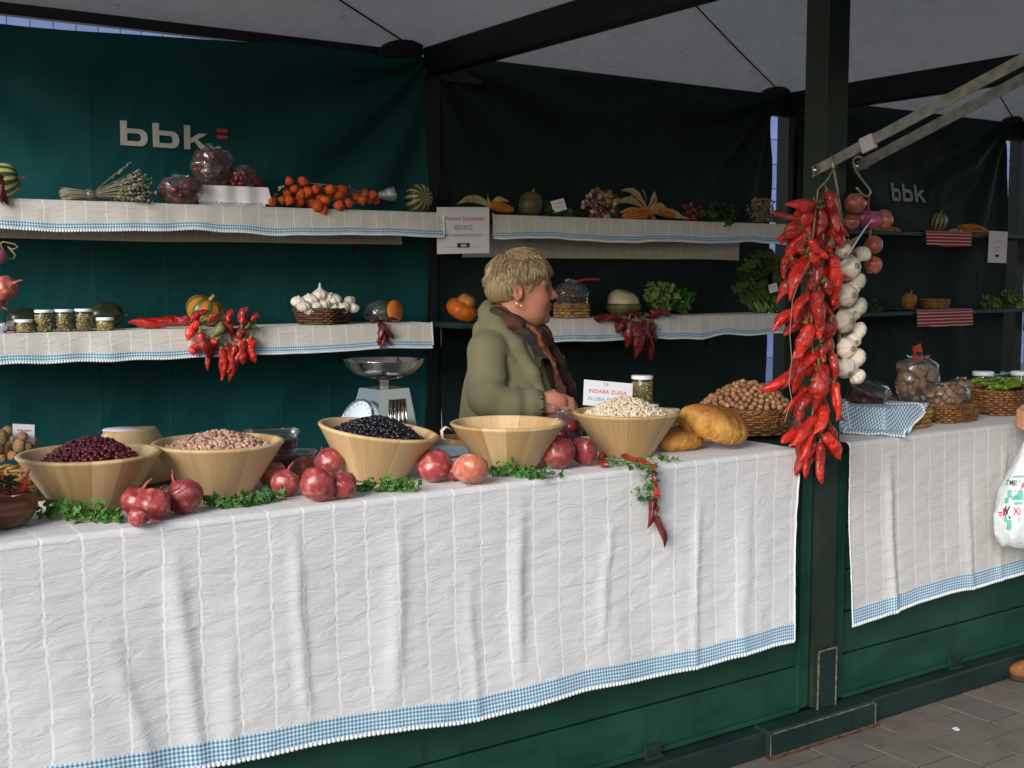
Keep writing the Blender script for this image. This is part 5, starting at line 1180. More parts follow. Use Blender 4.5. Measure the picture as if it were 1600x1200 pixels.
def leafy(px, py, w, h, y, z, n, size, label, matk, name='greens', cat='greens', spread=0.9, extra=None, grp=None):
    c = at(px, py, y=y); k = mpp(c); o0 = Vector((c.x, y, z+0.006)); t = thing(name, label, cat, o0, group=grp); cz = c.z-o0.z; cs = []
    for i in range(n):
        a = random.uniform(0, 6.28); r = math.sqrt(random.random()); q = Vector((math.cos(a)*r*w*k/2, random.uniform(-.05, .05), cz+math.sin(a)*r*h*k/2)); q.z = max(q.z, 0.006) if extra is None else q.z; cs.append(q)
    obj('leaves', leaf_batch(cs, size, spread=spread, lobes=4), MT[matk], t, kind='stuff')
    g = G()
    for i in range(9): q = random.choice(cs); g.tube([(random.uniform(-.01, .01), 0, 0.006), q*0.5+Vector((0, 0, 0.004)), q], 0.002, 4)
    obj('stems', g, MT['stem'] if matk != 'leaf_dark' else MT['leaf_dark'], t, kind='stuff'); return t
leafy(1126, 336, 66, 36, YS+0.02, ZU, 80, 0.028, 'dark leafy sprigs spilling over the edge of the upper right shelf', 'leaf_dark', name='leafy_sprigs', extra=True)
bouquet(1192, 328, 58, 38, YS+0.06, ZU, 'pale bushy dried plant near the blue gap', ['herb_pale', 'herb_pale', 'herb'], 230, 0.007, 'dried_plant', 'dried plant', 'herb_pale')

# ------------------------------------------------------------------ lower shelf behind the person
c = at(722, 480, y=YS+0.10); rr = 26*mpp(c); t = thing('turban_squash', 'orange turban squash on bare shelf left of the person', 'squash', (c.x, c.y, ZL+0.006+rr*0.62)); fr = frame_from((0.30, -0.35, 0.85))
obj('lower_rind', ribbed(rr, rr*0.62, 10, 0.05), MT['pumpkin'], t, rot=fr); g = ribbed(rr*0.60, rr*0.55, 4, 0.16, 24); g.V = [(v[0], v[1], v[2]+rr*0.52) for v in g.V]; obj('crown', g, MT['pumpkin_green'], t, rot=fr)
c = at(893, 490, y=YS+0.10); t = thing('chip_basket', 'small yellow splint basket half hidden behind the person', 'basket', (c.x, YS+0.10, ZL+0.006)); basket(t, 0.062, 0.055, 0.062, 1.05, 0.35, 4, 14, 'straw')
net_of(893, 455, 58, 46, ZL+0.035, YS+0.10, 'net of brown nuts with a red tied end behind the face', 'wicker_dark', 'nut_net', n=60, size=0.013, film='film', tail=(935, 436), tailmat='pepper', seed=11, shape='n', pname='nuts', grp='nets of nuts')
gourd(974, 473, 26, ZL, 'pale cream patty squash on the lower right shelf', 'gourd_white', 6, 0.78, axis=(0.15, -0.3, 1), y=YS+0.11, stem=False, depth=0.10, name='squash', cat='squash'); c = at(974, 482, y=YS+0.11); g = G(); rr_ = 27*mpp(c); g.lathe([(0, 0.004), (rr_*0.7, 0.005), (rr_*1.05, rr_*0.45), (rr_*1.0, rr_*0.72), (rr_*0.9, rr_*0.74)], 28, wob=lambda a, z: 0.97+0.05*abs(math.cos(a*3))); tag(obj('squash_dish', g, MT['dull_gourd'], loc=(c.x, YS+0.11, ZL+0.006)), 'dark green lower half of a gourd cupping the pale squash', 'gourd')
leafy(1032, 466, 50, 44, YS+0.12, ZL, 120, 0.026, 'yellow-green lettuce head beside the pale squash', 'lettuce', name='lettuce', cat='lettuce'); leafy(1066, 470, 34, 38, YS+0.12, ZL, 70, 0.022, 'darker curly lettuce right of the pale one', 'leaf', name='lettuce', cat='lettuce')
pepper_bunch('dark red pepper string drooping over the lower right shelf', [(955, 498, 928, 496, 14), (970, 496, 945, 497, 14), (1000, 490, 975, 492, 14), (1020, 488, 1048, 492, 15), (1010, 492, 1030, 498, 12), (975, 500, 962, 518, 15), (982, 500, 978, 545, 22), (992, 503, 993, 562, 22), (1000, 506, 1013, 565, 22), (1012, 505, 1005, 535, 17), (1018, 505, 1022, 535, 20), (968, 500, 960, 512, 12), (1005, 500, 1012, 545, 16)], YS-0.03, 'pepper_dry', twine=[(960, 495), (985, 505), (1005, 508), (1025, 495)])
# chard
MT['chard'] = mat('chard_leaf', (0.040, 0.075, 0.014), (0.075, 0.12, 0.028), rough=0.45, vs=14, island=0.4)
t = thing('chard_bunch', 'tall bunch of chard with pale stalks at the shelf end', 'chard', Vector((at(1190, 487, y=YS+0.10).x, YS+0.10, ZL+0.006))); o0 = Vector(t.location); g = G(); cs = []
for k in range(26):
    b_ = at(random.choice((1188, 1195, 1210, 1216))+random.uniform(-5, 5), 482, y=YS+0.10+random.uniform(-.03, .03)); b_.z = ZL+0.010; e = at(random.uniform(1155, 1228), random.uniform(400, 450), y=YS+0.10+random.uniform(-.06, .06)); m_ = b_.lerp(e, .5)+Vector((random.uniform(-.02, .02), 0, 0))
    g.tube([b_-o0, b_.lerp(m_, .6)-o0, m_-o0, e-o0], [0.011, 0.009, 0.007, 0.003], 5)
    for q in range(5): cs.append(m_.lerp(e, random.uniform(0.1, 1.1))-o0+Vector((random.gauss(0, .018), random.gauss(0, .015), random.gauss(0, .012))))
obj('stalks', g, MT['stem'], t, kind='stuff'); obj('leaves', leaf_batch(cs, 0.062, spread=0.55, lobes=3), MT['chard'], t, kind='stuff')
c = at(1208, 450, y=YS-0.0); card(c, 0.062, 0.046, upright(R(-5), R(5), R(12)), 'small white card tucked in the chard', [('#######', 0.010, 0, 0.008, 'ink_red', 1), ('#######', 0.010, 0, -0.008, 'ink_blue', 1)])

# ------------------------------------------------------------------ far stall produce
gourd(1466, 352, 14, ZU-0.01, 'dark striped gourd on the far upper shelf', 'gourd_green', 9, 1.1, y=YS+0.1, name='gourd', cat='gourd')
corn([(1380, 360, 1405, 361)], [((1380, 360), (1372, 356), (1362, 358), 6)], 'corn cob lying at the left of the far upper shelf', YS+0.06, ZU-0.01); corn([(1500, 361, 1540, 363)], [((1500, 361), (1490, 358), (1480, 362), 6)], 'corn cob at the right of the far upper shelf', YS+0.06, ZU-0.01)
gourd(1420, 477, 12, ZL, 'small yellow ribbed squash on the far lower shelf', 'pumpkin_green', 9, 1.15, y=YS+0.08, name='squash', cat='squash')
c = at(1460, 487, y=YS+0.10); t = thing('straw_basket', 'shallow yellow straw basket on the far lower shelf', 'basket', (c.x, YS+0.10, ZL+0.010)); basket(t, 0.080, 0.06, 0.045, 1.2, 0.9, 4, 16, 'straw')
leafy(1550, 472, 26, 22, YS+0.08, ZL, 40, 0.026, 'small cabbage on the far lower shelf under the sign', 'lettuce', name='cabbage', cat='cabbage'); leafy(1586, 468, 34, 30, YS+0.08, ZL, 60, 0.030, 'larger cabbage at the right edge of the far shelf', 'lettuce', name='cabbage', cat='cabbage')
leafy(1362, 480, 26, 22, YS+0.0, ZL, 26, 0.022, 'wilted green sprig at the left of the far lower shelf', 'leaf_dark', name='leafy_sprigs')

# ------------------------------------------------------------------ flap struts, hooks and hanging strings at the front post
def strut(pa, ya, pb, x, label, ext=1.62):
    A = at(*pa, x=x); B = at(*pb, x=x); d = (B-A).normalized(); E = A+(B-A)*ext; t = thing('flap_strut', label, 'strut', A, group='galvanised struts at the front post')
    fr = frame_from(d, (1, 0, 0)); L_ = (E-A).length
    g = G(); g.box((0, 0, L_/2), (0.006, 0.030, L_), bev=0.002); g.box((0.010, 0.012, L_/2), (0.016, 0.004, L_)); obj('bar', g, MT['galv'], t, rot=fr)
    g = G(); g.tube([(-0.012, 0, 0.02), (0.035, 0, 0.02)], 0.009, 6); g.tube([(-0.016, 0, 0.02), (-0.010, 0, 0.02)], 0.013, 12); obj('bolt', g, MT['steel'], t, rot=fr); return t, A, E
s1, A1, E1 = strut((1268, 270), 0, (1600, 92), 2.775, 'front galvanised strut rising from the post, carrying the pepper hook')
s2_, A2, E2 = strut((1333, 264), 0, (1600, 122), 2.935, 'rear galvanised strut carrying the onion hook')
# scrap of tape on the front strut
c = at(1356, 224, x=2.772); g = G(); g.box((0, 0, 0), (0.012, 0.042, 0.046)); g.jitter(0.004, 60); t = tag(obj('paper_tape', g, MT['paper_dim'], loc=c, rot=frame_from((E1-A1))), 'scrap of white tape wrapped round the front strut', 'tape')
YP = -0.085
def hook(pts, y, label):
    P = [at(px, py, y=y+dy) for px, py, dy in pts]; t = thing('hanging_hook', label, 'hook', P[0], group='bent wire hooks'); g = G(); Q = []
    for i in range(len(P)-1):
        for k in range(4): Q.append(P[i].lerp(P[i+1], k/4)-P[0])
    Q.append(P[-1]-P[0])
    for _ in range(2): Q = [Q[0]]+[(Q[i-1]+Q[i]*2+Q[i+1])*0.25 for i in range(1, len(Q)-1)]+[Q[-1]]
    g.tube(Q, 0.0036, 7); obj('wire', g, MT['wire'], t); return t
hook([(1307, 262, 0.03), (1303, 246, 0.02), (1299, 243, 0.0), (1301, 255, -0.012), (1306, 285, -0.012), (1310, 304, -0.01), (1306, 306, 0.0)], YP+0.02, 'thin straight hook on the front strut above the garlic')
hook([(1352, 262, 0.04), (1347, 246, 0.03), (1338, 244, 0.01), (1332, 252, 0.0), (1336, 266, 0.0), (1350, 285, 0.0), (1361, 299, 0.0), (1357, 307, 0.0), (1349, 306, 0.0), (1338, 293, 0.0)], -0.03, 'thick bent wire hook on the rear strut holding the onions')
items = []
for (a, b_, c_, d_, w) in [(460, 190, 225, 215, 100), (340, 345, 85, 290, 50), (410, 240, 400, 480, 120), (515, 215, 490, 445, 85), (560, 95, 640, 420, 110), (350, 390, 250, 640, 130), (340, 395, 190, 465, 70), (430, 470, 560, 630, 85), (590, 370, 665, 555, 120), (590, 510, 600, 590, 80), (380, 620, 290, 960, 110), (500, 610, 380, 900, 120), (590, 590, 610, 990, 110), (240, 610, 225, 790, 65), (290, 630, 300, 740, 70), (400, 900, 320, 1120, 85), (490, 880, 470, 1180, 120), (330, 1030, 140, 1200, 90), (440, 500, 470, 690, 110), (540, 800, 570, 900, 90), (600, 900, 620, 1040, 90), (380, 480, 360, 600, 80), (640, 330, 745, 445, 60), (350, 235, 330, 350, 60)]:
    items.append((1180+a/5, 280+b_/5, 1180+c_/5, 280+d_/5, w/5))
for (a, b_, c_, d_, w) in [(350, 20, 290, 265, 115), (430, 0, 430, 130, 75), (520, 10, 510, 240, 110), (540, 235, 545, 430, 75), (290, 270, 175, 455, 62), (410, 215, 280, 520, 120), (450, 300, 440, 640, 120), (545, 435, 540, 700, 72), (370, 470, 190, 655, 58), (370, 530, 285, 705, 95), (490, 610, 400, 795, 85), (570, 665, 635, 695, 36), (410, 680, 200, 850, 95), (390, 770, 290, 960, 62), (400, 830, 350, 1100, 95), (450, 850, 460, 1140, 78), (470, 800, 605, 970, 95), (520, 730, 575, 870, 62), (400, 420, 390, 560, 80), (480, 180, 470, 300, 60), (430, 730, 400, 830, 70)]:
    items.append((1180+a/4.447, 500+b_/4.447, 1180+c_/4.447, 500+d_/4.447, w/4.447))
for k_ in range(26):
    yy0 = random.uniform(318, 690); xx0 = random.gauss(1272, 12); an = random.gauss(0.0, 0.55); ln = random.uniform(46, 72); items.append((xx0, yy0, xx0-math.sin(an)*ln-4, yy0+math.cos(an)*ln, random.uniform(15, 23), 1))
o0 = at(1276, 300, y=YP); ps = thing('pepper_string', 'long string of bright red peppers hanging before the front post', 'pepper string', o0, group='strings of red peppers')
for i, (a, b_, c_, d_, w, *bk) in enumerate(items):
    dy = 0.045+random.uniform(-.012, .02) if bk else -0.035*math.sin(i*2.1)-0.010; pepper(ps, at(a, b_, y=YP+dy*0.5)-o0, at(c_, d_, y=YP+dy)-o0, w*mpp(o0)*1.12, MT['pepper'])
g = G(); g.tube([at(*q, y=YP)-o0 for q in ((1304, 262), (1292, 282), (1278, 296), (1276, 320), (1268, 385), (1274, 440), (1266, 520), (1275, 580), (1270, 640), (1268, 660))], 0.0026, 6); obj('twine', g, MT['twine'], ps)
g = G(); g.tube([at(*q, y=YP-0.05)-o0 for q in ((1270, 400), (1252, 430), (1238, 470), (1234, 520), (1237, 560), (1233, 600), (1237, 625), (1230, 645), (1226, 660))], 0.0013, 5); obj('loose_twine', g, MT['twine'], ps)
mats = [(rrot(), at(1180+x/5, 280+y_/5, y=YP-0.02)-o0, (0.008, 0.004, 0.003)) for x, y_ in [(random.gauss(490, 25), random.gauss(180, 30)) for _ in range(16)]+[(random.gauss(410, 20), random.gauss(560, 25)) for _ in range(14)]+[(random.gauss(500, 20), random.gauss(1250, 20)) for _ in range(12)]+[(random.gauss(510, 20), random.gauss(1430, 30)) for _ in range(10)]]
V, F = batch(BEAD6_V, BEAD6_F, mats); obj('calyx_bits', fast_mesh('calyx_bits', V, F), MT['stalk'], ps, kind='stuff')
# garlic braid
YG = -0.045; o0 = at(1328, 380, y=YG); gb_ = thing('garlic_braid', 'braid of white garlic bulbs hanging beside the red peppers', 'garlic braid', o0)
bl = [(745, 685, 85, (0.1, 1, -0.1)), (845, 580, 62, (-0.5, 0.3, -0.8)), (805, 800, 65, (-0.8, 0.2, 0.3)), (720, 905, 85, (0.1, 1, 0.0)), (810, 1000, 70, (-0.7, 0.4, 0.4)), (700, 1110, 85, (0.05, 1, -0.05)), (808, 1185, 65, (-0.8, 0.2, 0.45)), (888, 1355, 0, 0), (718, 1320, 79, (0.1, 1, 0)), (802, 1397, 68, (-0.8, 0.3, 0.35)), (706, 1480, 78, (0.2, 0.8, 0.5)), (800, 1545, 62, (-0.6, 0.2, 0.7)), (750, 1500, 60, (-0.2, 0.6, 0.8)), (690, 560, 60, (0.3, 0.8, 0.5)), (770, 1260, 58, (0.4, 0.9, 0.2)), (760, 860, 55, (0.6, 0.9, 0.2)), (765, 1050, 55, (0.6, 0.9, -0.2))]
for i, (x, y_, r, ax_) in enumerate(bl):
    if r == 0: continue
    c = at(1180+x/5, 280+y_/5, y=YG-0.01*(i % 2)); rr = r/5*mpp(c)*1.14; o = bpy.data.objects.new('bulb', garlic_mesh('garlic', i % 3)); COL.objects.link(o); o.parent = gb_; M_ = Matrix.Translation(c-o0)@frame_from(ax_).to_4x4()@Matrix.Diagonal((rr, rr, rr, 1)); o.matrix_basis = M_
    q = bpy.data.objects.new('root_plate', GROOT); COL.objects.link(q); q.parent = o
g = G()
for k in range(9):
    xo = random.uniform(-14, 14); g.tube([at(1327+xo*0.7+random.uniform(-4, 4), 372+random.uniform(-3, 10), y=YG+0.02)-o0]+[at(1322+xo*math.cos(j*0.8+k), 385+j*28, y=YG+0.025+0.006*math.sin(j+k))-o0 for j in range(8)], [0.006]*9, 6, flat=0.5)
g.jitter(0.003, 50); obj('braided_stalks', g, MT['husk'], gb_, kind='stuff')
g = G(); g.tube([at(*q, y=YG-0.005)-o0 for q in ((1309, 300), (1314, 330), (1319, 368))], 0.0028, 5); obj('twine', g, MT['twine'], gb_)
# onion string
YO = -0.02; os_ = thing('onion_string', 'string of copper and violet onions hanging beside the garlic', 'onion string', at(1352, 320, y=YO))
for (x, y_, r, mk, ax_) in ((780, 190, 82, 'onion_hang', (0.3, -0.3, 0.9)), (748, 335, 62, 'onion_hang', (0.2, 0.6, 0.5)), (840, 310, 66, 'onion_violet', (0.8, -0.3, 0.3)), (925, 320, 72, 'onion_violet', (-0.3, 0.3, 0.9)), (1005, 315, 72, 'onion_hang', (-0.9, 0.2, 0.4)), (925, 515, 72, 'onion_hang', (-0.7, 0.2, 0.5)), (920, 670, 72, 'onion_hang', (-0.4, 0.3, -0.8))):
    onion(1180+x/5, 280+y_/5, r/5, ax_, '', mk, 1, parent=os_, y=YO+random.uniform(-.015, .015), neck=False)
o0 = Vector(os_.location); g = G(); g.tube([at(*q, y=YO)-o0 for q in ((1358, 303), (1356, 325), (1362, 345), (1358, 380), (1362, 410))], 0.004, 6); obj('twine', g, MT['papery'], os_)
c = at(1338, 377, y=-0.11); fr = Matrix((Vector((0.65, 0.35, 0.62)).normalized(), Vector((-0.5, 0.2, 0.42)).normalized(), Vector((0, -1, 0)))).transposed()
fr = Matrix.Rotation(R(-12), 3, 'Z')@Matrix.Rotation(math.pi/2, 3, 'X')@Matrix.Rotation(R(52), 3, 'Z')@Matrix.Rotation(R(62), 3, 'X')
card(c, 0.125, 0.075, fr, 'white card tied slantwise between the garlic and the onions', [('#########', 0.014, 0, 0.014, 'ink_red', 1), ('######', 0.014, 0, -0.012, 'ink_blue', 1)])
# ------------------------------------------------------------------ people
def skin_mat(name, base, cheek):
    m, nt, b = newmat(name); at_ = nt.nodes.new('ShaderNodeAttribute'); at_.attribute_name = 'tint'
    oc = coords(nt); n = noise_n(nt, oc, 90.0, 4.0); c = mix(nt, math_n(nt, 'MULTIPLY', n, 0.25), at_.outputs['Color'], cheek)
    nt.links.new(c, b.inputs['Base Color']); b.inputs['Roughness'].default_value = 0.5; b.inputs['Subsurface Weight'].default_value = 0.12; b.inputs['Subsurface Scale'].default_value = 0.006
    b.inputs['Subsurface Radius'].default_value = (1.0, 0.35, 0.2); nt.links.new(bump_n(nt, noise_n(nt, oc, 90.0, 5.0, 0.65), 0.35, 0.002), b.inputs['Normal']); return m
def paint(me, V, base, blobs):
    col = np.tile(np.array(base, dtype=np.float32), (len(V), 1))
    for (c, r, cc, a) in blobs:
        w = np.exp(-(((V-np.array(c))/np.array(r))**2).sum(1))[:, None]*a; col = col*(1-w)+np.array(cc)*w
    l = me.attributes.new('tint', 'FLOAT_COLOR', 'POINT'); l.data.foreach_set('color', np.concatenate([col, np.ones((len(V), 1))], 1).astype(np.float32).ravel())
def chain(p, pts, rs, k=0.02):
    d = None
    for i in range(len(pts)-1):
        q = sd_cone(p, pts[i], pts[i+1], rs[i], rs[i+1]); d = q if d is None else smin(d, q, k)
    return d
def finger(p, d, pts, r0, r1, k=0.004):
    n = len(pts); return smin(d, chain(p, pts, [r0+(r1-r0)*i/(n-1) for i in range(n)], 0.003), k)

LX = at(800, 500, y=0.80); lady = thing('person', 'person with short blond hair in an olive coat and striped scarf behind the counter', 'person', (LX.x, 0.80, 0.0), rot=(0, 0, R(-27)))
def body_sdf(p):
    d = sd_ell(p, (0.025, 0, 1.432), (0.097, 0.075, 0.088)); d = smin(d, sd_ell(p, (0.064, 0, 1.368), (0.060, 0.060, 0.088)), 0.03)
    d = smin(d, sd_ell(p, (0.060, 0, 1.320), (0.058, 0.055, 0.038)), 0.025); d = smin(d, sd_ell(p, (0.110, 0, 1.302), (0.017, 0.020, 0.017)), 0.016)
    d = smin(d, sd_cone(p, (0.060, 0, 1.300), (0.02, 0, 1.27), 0.032, 0.043), 0.025)                     # soft under-chin
    for s in (-1, 1):
        d = smin(d, sd_ell(p, (0.088, s*0.036, 1.366), (0.030, 0.026, 0.030)), 0.02); d = smin(d, sd_cone(p, (0.118, s*0.008, 1.424), (0.100, s*0.050, 1.420), 0.010, 0.009), 0.014)
    d = smax(d, -sd_ell(p, (0.134, 0.036, 1.402), (0.020, 0.020, 0.013)), 0.012); d = smax(d, -sd_ell(p, (0.134, -0.036, 1.402), (0.020, 0.020, 0.013)), 0.012)
    d = smin(d, sd_cone(p, (0.121, 0, 1.412), (0.1465, 0, 1.375), 0.0080, 0.0098), 0.010)
    for s in (-1, 1): d = smin(d, sd_ell(p, (0.130, s*0.012, 1.372), (0.013, 0.009, 0.009)), 0.006)
    d = smin(d, sd_ell(p, (0.1225, 0, 1.3490), (0.013, 0.023, 0.0065)), 0.005); d = smin(d, sd_ell(p, (0.1200, 0, 1.3350), (0.013, 0.020, 0.0075)), 0.005)
    d = smax(d, -sd_ell(p, (0.140, 0, 1.3420), (0.011, 0.030, 0.0018)), 0.0025)
    for s in (-1, 1):                                                                                    # ears
        e = sd_ell(p, (0.010, s*0.079, 1.392), (0.017, 0.009, 0.031)); e = smax(e, -sd_ell(p, (0.013, s*0.089, 1.395), (0.009, 0.008, 0.018)), 0.005); d = smin(d, e, 0.006)
        for zz in (1.404,): d = smin(d, sd_cone(p, (0.108, s*0.022, zz+0.0075), (0.100, s*0.045, zz+0.005), 0.0045, 0.004), 0.004); d = smin(d, sd_cone(p, (0.107, s*0.024, zz-0.0085), (0.100, s*0.043, zz-0.007), 0.004, 0.004), 0.005)
    d = smin(d, sd_cone(p, (0.005, 0, 1.345), (-0.03, 0, 1.20), 0.056, 0.062), 0.03)
    d = smin(d, sd_ell(p, (-0.02, 0, 1.03), (0.13, 0.17, 0.24)), 0.05); d = smin(d, sd_ell(p, (-0.01, 0, 0.85), (0.14, 0.18, 0.16)), 0.06)
    for s in (-1, 1):
        d = smin(d, chain(p, [(-0.085, -0.115, 1.19), (-0.10, -0.185, 1.055), (-0.03, -0.19, 1.036), (0.060, -0.185, 1.040)] if s < 0 else [(0.01, 0.125, 1.19), (0.03, 0.175, 1.05), (0.10, 0.155, 1.02), (0.16, 0.10, 1.01)], [0.05, 0.042, 0.032, 0.026]), 0.03)
        d = smin(d, chain(p, [(0, s*0.09, 0.85), (0.01, s*0.10, 0.48), (0.0, s*0.10, 0.08)], [0.085, 0.055, 0.038]), 0.04); d = smin(d, sd_ell(p, (0.05, s*0.10, 0.035), (0.125, 0.042, 0.035)), 0.02)
        if s > 0: d = smin(d, sd_ell(p, (0.19, 0.07, 1.0), (0.04, 0.03, 0.02)), 0.012); d = finger(p, d, [(0.20, 0.05, 1.0), (0.22, 0.03, 0.99), (0.225, 0.01, 0.98)], 0.011, 0.008); continue
        # hand: palm, four fingers, thumb
        h = sd_ell(p, (0.105, s*0.186, 1.040), (0.052, 0.021, 0.036)); d = smin(d, h, 0.014)
        for i, (zz, L_, yy) in enumerate(((1.060, 0.92, -0.008), (1.044, 1.0, -0.004), (1.026, 0.94, 0.0), (1.010, 0.78, 0.004))):
            a = (0.142, s*(0.186+yy), zz); b_ = (0.142+0.034*L_, s*(0.178+yy), zz-0.014); c_ = (0.142+0.050*L_, s*(0.162+yy), zz-0.036); e_ = (0.142+0.050*L_, s*(0.148+yy), zz-0.054); d = finger(p, d, [a, b_, c_, e_], 0.0092, 0.0070)
        d = finger(p, d, [(0.090, s*0.172, 1.064), (0.116, s*0.156, 1.070), (0.142, s*0.148, 1.054), (0.158, s*0.146, 1.036)], 0.011, 0.0078, 0.008)
    return d
V, F = surfnet(body_sdf, (-0.24, -0.34, -0.005), (0.26, 0.26, 1.55), 0.0040); me = fast_mesh('body', V, F)
SK = (0.44, 0.180, 0.108)
paint(me, V, SK, [((0.095, -0.045, 1.362), (0.035, 0.03, 0.028), (0.46, 0.135, 0.095), 0.75), ((0.095, 0.045, 1.362), (0.035, 0.03, 0.028), (0.46, 0.135, 0.095), 0.75), ((0.146, 0, 1.376), (0.016, 0.02, 0.016), (0.46, 0.14, 0.10), 0.7),
    ((0.13, 0, 1.3425), (0.016, 0.022, 0.008), (0.38, 0.10, 0.085), 0.8), ((0.112, 0.034, 1.422), (0.014, 0.022, 0.006), (0.22, 0.12, 0.06), 0.7), ((0.112, -0.034, 1.422), (0.014, 0.022, 0.006), (0.22, 0.12, 0.06), 0.7),
    ((0.112, -0.034, 1.403), (0.014, 0.018, 0.010), (0.30, 0.12, 0.09), 0.55), ((0.010, -0.082, 1.39), (0.016, 0.014, 0.03), (0.48, 0.17, 0.12), 0.5), ((0.14, -0.18, 1.03), (0.05, 0.05, 0.05), (0.45, 0.17, 0.11), 0.5), ((0.05, 0, 0.035), (0.2, 0.3, 0.05), (0.02, 0.015, 0.012), 1.0)])
MT['skin'] = skin_mat('skin', SK, (0.44, 0.15, 0.10)); obj('body', me, MT['skin'], lady)
MT['eye'] = mat('eye', (0.10, 0.07, 0.06), rough=0.15)
MT['brow'] = mat('brow_hair', (0.12, 0.065, 0.03), (0.20, 0.12, 0.06), rough=0.8, vs=300)
for s in (-1, 1):
    g = G(); g.ell((0.1085, s*0.034, 1.4035), (0.0105, 0.0110, 0.0085), seg=12, rings=8); obj('eye', g, MT['eye'], lady)
    g = G(); g.tube([(0.1185, s*0.020, 1.409), (0.1190, s*0.030, 1.4115), (0.1150, s*0.041, 1.410), (0.1060, s*0.049, 1.404)], [0.0010, 0.0020, 0.0020, 0.0010], 6); obj('eyelashes', g, MT['brow'], lady)
    g = G(); g.tube([(0.1255, s*0.014, 1.426), (0.1230, s*0.028, 1.431), (0.1130, s*0.044, 1.430), (0.1030, s*0.054, 1.424)], [0.0015, 0.0026, 0.0024, 0.0010], 6); obj('eyebrow', g, MT['brow'], lady)
g = G(); g.tube([(0.012+0.009*math.cos(a), -0.083, 1.351+0.010*math.sin(a)) for a in [i*math.pi/8 for i in range(16)]], 0.0016, 6, closed=True); obj('earring', g, mat('gold', (0.7, 0.45, 0.15), rough=0.2, metal=1.0), lady)
# hair
def hair_sdf(p):
    d = sd_ell(p, (0.022, 0, 1.436), (0.101, 0.085, 0.093)); d = smin(d, sd_ell(p, (-0.033, 0, 1.405), (0.058, 0.074, 0.060)), 0.03); d = smin(d, sd_ell(p, (0.096, 0, 1.468), (0.026, 0.054, 0.025)), 0.02)
    d = smax(d, -sd_ell(p, (0.140, 0, 1.352), (0.108, 0.14, 0.092)), 0.012)                              # face opening
    for s in (-1, 1): d = smax(d, -sd_ell(p, (0.020, s*0.10, 1.380), (0.026, 0.04, 0.036)), 0.008)         # ear opening
    d = smax(d, 1.352-p[:, 2]+0.15*(p[:, 0]+0.05), 0.012)
    a = np.arctan2(p[:, 1], p[:, 0]+0.02); d = d+0.0012*np.sin(a*34+p[:, 2]*40)+0.0010*np.sin(a*61-p[:, 2]*90); return d
V, F = surfnet(hair_sdf, (-0.12, -0.12, 1.33), (0.16, 0.12, 1.55), 0.0036)
def hair_mat():
    m, nt, b = newmat('blond_hair'); oc = coords(nt); s = nt.nodes.new('ShaderNodeSeparateXYZ'); nt.links.new(oc, s.inputs[0]); a = math_n(nt, 'ARCTAN2', s.outputs[1], math_n(nt, 'ADD', s.outputs[0], 0.03))
    n = noise_n(nt, comb(nt, math_n(nt, 'MULTIPLY', a, 16.0), math_n(nt, 'MULTIPLY', s.outputs[2], 14.0), 0.0), 1.0, 5.0, 0.7); g_ = nt.nodes.new('ShaderNodeNewGeometry')
    f = math_n(nt, 'ADD', math_n(nt, 'MULTIPLY', n, 0.55), math_n(nt, 'MULTIPLY', g_.outputs['Random Per Island'], 0.45)); c = ramp(nt, f, [(0.22, (0.13, 0.085, 0.042)), (0.5, (0.36, 0.255, 0.125)), (0.80, (0.62, 0.50, 0.32))])
    nt.links.new(c, b.inputs['Base Color']); b.inputs['Roughness'].default_value = 0.45; b.inputs['Specular IOR Level'].default_value = 0.4; return m
MT['hair'] = hair_mat(); obj('hair', fast_mesh('hair', V, F), MT['hair'], lady)
g = G(); hc = Vector((0.022, 0, 1.436)); crown = frame_from((-0.40, 0.05, 0.92), (1, 0, 0))
def z_end(az):
    a = abs(math.degrees(az)); return float(np.interp(a, [0, 35, 60, 80, 95, 115, 140, 180], [1.448, 1.446, 1.436, 1.420, 1.402, 1.366, 1.352, 1.350]))
for k in range(3000):                     # layered locks that start anywhere on the scalp and follow the comb direction
    ph = random.uniform(-math.pi, math.pi); th0 = math.acos(random.uniform(-0.25, 0.99)); cl = math.floor(ph*5)+math.floor(th0*4)*13; n_ = random.randint(5, 8); wig = 0.30*math.sin(cl*4.7)+random.uniform(-.22, .22); l0 = random.uniform(-0.002, 0.004); l1 = random.uniform(0.002, 0.010)+0.008*max(0, math.sin(cl*9.1)); pts = []
    for j in range(n_):
        th = th0+j*0.105; ph2 = ph+wig*(j/7)**1.5; dl_ = crown@Vector((math.sin(th)*math.cos(ph2), math.sin(th)*math.sin(ph2), math.cos(th)))
        if dl_.x < 0.6 and dl_.z < 0.55: dl_ = (dl_+Vector((-0.04*j, 0, 0))).normalized()      # sides swept back
        lf_ = l0+(l1-l0)*(j/(n_-1))**1.6; ext = 1.0+(0.05 if dl_.x < -0.2 and dl_.z < 0 else 0); q = hc+Vector((dl_.x*(0.103*ext+lf_), dl_.y*(0.087+lf_), dl_.z*(0.097+lf_)))
        az = math.atan2(dl_.y, dl_.x)
        if q.z < z_end(az)-0.004+random.uniform(-.010, .008): break
        if 0.0 < q.x < 0.042 and abs(q.y) > 0.06 and q.z < 1.412: break
        pts.append(q)
    if len(pts) > 2: g.tube(pts, [0.0011]*(len(pts)-2)+[0.0010, 0.0003], 4)
obj('hair_strands', g, MT['hair'], lady, kind='stuff')
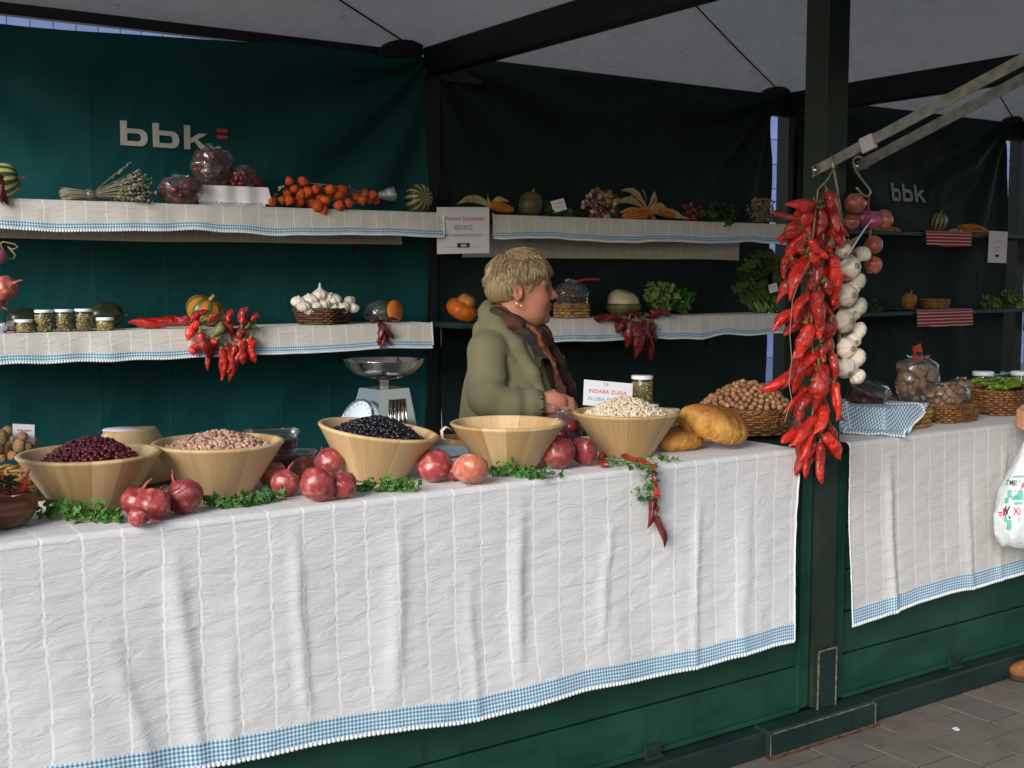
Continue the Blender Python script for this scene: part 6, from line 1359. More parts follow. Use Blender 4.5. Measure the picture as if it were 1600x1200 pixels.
# coat; the trunk is turned further towards the counter than the head
TW = R(24)
def tw(p): return np.stack([p[:, 0]*math.cos(TW)-p[:, 1]*math.sin(TW), p[:, 0]*math.sin(TW)+p[:, 1]*math.cos(TW), p[:, 2]], 1)
def coat_sdf(p0):
    p = tw(p0)
    d = sd_ell(p, (-0.005, 0, 1.02), (0.155, 0.185, 0.285)); d = smin(d, sd_ell(p, (0.005, 0, 0.80), (0.180, 0.205, 0.34)), 0.08); d = smin(d, sd_cone(p, (-0.045, -0.125, 1.205), (-0.045, 0.125, 1.205), 0.062, 0.062), 0.06)
    d = smin(d, sd_cone(p, (-0.03, 0, 1.24), (-0.035, 0, 1.20), 0.080, 0.095), 0.05)
    d = d+0.004*np.sin(p[:, 1]*46+p[:, 2]*6)*np.clip((1.12-p[:, 2])*4, 0, 1); pt = p; p = p0
    for s in (-1, 1):
        a = chain(p, [(-0.090, -0.118, 1.195), (-0.105, -0.190, 1.060), (-0.035, -0.194, 1.036), (0.062, -0.186, 1.040)] if s < 0 else [(0.010, 0.130, 1.195), (0.03, 0.18, 1.05), (0.10, 0.16, 1.02), (0.17, 0.10, 1.01)], [0.070, 0.060, 0.054, 0.047], 0.02)
        # creases at the elbow
        w_ = np.exp(-(((p[:, 0]+0.05)/0.055)**2+((p[:, 2]-1.10)/0.05)**2)); a = a+0.007*(1-2*np.abs(np.sin((p[:, 2]-1.05)*48+(p[:, 0]+0.08)*20)))*w_+0.003*np.sin((p[:, 0])*110)*np.exp(-((p[:, 0]-0.02)/0.05)**2)
        d = smin(d, a, 0.012)
        if s < 0: d = smax(d, -sd_cone(p, (0.080, s*0.186, 1.040), (0.15, s*0.185, 1.040), 0.040, 0.055), 0.006)      # open cuff
    p = pt
    d = d+0.0020*np.sin(p[:, 0]*42+p[:, 2]*17)*np.sin(p[:, 2]*13+p[:, 1]*20)+0.003*np.sin(p[:, 1]*60+p[:, 2]*9)*np.clip(1.1-p[:, 2], 0, 1)
    d = smax(d, 0.52-p[:, 2], 0.01)
    d = smax(d, -sd_cone(p0, (-0.135, -0.235, 1.098), (-0.050, -0.262, 1.108), 0.003, 0.009), 0.010); d = smax(d, -sd_cone(p0, (-0.045, -0.250, 1.085), (-0.010, -0.235, 1.120), 0.006, 0.003), 0.008)
    d = smax(d, -sd_cone(p0, (-0.035, -0.165, 1.18), (-0.030, -0.195, 1.09), 0.006, 0.010), 0.012)
    d = smax(d, -sd_cone(p, (0.03, 0, 1.30), (0.01, 0, 1.18), 0.085, 0.060), 0.02)                          # neck opening
    d = smax(d, -sd_cone(p, (0.20, 0, 1.20), (0.235, 0, 0.95), 0.085, 0.055), 0.02)                        # open front
    for s in (-1, 1):                                                                                       # collar and lapels
        c_ = chain(p, [(-0.082, 0, 1.338), (-0.070, s*0.055, 1.325), (-0.025, s*0.092, 1.285), (0.045, s*0.110, 1.215), (0.100, s*0.105, 1.130), (0.138, s*0.095, 1.055)], [0.026, 0.026, 0.027, 0.028, 0.024, 0.012], 0.02); d = smin(d, c_, 0.006)
        c2 = chain(p, [(-0.092, 0, 1.285), (-0.078, s*0.075, 1.268), (-0.025, s*0.122, 1.228), (0.035, s*0.138, 1.172)], [0.026, 0.026, 0.025, 0.014], 0.03); d = smin(d, c2, 0.018)
    return d
V, F = surfnet(coat_sdf, (-0.27, -0.33, 0.50), (0.27, 0.33, 1.40), 0.006); MT['coat'] = mat('olive_wool', (0.150, 0.140, 0.078), (0.170, 0.158, 0.090), rough=0.9, spec=0.15, vs=160, bump=0.6, bs=520, bd=0.002, sheen=0.06); obj('coat', fast_mesh('coat', V, F), MT['coat'], lady)
# scarf and dark jumper
def scarf_sdf(p):
    p = tw(p); d = None
    for s in (-1, 1):
        q = chain(p, [(-0.045, s*0.02, 1.325), (-0.030, s*0.062, 1.318), (0.030, s*0.074, 1.282), (0.085, s*0.050, 1.248), (0.108, s*0.020, 1.222)], [0.026, 0.028, 0.032, 0.030, 0.026], 0.02)
        t_ = chain(p, [(0.090, s*0.048, 1.235), (0.130, s*0.058, 1.150), (0.160, s*0.062, 1.060), (0.180, s*0.060, 0.960), (0.190, s*0.06, 0.84)], [0.030, 0.036, 0.040, 0.040, 0.036], 0.02); q = smin(q, t_, 0.015); d = q if d is None else smin(d, q, 0.01)
    return d+0.0025*np.sin(p[:, 2]*210)*np.sin(p[:, 1]*160)+0.002*np.sin(p[:, 1]*300+p[:, 2]*60)
V, F = surfnet(scarf_sdf, (-0.10, -0.14, 0.78), (0.26, 0.14, 1.37), 0.0045)
def scarf_mat():
    m, nt, b = newmat('striped_knit_scarf'); oc = coords(nt); s = nt.nodes.new('ShaderNodeSeparateXYZ'); nt.links.new(oc, s.inputs[0])
    w = math_n(nt, 'MULTIPLY_ADD', noise_n(nt, oc, 40.0, 3.0), 0.016, s.outputs[1]); u = math_n(nt, 'FRACT', math_n(nt, 'ADD', math_n(nt, 'MULTIPLY', w, 13.0), math_n(nt, 'MULTIPLY', s.outputs[0], 6.0)))
    c = ramp(nt, u, [(0.0, (0.30, 0.085, 0.018)), (0.14, (0.14, 0.022, 0.016)), (0.36, (0.018, 0.016, 0.016)), (0.52, (0.12, 0.030, 0.016)), (0.70, (0.05, 0.035, 0.018)), (0.86, (0.012, 0.012, 0.014))], 'CONSTANT')
    c = mix(nt, math_n(nt, 'MULTIPLY', noise_n(nt, oc, 240.0, 2.0), 0.6), c, (0.02, 0.012, 0.010)); nt.links.new(c, b.inputs['Base Color']); b.inputs['Roughness'].default_value = 0.95
    nt.links.new(bump_n(nt, noise_n(nt, oc, 330.0, 2.0), 0.7, 0.003), b.inputs['Normal']); return m
MT['scarf'] = scarf_mat(); obj('scarf', fast_mesh('scarf', V, F), MT['scarf'], lady)
def jump_sdf(p):
    p = tw(p); return smin(sd_ell(p, (0.03, 0, 1.02), (0.135, 0.12, 0.22)), sd_cone(p, (0.0, 0, 1.27), (0.03, 0, 1.12), 0.064, 0.10), 0.04)
V, F = surfnet(jump_sdf, (-0.12, -0.14, 0.79), (0.18, 0.14, 1.35), 0.010); MT['jumper'] = mat('dark_jumper', (0.02, 0.018, 0.016), (0.05, 0.028, 0.016), rough=0.95, vs=120, bump=0.4, bs=300); obj('jumper', fast_mesh('jumper', V, F), MT['jumper'], lady)

# customer at the right edge: only an arm, a shoe and the bag reach into the picture
toe = at(1578, 1050, z=0.03); FA = R(150); fdir = Vector((math.cos(FA), math.sin(FA), 0)); lf = Vector((-fdir.y, fdir.x, 0))
hand_w = at(1622, 642, y=-0.13); org = Vector((toe.x, toe.y, 0))-fdir*0.205-lf*0.095*(-1); org.z = 0
cu2 = thing('person', 'customer at the right edge in a brown jacket and tan shoes holding a carrier bag', 'person', org, rot=(0, 0, FA))
def tol(w): d_ = Vector(w)-org; return (d_.dot(fdir), d_.dot(lf), d_.z)
HL = tol(hand_w); SD = 1 if HL[1] > 0 else -1
def cust_body(p):
    d = sd_ell(p, (0.02, 0, 1.56), (0.095, 0.075, 0.11)); d = smin(d, sd_ell(p, (0.06, 0, 1.50), (0.055, 0.055, 0.075)), 0.03); d = smin(d, sd_cone(p, (0.10, 0, 1.54), (0.125, 0, 1.515), 0.009, 0.013), 0.01)
    for s in (-1, 1): d = smin(d, sd_ell(p, (0.0, s*0.076, 1.53), (0.016, 0.009, 0.03)), 0.006)
    d = smin(d, sd_cone(p, (0, 0, 1.46), (-0.02, 0, 1.34), 0.055, 0.06), 0.03); d = smin(d, sd_ell(p, (0, 0, 1.12), (0.12, 0.17, 0.28)), 0.05)
    for s in (-1, 1):
        d = smin(d, chain(p, [(0, s*0.09, 0.92), (0.01, s*0.095, 0.50), (0, s*0.095, 0.10)], [0.085, 0.058, 0.040]), 0.04); d = smin(d, sd_ell(p, (0.05, s*0.095, 0.035), (0.12, 0.042, 0.035)), 0.02)
    h = np.array(HL); d = smin(d, chain(p, [(-0.01, SD*0.19, 1.36), (-0.02, SD*0.26, 1.10), tuple(h+np.array([-0.08, -SD*0.01, 0.015])), tuple(h)], [0.05, 0.042, 0.030, 0.027]), 0.03); d = smin(d, sd_ell(p, tuple(h+np.array([0.03, 0, -0.012])), (0.042, 0.020, 0.036)), 0.014)
    for i in range(4): b0 = h+np.array([0.055, 0, 0.014-0.017*i]); d = finger(p, d, [tuple(b0), tuple(b0+np.array([0.022, -SD*0.016, -0.012])), tuple(b0+np.array([0.012, -SD*0.034, -0.020])), tuple(b0+np.array([-0.006, -SD*0.034, -0.014]))], 0.0092, 0.0075)
    d = finger(p, d, [tuple(h+np.array([0.015, -SD*0.014, 0.010])), tuple(h+np.array([0.04, -SD*0.030, 0.004])), tuple(h+np.array([0.058, -SD*0.036, -0.012]))], 0.011, 0.008, 0.008)
    d = smin(d, chain(p, [(-0.01, -SD*0.19, 1.36), (-0.02, -SD*0.24, 1.08), (0.03, -SD*0.24, 0.86)], [0.05, 0.04, 0.03]), 0.03); d = smin(d, sd_ell(p, (0.05, -SD*0.24, 0.79), (0.03, 0.022, 0.05)), 0.015); return d
V, F = surfnet(cust_body, (-0.25, -0.45, -0.005), (0.45, 0.45, 1.70), 0.006); me = fast_mesh('body', V, F); paint(me, V, (0.42, 0.20, 0.125), [((0.1, 0, 1.45), (0.06, 0.08, 0.03), (0.42, 0.14, 0.1), 0.4)]); obj('body', me, MT['skin'], cu2)
def jac_sdf(p):
    d = sd_ell(p, (0.0, 0, 1.12), (0.155, 0.205, 0.33)); d = smin(d, sd_cone(p, (-0.01, -0.15, 1.36), (-0.01, 0.15, 1.36), 0.07, 0.07), 0.05); h = np.array(HL)
    a = chain(p, [(-0.01, SD*0.17, 1.35), (-0.02, SD*0.265, 1.10), tuple(h+np.array([-0.045, -SD*0.006, 0.010]))], [0.075, 0.064, 0.046], 0.02); d = smin(d, a, 0.02); d = smin(d, chain(p, [(-0.01, -SD*0.17, 1.35), (-0.02, -SD*0.245, 1.08), (0.02, -SD*0.24, 0.90)], [0.075, 0.062, 0.048], 0.02), 0.02)
    d = smax(d, 0.80-p[:, 2]+0.0*p[:, 0], 0.01); return d+0.003*np.sin(p[:, 0]*50+p[:, 2]*30)*np.sin(p[:, 2]*24)
V, F = surfnet(jac_sdf, (-0.25, -0.45, 0.78), (0.40, 0.45, 1.46), 0.009); MT['jacket'] = mat('brown_jacket', (0.24, 0.115, 0.050), (0.18, 0.08, 0.035), rough=0.8, vs=30, bump=0.3, bs=200); obj('jacket', fast_mesh('jacket', V, F), MT['jacket'], cu2)
def tro_sdf(p):
    d = sd_ell(p, (0, 0, 0.90), (0.13, 0.18, 0.13))
    for s in (-1, 1): d = smin(d, chain(p, [(0, s*0.09, 0.88), (0.01, s*0.095, 0.50), (0.0, s*0.095, 0.14)], [0.10, 0.075, 0.066]), 0.03)
    return smax(d, 0.10-p[:, 2], 0.005)+0.0012*np.sin(p[:, 2]*26+p[:, 1]*30+p[:, 0]*18)
V, F = surfnet(tro_sdf, (-0.18, -0.22, 0.08), (0.2, 0.22, 1.06), 0.010); MT['trouser'] = mat('pale_trousers', (0.50, 0.52, 0.54), (0.42, 0.44, 0.47), rough=0.9, vs=20); obj('trousers', fast_mesh('trousers', V, F), MT['trouser'], cu2)
MT['shoe'] = mat('tan_suede', (0.26, 0.10, 0.028), (0.17, 0.06, 0.016), rough=0.8, vs=40, bump=0.3, bs=200); MT['sole'] = mat('dark_sole', (0.03, 0.02, 0.015), rough=0.8)
for s in (-1, 1):
    def shoe_sdf(p, s=s):
        d = sd_ell(p, (0.060, s*0.095, 0.036), (0.148, 0.050, 0.046)); d = smin(d, sd_cone(p, (-0.03, s*0.095, 0.05), (-0.02, s*0.095, 0.11), 0.052, 0.056), 0.03); return smax(d, 0.014-p[:, 2], 0.004)
    V, F = surfnet(shoe_sdf, (-0.12, s*0.095-0.08, 0.0), (0.23, s*0.095+0.08, 0.18), 0.006); sh = obj('shoe', fast_mesh('shoe', V, F), MT['shoe'], cu2)
    g = G(); n = 26; P0 = [(0.058+0.146*math.cos(a), s*0.095+0.050*math.sin(a)) for a in [2*math.pi*i/n for i in range(n)]]; g.add([(x, y, 0.001) for x, y in P0]+[(x, y, 0.018) for x, y in P0], [tuple(range(n))[::-1], tuple(range(n, 2*n))]+[(i, (i+1) % n, n+(i+1) % n, n+i) for i in range(n)]); obj('sole', g, MT['sole'], sh)
V = None
g = G(); g.ell((0.005, 0, 1.585), (0.108, 0.088, 0.10), seg=20, rings=14); g.V = [v for v in g.V]; g.jitter(0.006, 40); MT['hair2'] = mat('grey_brown_hair', (0.10, 0.07, 0.05), (0.18, 0.14, 0.10), rough=0.6, vs=90); g.V = [(min(v[0], 0.075+max(0, (v[2]-1.60))*0.6), v[1], max(v[2], 1.50)) for v in g.V]; obj('hair', g, MT['hair2'], cu2)
# carrier bag
MT['bagfilm'] = mat('white_carrier_plastic', (0.70, 0.73, 0.74), (0.60, 0.66, 0.67), rough=0.35, spec=0.4, vs=14, bump=0.5, bs=26, bd=0.02); MT['ink_teal'] = mat('teal_print', (0.10, 0.42, 0.33), (0.16, 0.50, 0.42), rough=0.5, vs=30)
YBG = -0.15; bt = at(1612, 672, y=YBG); bc = at(1600, 790, y=YBG); bb = at(1595, 856, y=YBG); kk = mpp(bc); cb = thing('carrier_bag', 'white plastic carrier bag with teal and red print at the right edge', 'bag', (bc.x, YBG, bb.z)); o0 = Vector(cb.location); Hb = bt.z-bb.z
g = G(); pr = [(0, 0.0), (0.05, 0.002), (0.105, 0.02), (0.128, 0.06), (0.128, 0.12), (0.115, 0.20), (0.090, Hb*0.62), (0.055, Hb*0.80), (0.030, Hb*0.93), (0.022, Hb), (0.026, Hb*1.06)]; pr = [(r, z) for r, z in pr]; g.lathe(pr, 48, sy=0.62, wob=lambda a, z: 1+0.05*math.sin(7*a+z*18)+0.03*math.sin(13*a-z*30)); g.jitter(0.010, 16, 2.0); g.V = [(v[0]+0.09*max(0, v[2]/Hb)**2*0.5, v[1], v[2]) for v in g.V]; obj('bag', g, MT['bagfilm'], cb)
from mathutils.bvhtree import BVHTree
bvh = BVHTree.FromPolygons([Vector(v) for v in g.V], [list(f) for f in g.F])
def print_on(polys, matr, name):
    q = G(); dv = (Vector((bc.x, YBG, bc.z))-CAM).normalized()
    for pl in polys:
        W = []
        for (px, py) in pl:
            w = at(px, py, y=YBG-0.25)-o0; h = bvh.ray_cast(w, dv); W.append((h[0] if h[0] is not None else at(px, py, y=YBG-0.08)-o0)-dv*0.002)
        q.add(W, [tuple(range(len(W)))])
    obj(name, q, matr, cb, smooth=False)
def rect(x0, y0, x1, y1, n=4): return [[(x0+(x1-x0)*i/n, y0), (x0+(x1-x0)*(i+1)/n, y0), (x0+(x1-x0)*(i+1)/n, y1), (x0+(x1-x0)*i/n, y1)] for i in range(n)]
print_on(rect(1571, 763, 1598, 776)+rect(1566, 776, 1573, 786, 2)+rect(1578, 776, 1600, 780)+rect(1583, 784, 1600, 788), MT['ink_teal'], 'teal_print'); print_on(rect(1574, 738, 1600, 741)+rect(1570, 815, 1578, 832, 2)+rect(1590, 812, 1592, 846, 1)+rect(1563, 810, 1570, 818, 2), MT['ink_teal'], 'teal_print')
print_on(rect(1554, 801, 1561, 804, 2)+rect(1554, 806, 1561, 808, 2)+rect(1563, 795, 1567, 808, 1)+rect(1559, 780, 1563, 786, 1), MT['ink_red'], 'red_print')
def print_text(s_, x0, y0, w, h, matr, slant=0.0):
    cu_ = bpy.data.curves.new('lettering', 'FONT'); cu_.body = s_; cu_.size = 1.0; cu_.offset = 0.02; tmp = bpy.data.objects.new('tmp_text', cu_); COL.objects.link(tmp); dg = bpy.context.evaluated_depsgraph_get(); dg.update(); m_ = bpy.data.meshes.new_from_object(tmp.evaluated_get(dg)); bpy.data.objects.remove(tmp)
    P = [v.co for v in m_.vertices]; xa = min(v.x for v in P); xb = max(v.x for v in P); ya = min(v.y for v in P); yb = max(v.y for v in P)
    print_on([[(x0+(P[i].x-xa)/(xb-xa)*w, y0+h-(P[i].y-ya)/(yb-ya)*h+slant*((P[i].x-xa)/(xb-xa))*w) for i in f.vertices] for f in m_.polygons], matr, 'lettering')
print_text('ZMEN', 1568, 744, 25, 9, MT['ink_black'], 0.12); print_text('K', 1567, 791, 11, 22, MT['ink_black']); print_text('Xi', 1581, 793, 13, 13, MT['ink_red']); print_text('Az', 1594, 750, 14, 12, MT['ink_red'])
# ------------------------------------------------------------------ rest of the bean counter
# scale
c = at(598, 712, z=TOP); sx_, sy_ = c.x, min(c.y, 0.50); p_ = at(598, 600, y=sy_); k = mpp(p_)
t = thing('kitchen_scale', 'polished steel weighing scale with round dial behind the black beans', 'scale', (p_.x, sy_, TOP+0.001), rot=(0, 0, R(10))); o0 = Vector(t.location)
ztop = at(598, 606, y=sy_).z-o0.z; zrim = at(590, 562, y=sy_).z-o0.z; zbot = at(590, 592, y=sy_).z-o0.z
g = G(); V = []; w0, w1, d0, d1 = 0.085, 0.055, 0.075, 0.05
body = [(-0.10, -0.075, 0), (0.085, -0.075, 0), (0.085, 0.075, 0), (-0.10, 0.075, 0), (-0.045, -0.050, ztop), (0.055, -0.050, ztop), (0.055, 0.050, ztop), (-0.045, 0.050, ztop)]
g.add(body, [(0, 3, 2, 1), (4, 5, 6, 7), (0, 1, 5, 4), (1, 2, 6, 5), (2, 3, 7, 6), (3, 0, 4, 7)]); obj('housing', g, MT['steel'], t, smooth=False)
for j in range(5):
    u = -0.6+0.3*j; A = Vector((0.0+0.055*u-0.02*0, -0.073, ztop*0.30)); B = Vector((0.01+0.04*u, -0.057, ztop*0.86)); g = G(); g.tube([A+Vector((0, 0.0, 0)), B], 0.0035, 6); obj('vent_rib', g, MT['steel'], t)
n = Vector((-ztop, 0, 0.055)).normalized(); n = Vector((-0.93, 0, 0.36)).normalized(); fr = frame_from(n, (0, 1, 0)); ctr = Vector((-0.085, 0, ztop*0.52))
g = G(); g.lathe([(0, 0.010), (0.066, 0.010), (0.070, 0.006), (0.071, -0.01)], 40, c=ctr, rot=fr); obj('dial', g, MT['dialglass'], t)
g = G(); ring = [ctr+fr@Vector((0.069*math.cos(a*math.pi/20), 0.069*math.sin(a*math.pi/20), 0.011)) for a in range(40)]; g.tube(ring, 0.0035, 6, closed=True); obj('dial_ring', g, MT['steel'], t)
g = G()
for a in range(20):
    w = a*math.pi/10; A = ctr+fr@Vector((0.055*math.cos(w), 0.055*math.sin(w), 0.0112)); B = ctr+fr@Vector((0.061*math.cos(w), 0.061*math.sin(w), 0.0112)); g.tube([A, B], 0.0009, 4)
obj('dial_marks', g, MT['ink_grey'], t, kind='stuff'); g = G(); g.tube([ctr+fr@Vector((0, 0, 0.012)), ctr+fr@Vector((0.04, 0.028, 0.012))], 0.0014, 5); obj('dial_needle', g, MT['ink_black'], t)
g = G(); g.box((0.005, 0, (ztop+zbot)/2), (0.020, 0.014, zbot-ztop+0.006), bev=0.003); obj('stem', g, MT['steel'], t)
g = G()
for a in range(4):
    w = a*math.pi/2+0.5; g.tube([(0.005, 0, zbot-0.002), (0.005+0.05*math.cos(w), 0.05*math.sin(w), zbot+0.004), (0.005+0.092*math.cos(w), 0.092*math.sin(w), zbot+0.030), (0.005+0.105*math.cos(w), 0.105*math.sin(w), zbot+0.055)], [0.006, 0.005, 0.005, 0.004], 6, flat=0.5)
obj('pan_arms', g, MT['steel'], t)
RR = 63*k; hp = zrim-zbot; g = G(); pr = [(0, 0.004), (RR*0.45, 0.006), (RR*0.75, hp*0.30), (RR*0.93, hp*0.68), (RR, hp*0.98), (RR*1.01, hp), (RR*0.985, hp-0.001), (RR*0.91, hp*0.68), (RR*0.73, hp*0.33), (RR*0.43, 0.011), (0, 0.009)]
g.lathe([(r, z+zbot) for r, z in pr], 64, c=(0.005, 0, 0)); obj('pan', g, MT['steel'], t)
# plastic tubs of preserve
def tub(px, py, w, h, y, label, matk='jam', rz=0.0, z=TOP, name='plastic_tub', rot=None, grp='clear tubs of dark preserve'):
    c = at(px, py, y=y); k = mpp(c); r = w*k/2; H = h*k; t = thing(name, label, 'tub', (c.x, y, z+0.001), rot=rot, group=grp)
    g = G(); g.lathe([(0, 0), (r*0.82, 0), (r*0.84, 0.003), (r*0.95, H*0.88), (r, H*0.90), (r*1.02, H*0.97), (r*0.97, H), (0, H)], 36); obj('tub', g, MT['glass'], t)
    g = G(); g.lathe([(0, 0.003), (r*0.80, 0.003), (r*0.90, H*0.74), (0, H*0.74)], 30); g.jitter(0.002, 60); obj('contents', g, MT[matk], t)
    g = G(); g.tube([(r*1.01*math.cos(a*math.pi/18), r*1.01*math.sin(a*math.pi/18), H*0.93) for a in range(36)], 0.003, 5, closed=True); obj('lid_rim', g, MT['glass'], t); return t
tub(425, 700, 86, 62, 0.52, 'tall clear tub of dark red preserve behind the pinto beans'); tub(455, 722, 78, 40, 0.40, 'low clear tub of dark preserve behind the middle onion heap')
# blue folded paper, tray and ribbon between black beans and empty bowl
p = at(690, 712, z=TOP); g = G(); P = np.zeros((12, 8, 3))
for i in range(12):
    for j in range(8): P[i, j] = (-0.13+0.26*i/11, -0.06+0.14*j/7, 0.003+0.006*abs(vnoise(i*0.5, j*0.6))+0.012*(j/7)**2)
MT['bluepaper'] = mat('pale_blue_paper', (0.22, 0.36, 0.44), (0.30, 0.42, 0.48), rough=0.7, vs=14); MT['ribbon'] = mat('cream_ribbon', (0.60, 0.56, 0.48), rough=0.6); MT['board'] = mat('light_wood_tray', (0.42, 0.26, 0.11), (0.34, 0.19, 0.07), rough=0.5, vs=20)
me = grid_mesh('blue_paper', P); o = tag(obj('blue_paper', me, MT['bluepaper'], loc=(p.x, min(p.y, 0.5), TOP+0.004)), 'folded pale blue paper behind the black beans and the empty bowl', 'paper'); md = o.modifiers.new('thick', 'SOLIDIFY'); md.thickness = 0.002
p = at(690, 690, z=TOP); t = thing('wooden_tray', 'edge of a light wooden tray behind the blue paper', 'tray', (p.x+0.02, 0.575, TOP+0.001)); 
g = G(); g.box((0, 0, 0.006), (0.20, 0.13, 0.010), bev=0.002); obj('tray_base', g, MT['board'], t)
for sx2, sy2, w, d in ((0, -0.061, 0.20, 0.008), (0, 0.061, 0.20, 0.008), (-0.096, 0, 0.008, 0.112), (0.096, 0, 0.008, 0.112)): g = G(); g.box((sx2, sy2, 0.022), (w, d, 0.022), bev=0.002); obj('tray_side', g, MT['board'], t)
q = at(694, 682, y=0.27); g = G(); g.tube([at(*v, y=0.27)-q for v in ((706, 672), (696, 667), (690, 673), (691, 684), (697, 690), (703, 688))], [0.007, 0.008, 0.008, 0.007, 0.006, 0.003], 8, flat=0.3); tag(obj('ribbon_loop', g, MT['ribbon'], loc=q), 'loop of cream ribbon at the left rim of the empty bowl', 'ribbon')
# bag of dried peppers in the person's hand
net_of(880, 670, 66, 62, TOP, 0.33, 'clear bag of dried red peppers held between two bowls', 'pepper_dry', 'pepper_bag', n=56, size=0.017, seed=21, tail=(858, 634), tailmat='film', grp='clear bags of dried peppers')
# sign card and jars by the white beans
c = at(950, 616, y=0.44); k = mpp(c); sc_ = card(c, 80*k, 40*k, upright(R(-20), R(12), R(-6)), 'white card lettered in red and blue behind the white beans', [('INDABA ZURIA', 0.0185, -0.002, 0.006, 'ink_red', 1.0), ('ALUBIA BLANCA', 0.0175, -0.002, -0.018, 'ink_blue', 1.0), ('5 E', 0.013, -0.008, 0.030, 'ink_black', 1.0)])
g = G(); g.box((0, -0.07, -0.006), (0.012, 0.16, 0.004)); obj('card_stake', g, MT['board'], sc_)
JX = at(1010, 668, y=0.50); j0 = jar(1015, 668, 40, 46, 0.50, TOP, 'seed jar behind the white beans with another jar on its lid', exact=(JX.x, 0.50, TOP+0.001)); zl = 46*mpp(JX)
jar(1003, 630, 36, 46, 0.47, 0, 'seed jar standing on top of another jar behind the white beans', exact=(at(1003, 630, y=0.495).x, 0.495, TOP+0.002+zl))
jar(1046, 668, 34, 44, 0.40, TOP, 'seed jar beside the stacked pair, above the bread', exact=(at(1046, 668, y=0.40).x, 0.40, TOP+0.001))
# cornbread loaves
def bread_mat():
    m, nt, b = newmat('corn_bread_crust'); oc = coords(nt); s = nt.nodes.new('ShaderNodeSeparateXYZ'); nt.links.new(oc, s.inputs[0])
    n1 = noise_n(nt, oc, 26.0, 6.0, 0.65); base = ramp(nt, n1, [(0.30, (0.30, 0.10, 0.014)), (0.50, (0.50, 0.24, 0.045)), (0.75, (0.64, 0.37, 0.10))])
    up = ramp(nt, math_n(nt, 'ADD', math_n(nt, 'MULTIPLY', s.outputs[2], 12.0), math_n(nt, 'MULTIPLY', n1, 0.8)), [(0.60, 0.0), (1.0, 1.0)]); c = mix(nt, math_n(nt, 'MULTIPLY', up, 0.85), base, (0.24, 0.075, 0.012))
    sp = ramp(nt, noise_n(nt, oc, 11.0, 4.0), [(0.60, 0.0), (0.70, 1.0)]); c = mix(nt, math_n(nt, 'MULTIPLY', sp, 0.6), c, (0.10, 0.030, 0.010))
    vo = nt.nodes.new('ShaderNodeTexVoronoi'); vo.feature = 'DISTANCE_TO_EDGE'; vo.inputs['Scale'].default_value = 15.0; wv_ = nt.nodes.new('ShaderNodeVectorMath'); wv_.operation = 'ADD'; nz = nt.nodes.new('ShaderNodeTexNoise'); nz.inputs['Scale'].default_value = 30.0; nt.links.new(oc, nz.inputs['Vector']); sc_ = nt.nodes.new('ShaderNodeVectorMath'); sc_.operation = 'SCALE'; sc_.inputs['Scale'].default_value = 0.03; nt.links.new(nz.outputs['Color'], sc_.inputs[0]); nt.links.new(oc, wv_.inputs[0]); nt.links.new(sc_.outputs[0], wv_.inputs[1]); nt.links.new(wv_.outputs[0], vo.inputs['Vector'])
    ck = ramp(nt, vo.outputs['Distance'], [(0.0, 1.0), (0.035, 0.0)]); c = mix(nt, math_n(nt, 'MULTIPLY', ck, 0.28), c, (0.16, 0.055, 0.010))
    burn = ramp(nt, math_n(nt, 'ADD', math_n(nt, 'MULTIPLY', s.outputs[0], 9.0), math_n(nt, 'SUBTRACT', math_n(nt, 'MULTIPLY', n1, 0.5), math_n(nt, 'MULTIPLY', s.outputs[2], 5.0))), [(1.02, 0.0), (1.22, 1.0)]); c = mix(nt, math_n(nt, 'MULTIPLY', burn, 0.85), c, (0.035, 0.016, 0.008))
    nt.links.new(c, b.inputs['Base Color']); b.inputs['Roughness'].default_value = 0.75; cr_ = noise_n(nt, oc, 55.0, 5.0, 0.6, 'RIDGED_MULTIFRACTAL'); nt.links.new(bump_n(nt, cr_, 0.9, 0.006), b.inputs['Normal']); return m
MT['bread'] = bread_mat()
def loaf(px, py, L_, W, H, yaw, lean, label, seed, z=0.0, y=None):
    c = at(px, py, z=TOP) if y is None else at(px, py, y=y)
    def f(p):
        d = sd_ell(p, (0, 0, 0.0), (L_, W, H)); d = smax(d, -(p[:, 2]+H*0.62), 0.012)
        d = d+0.007*np.sin(p[:, 0]*23+seed+p[:, 1]*17)*np.sin(p[:, 1]*31+seed*2+p[:, 2]*20)+0.0012*np.sin(p[:, 0]*130+p[:, 1]*60+seed)*np.sin(p[:, 1]*110-p[:, 0]*50); return d
    V, F = surfnet(f, (-L_-.02, -W-.02, -H-.01), (L_+.02, W+.02, H+.02), 0.0045); zo = H*0.62 if lean == 0 else 0
    o = obj('bread_loaf', fast_mesh('bread_loaf', V, F), MT['bread'], loc=(c.x, c.y, TOP+0.002+H*0.62+z), rot=(Matrix.Rotation(yaw, 3, 'Z')@Matrix.Rotation(lean, 3, 'Y'))); return tag(o, label, 'bread', 'loaves of corn bread')
loaf(1064, 702, 0.088, 0.060, 0.040, R(8), 0, 'flat yellow cornbread loaf lying under the browner one', 1.0)
loaf(1114, 702, 0.108, 0.076, 0.064, R(-38), R(20), 'browned oval cornbread loaf leaning on the flat one', 3.0, z=0.030)
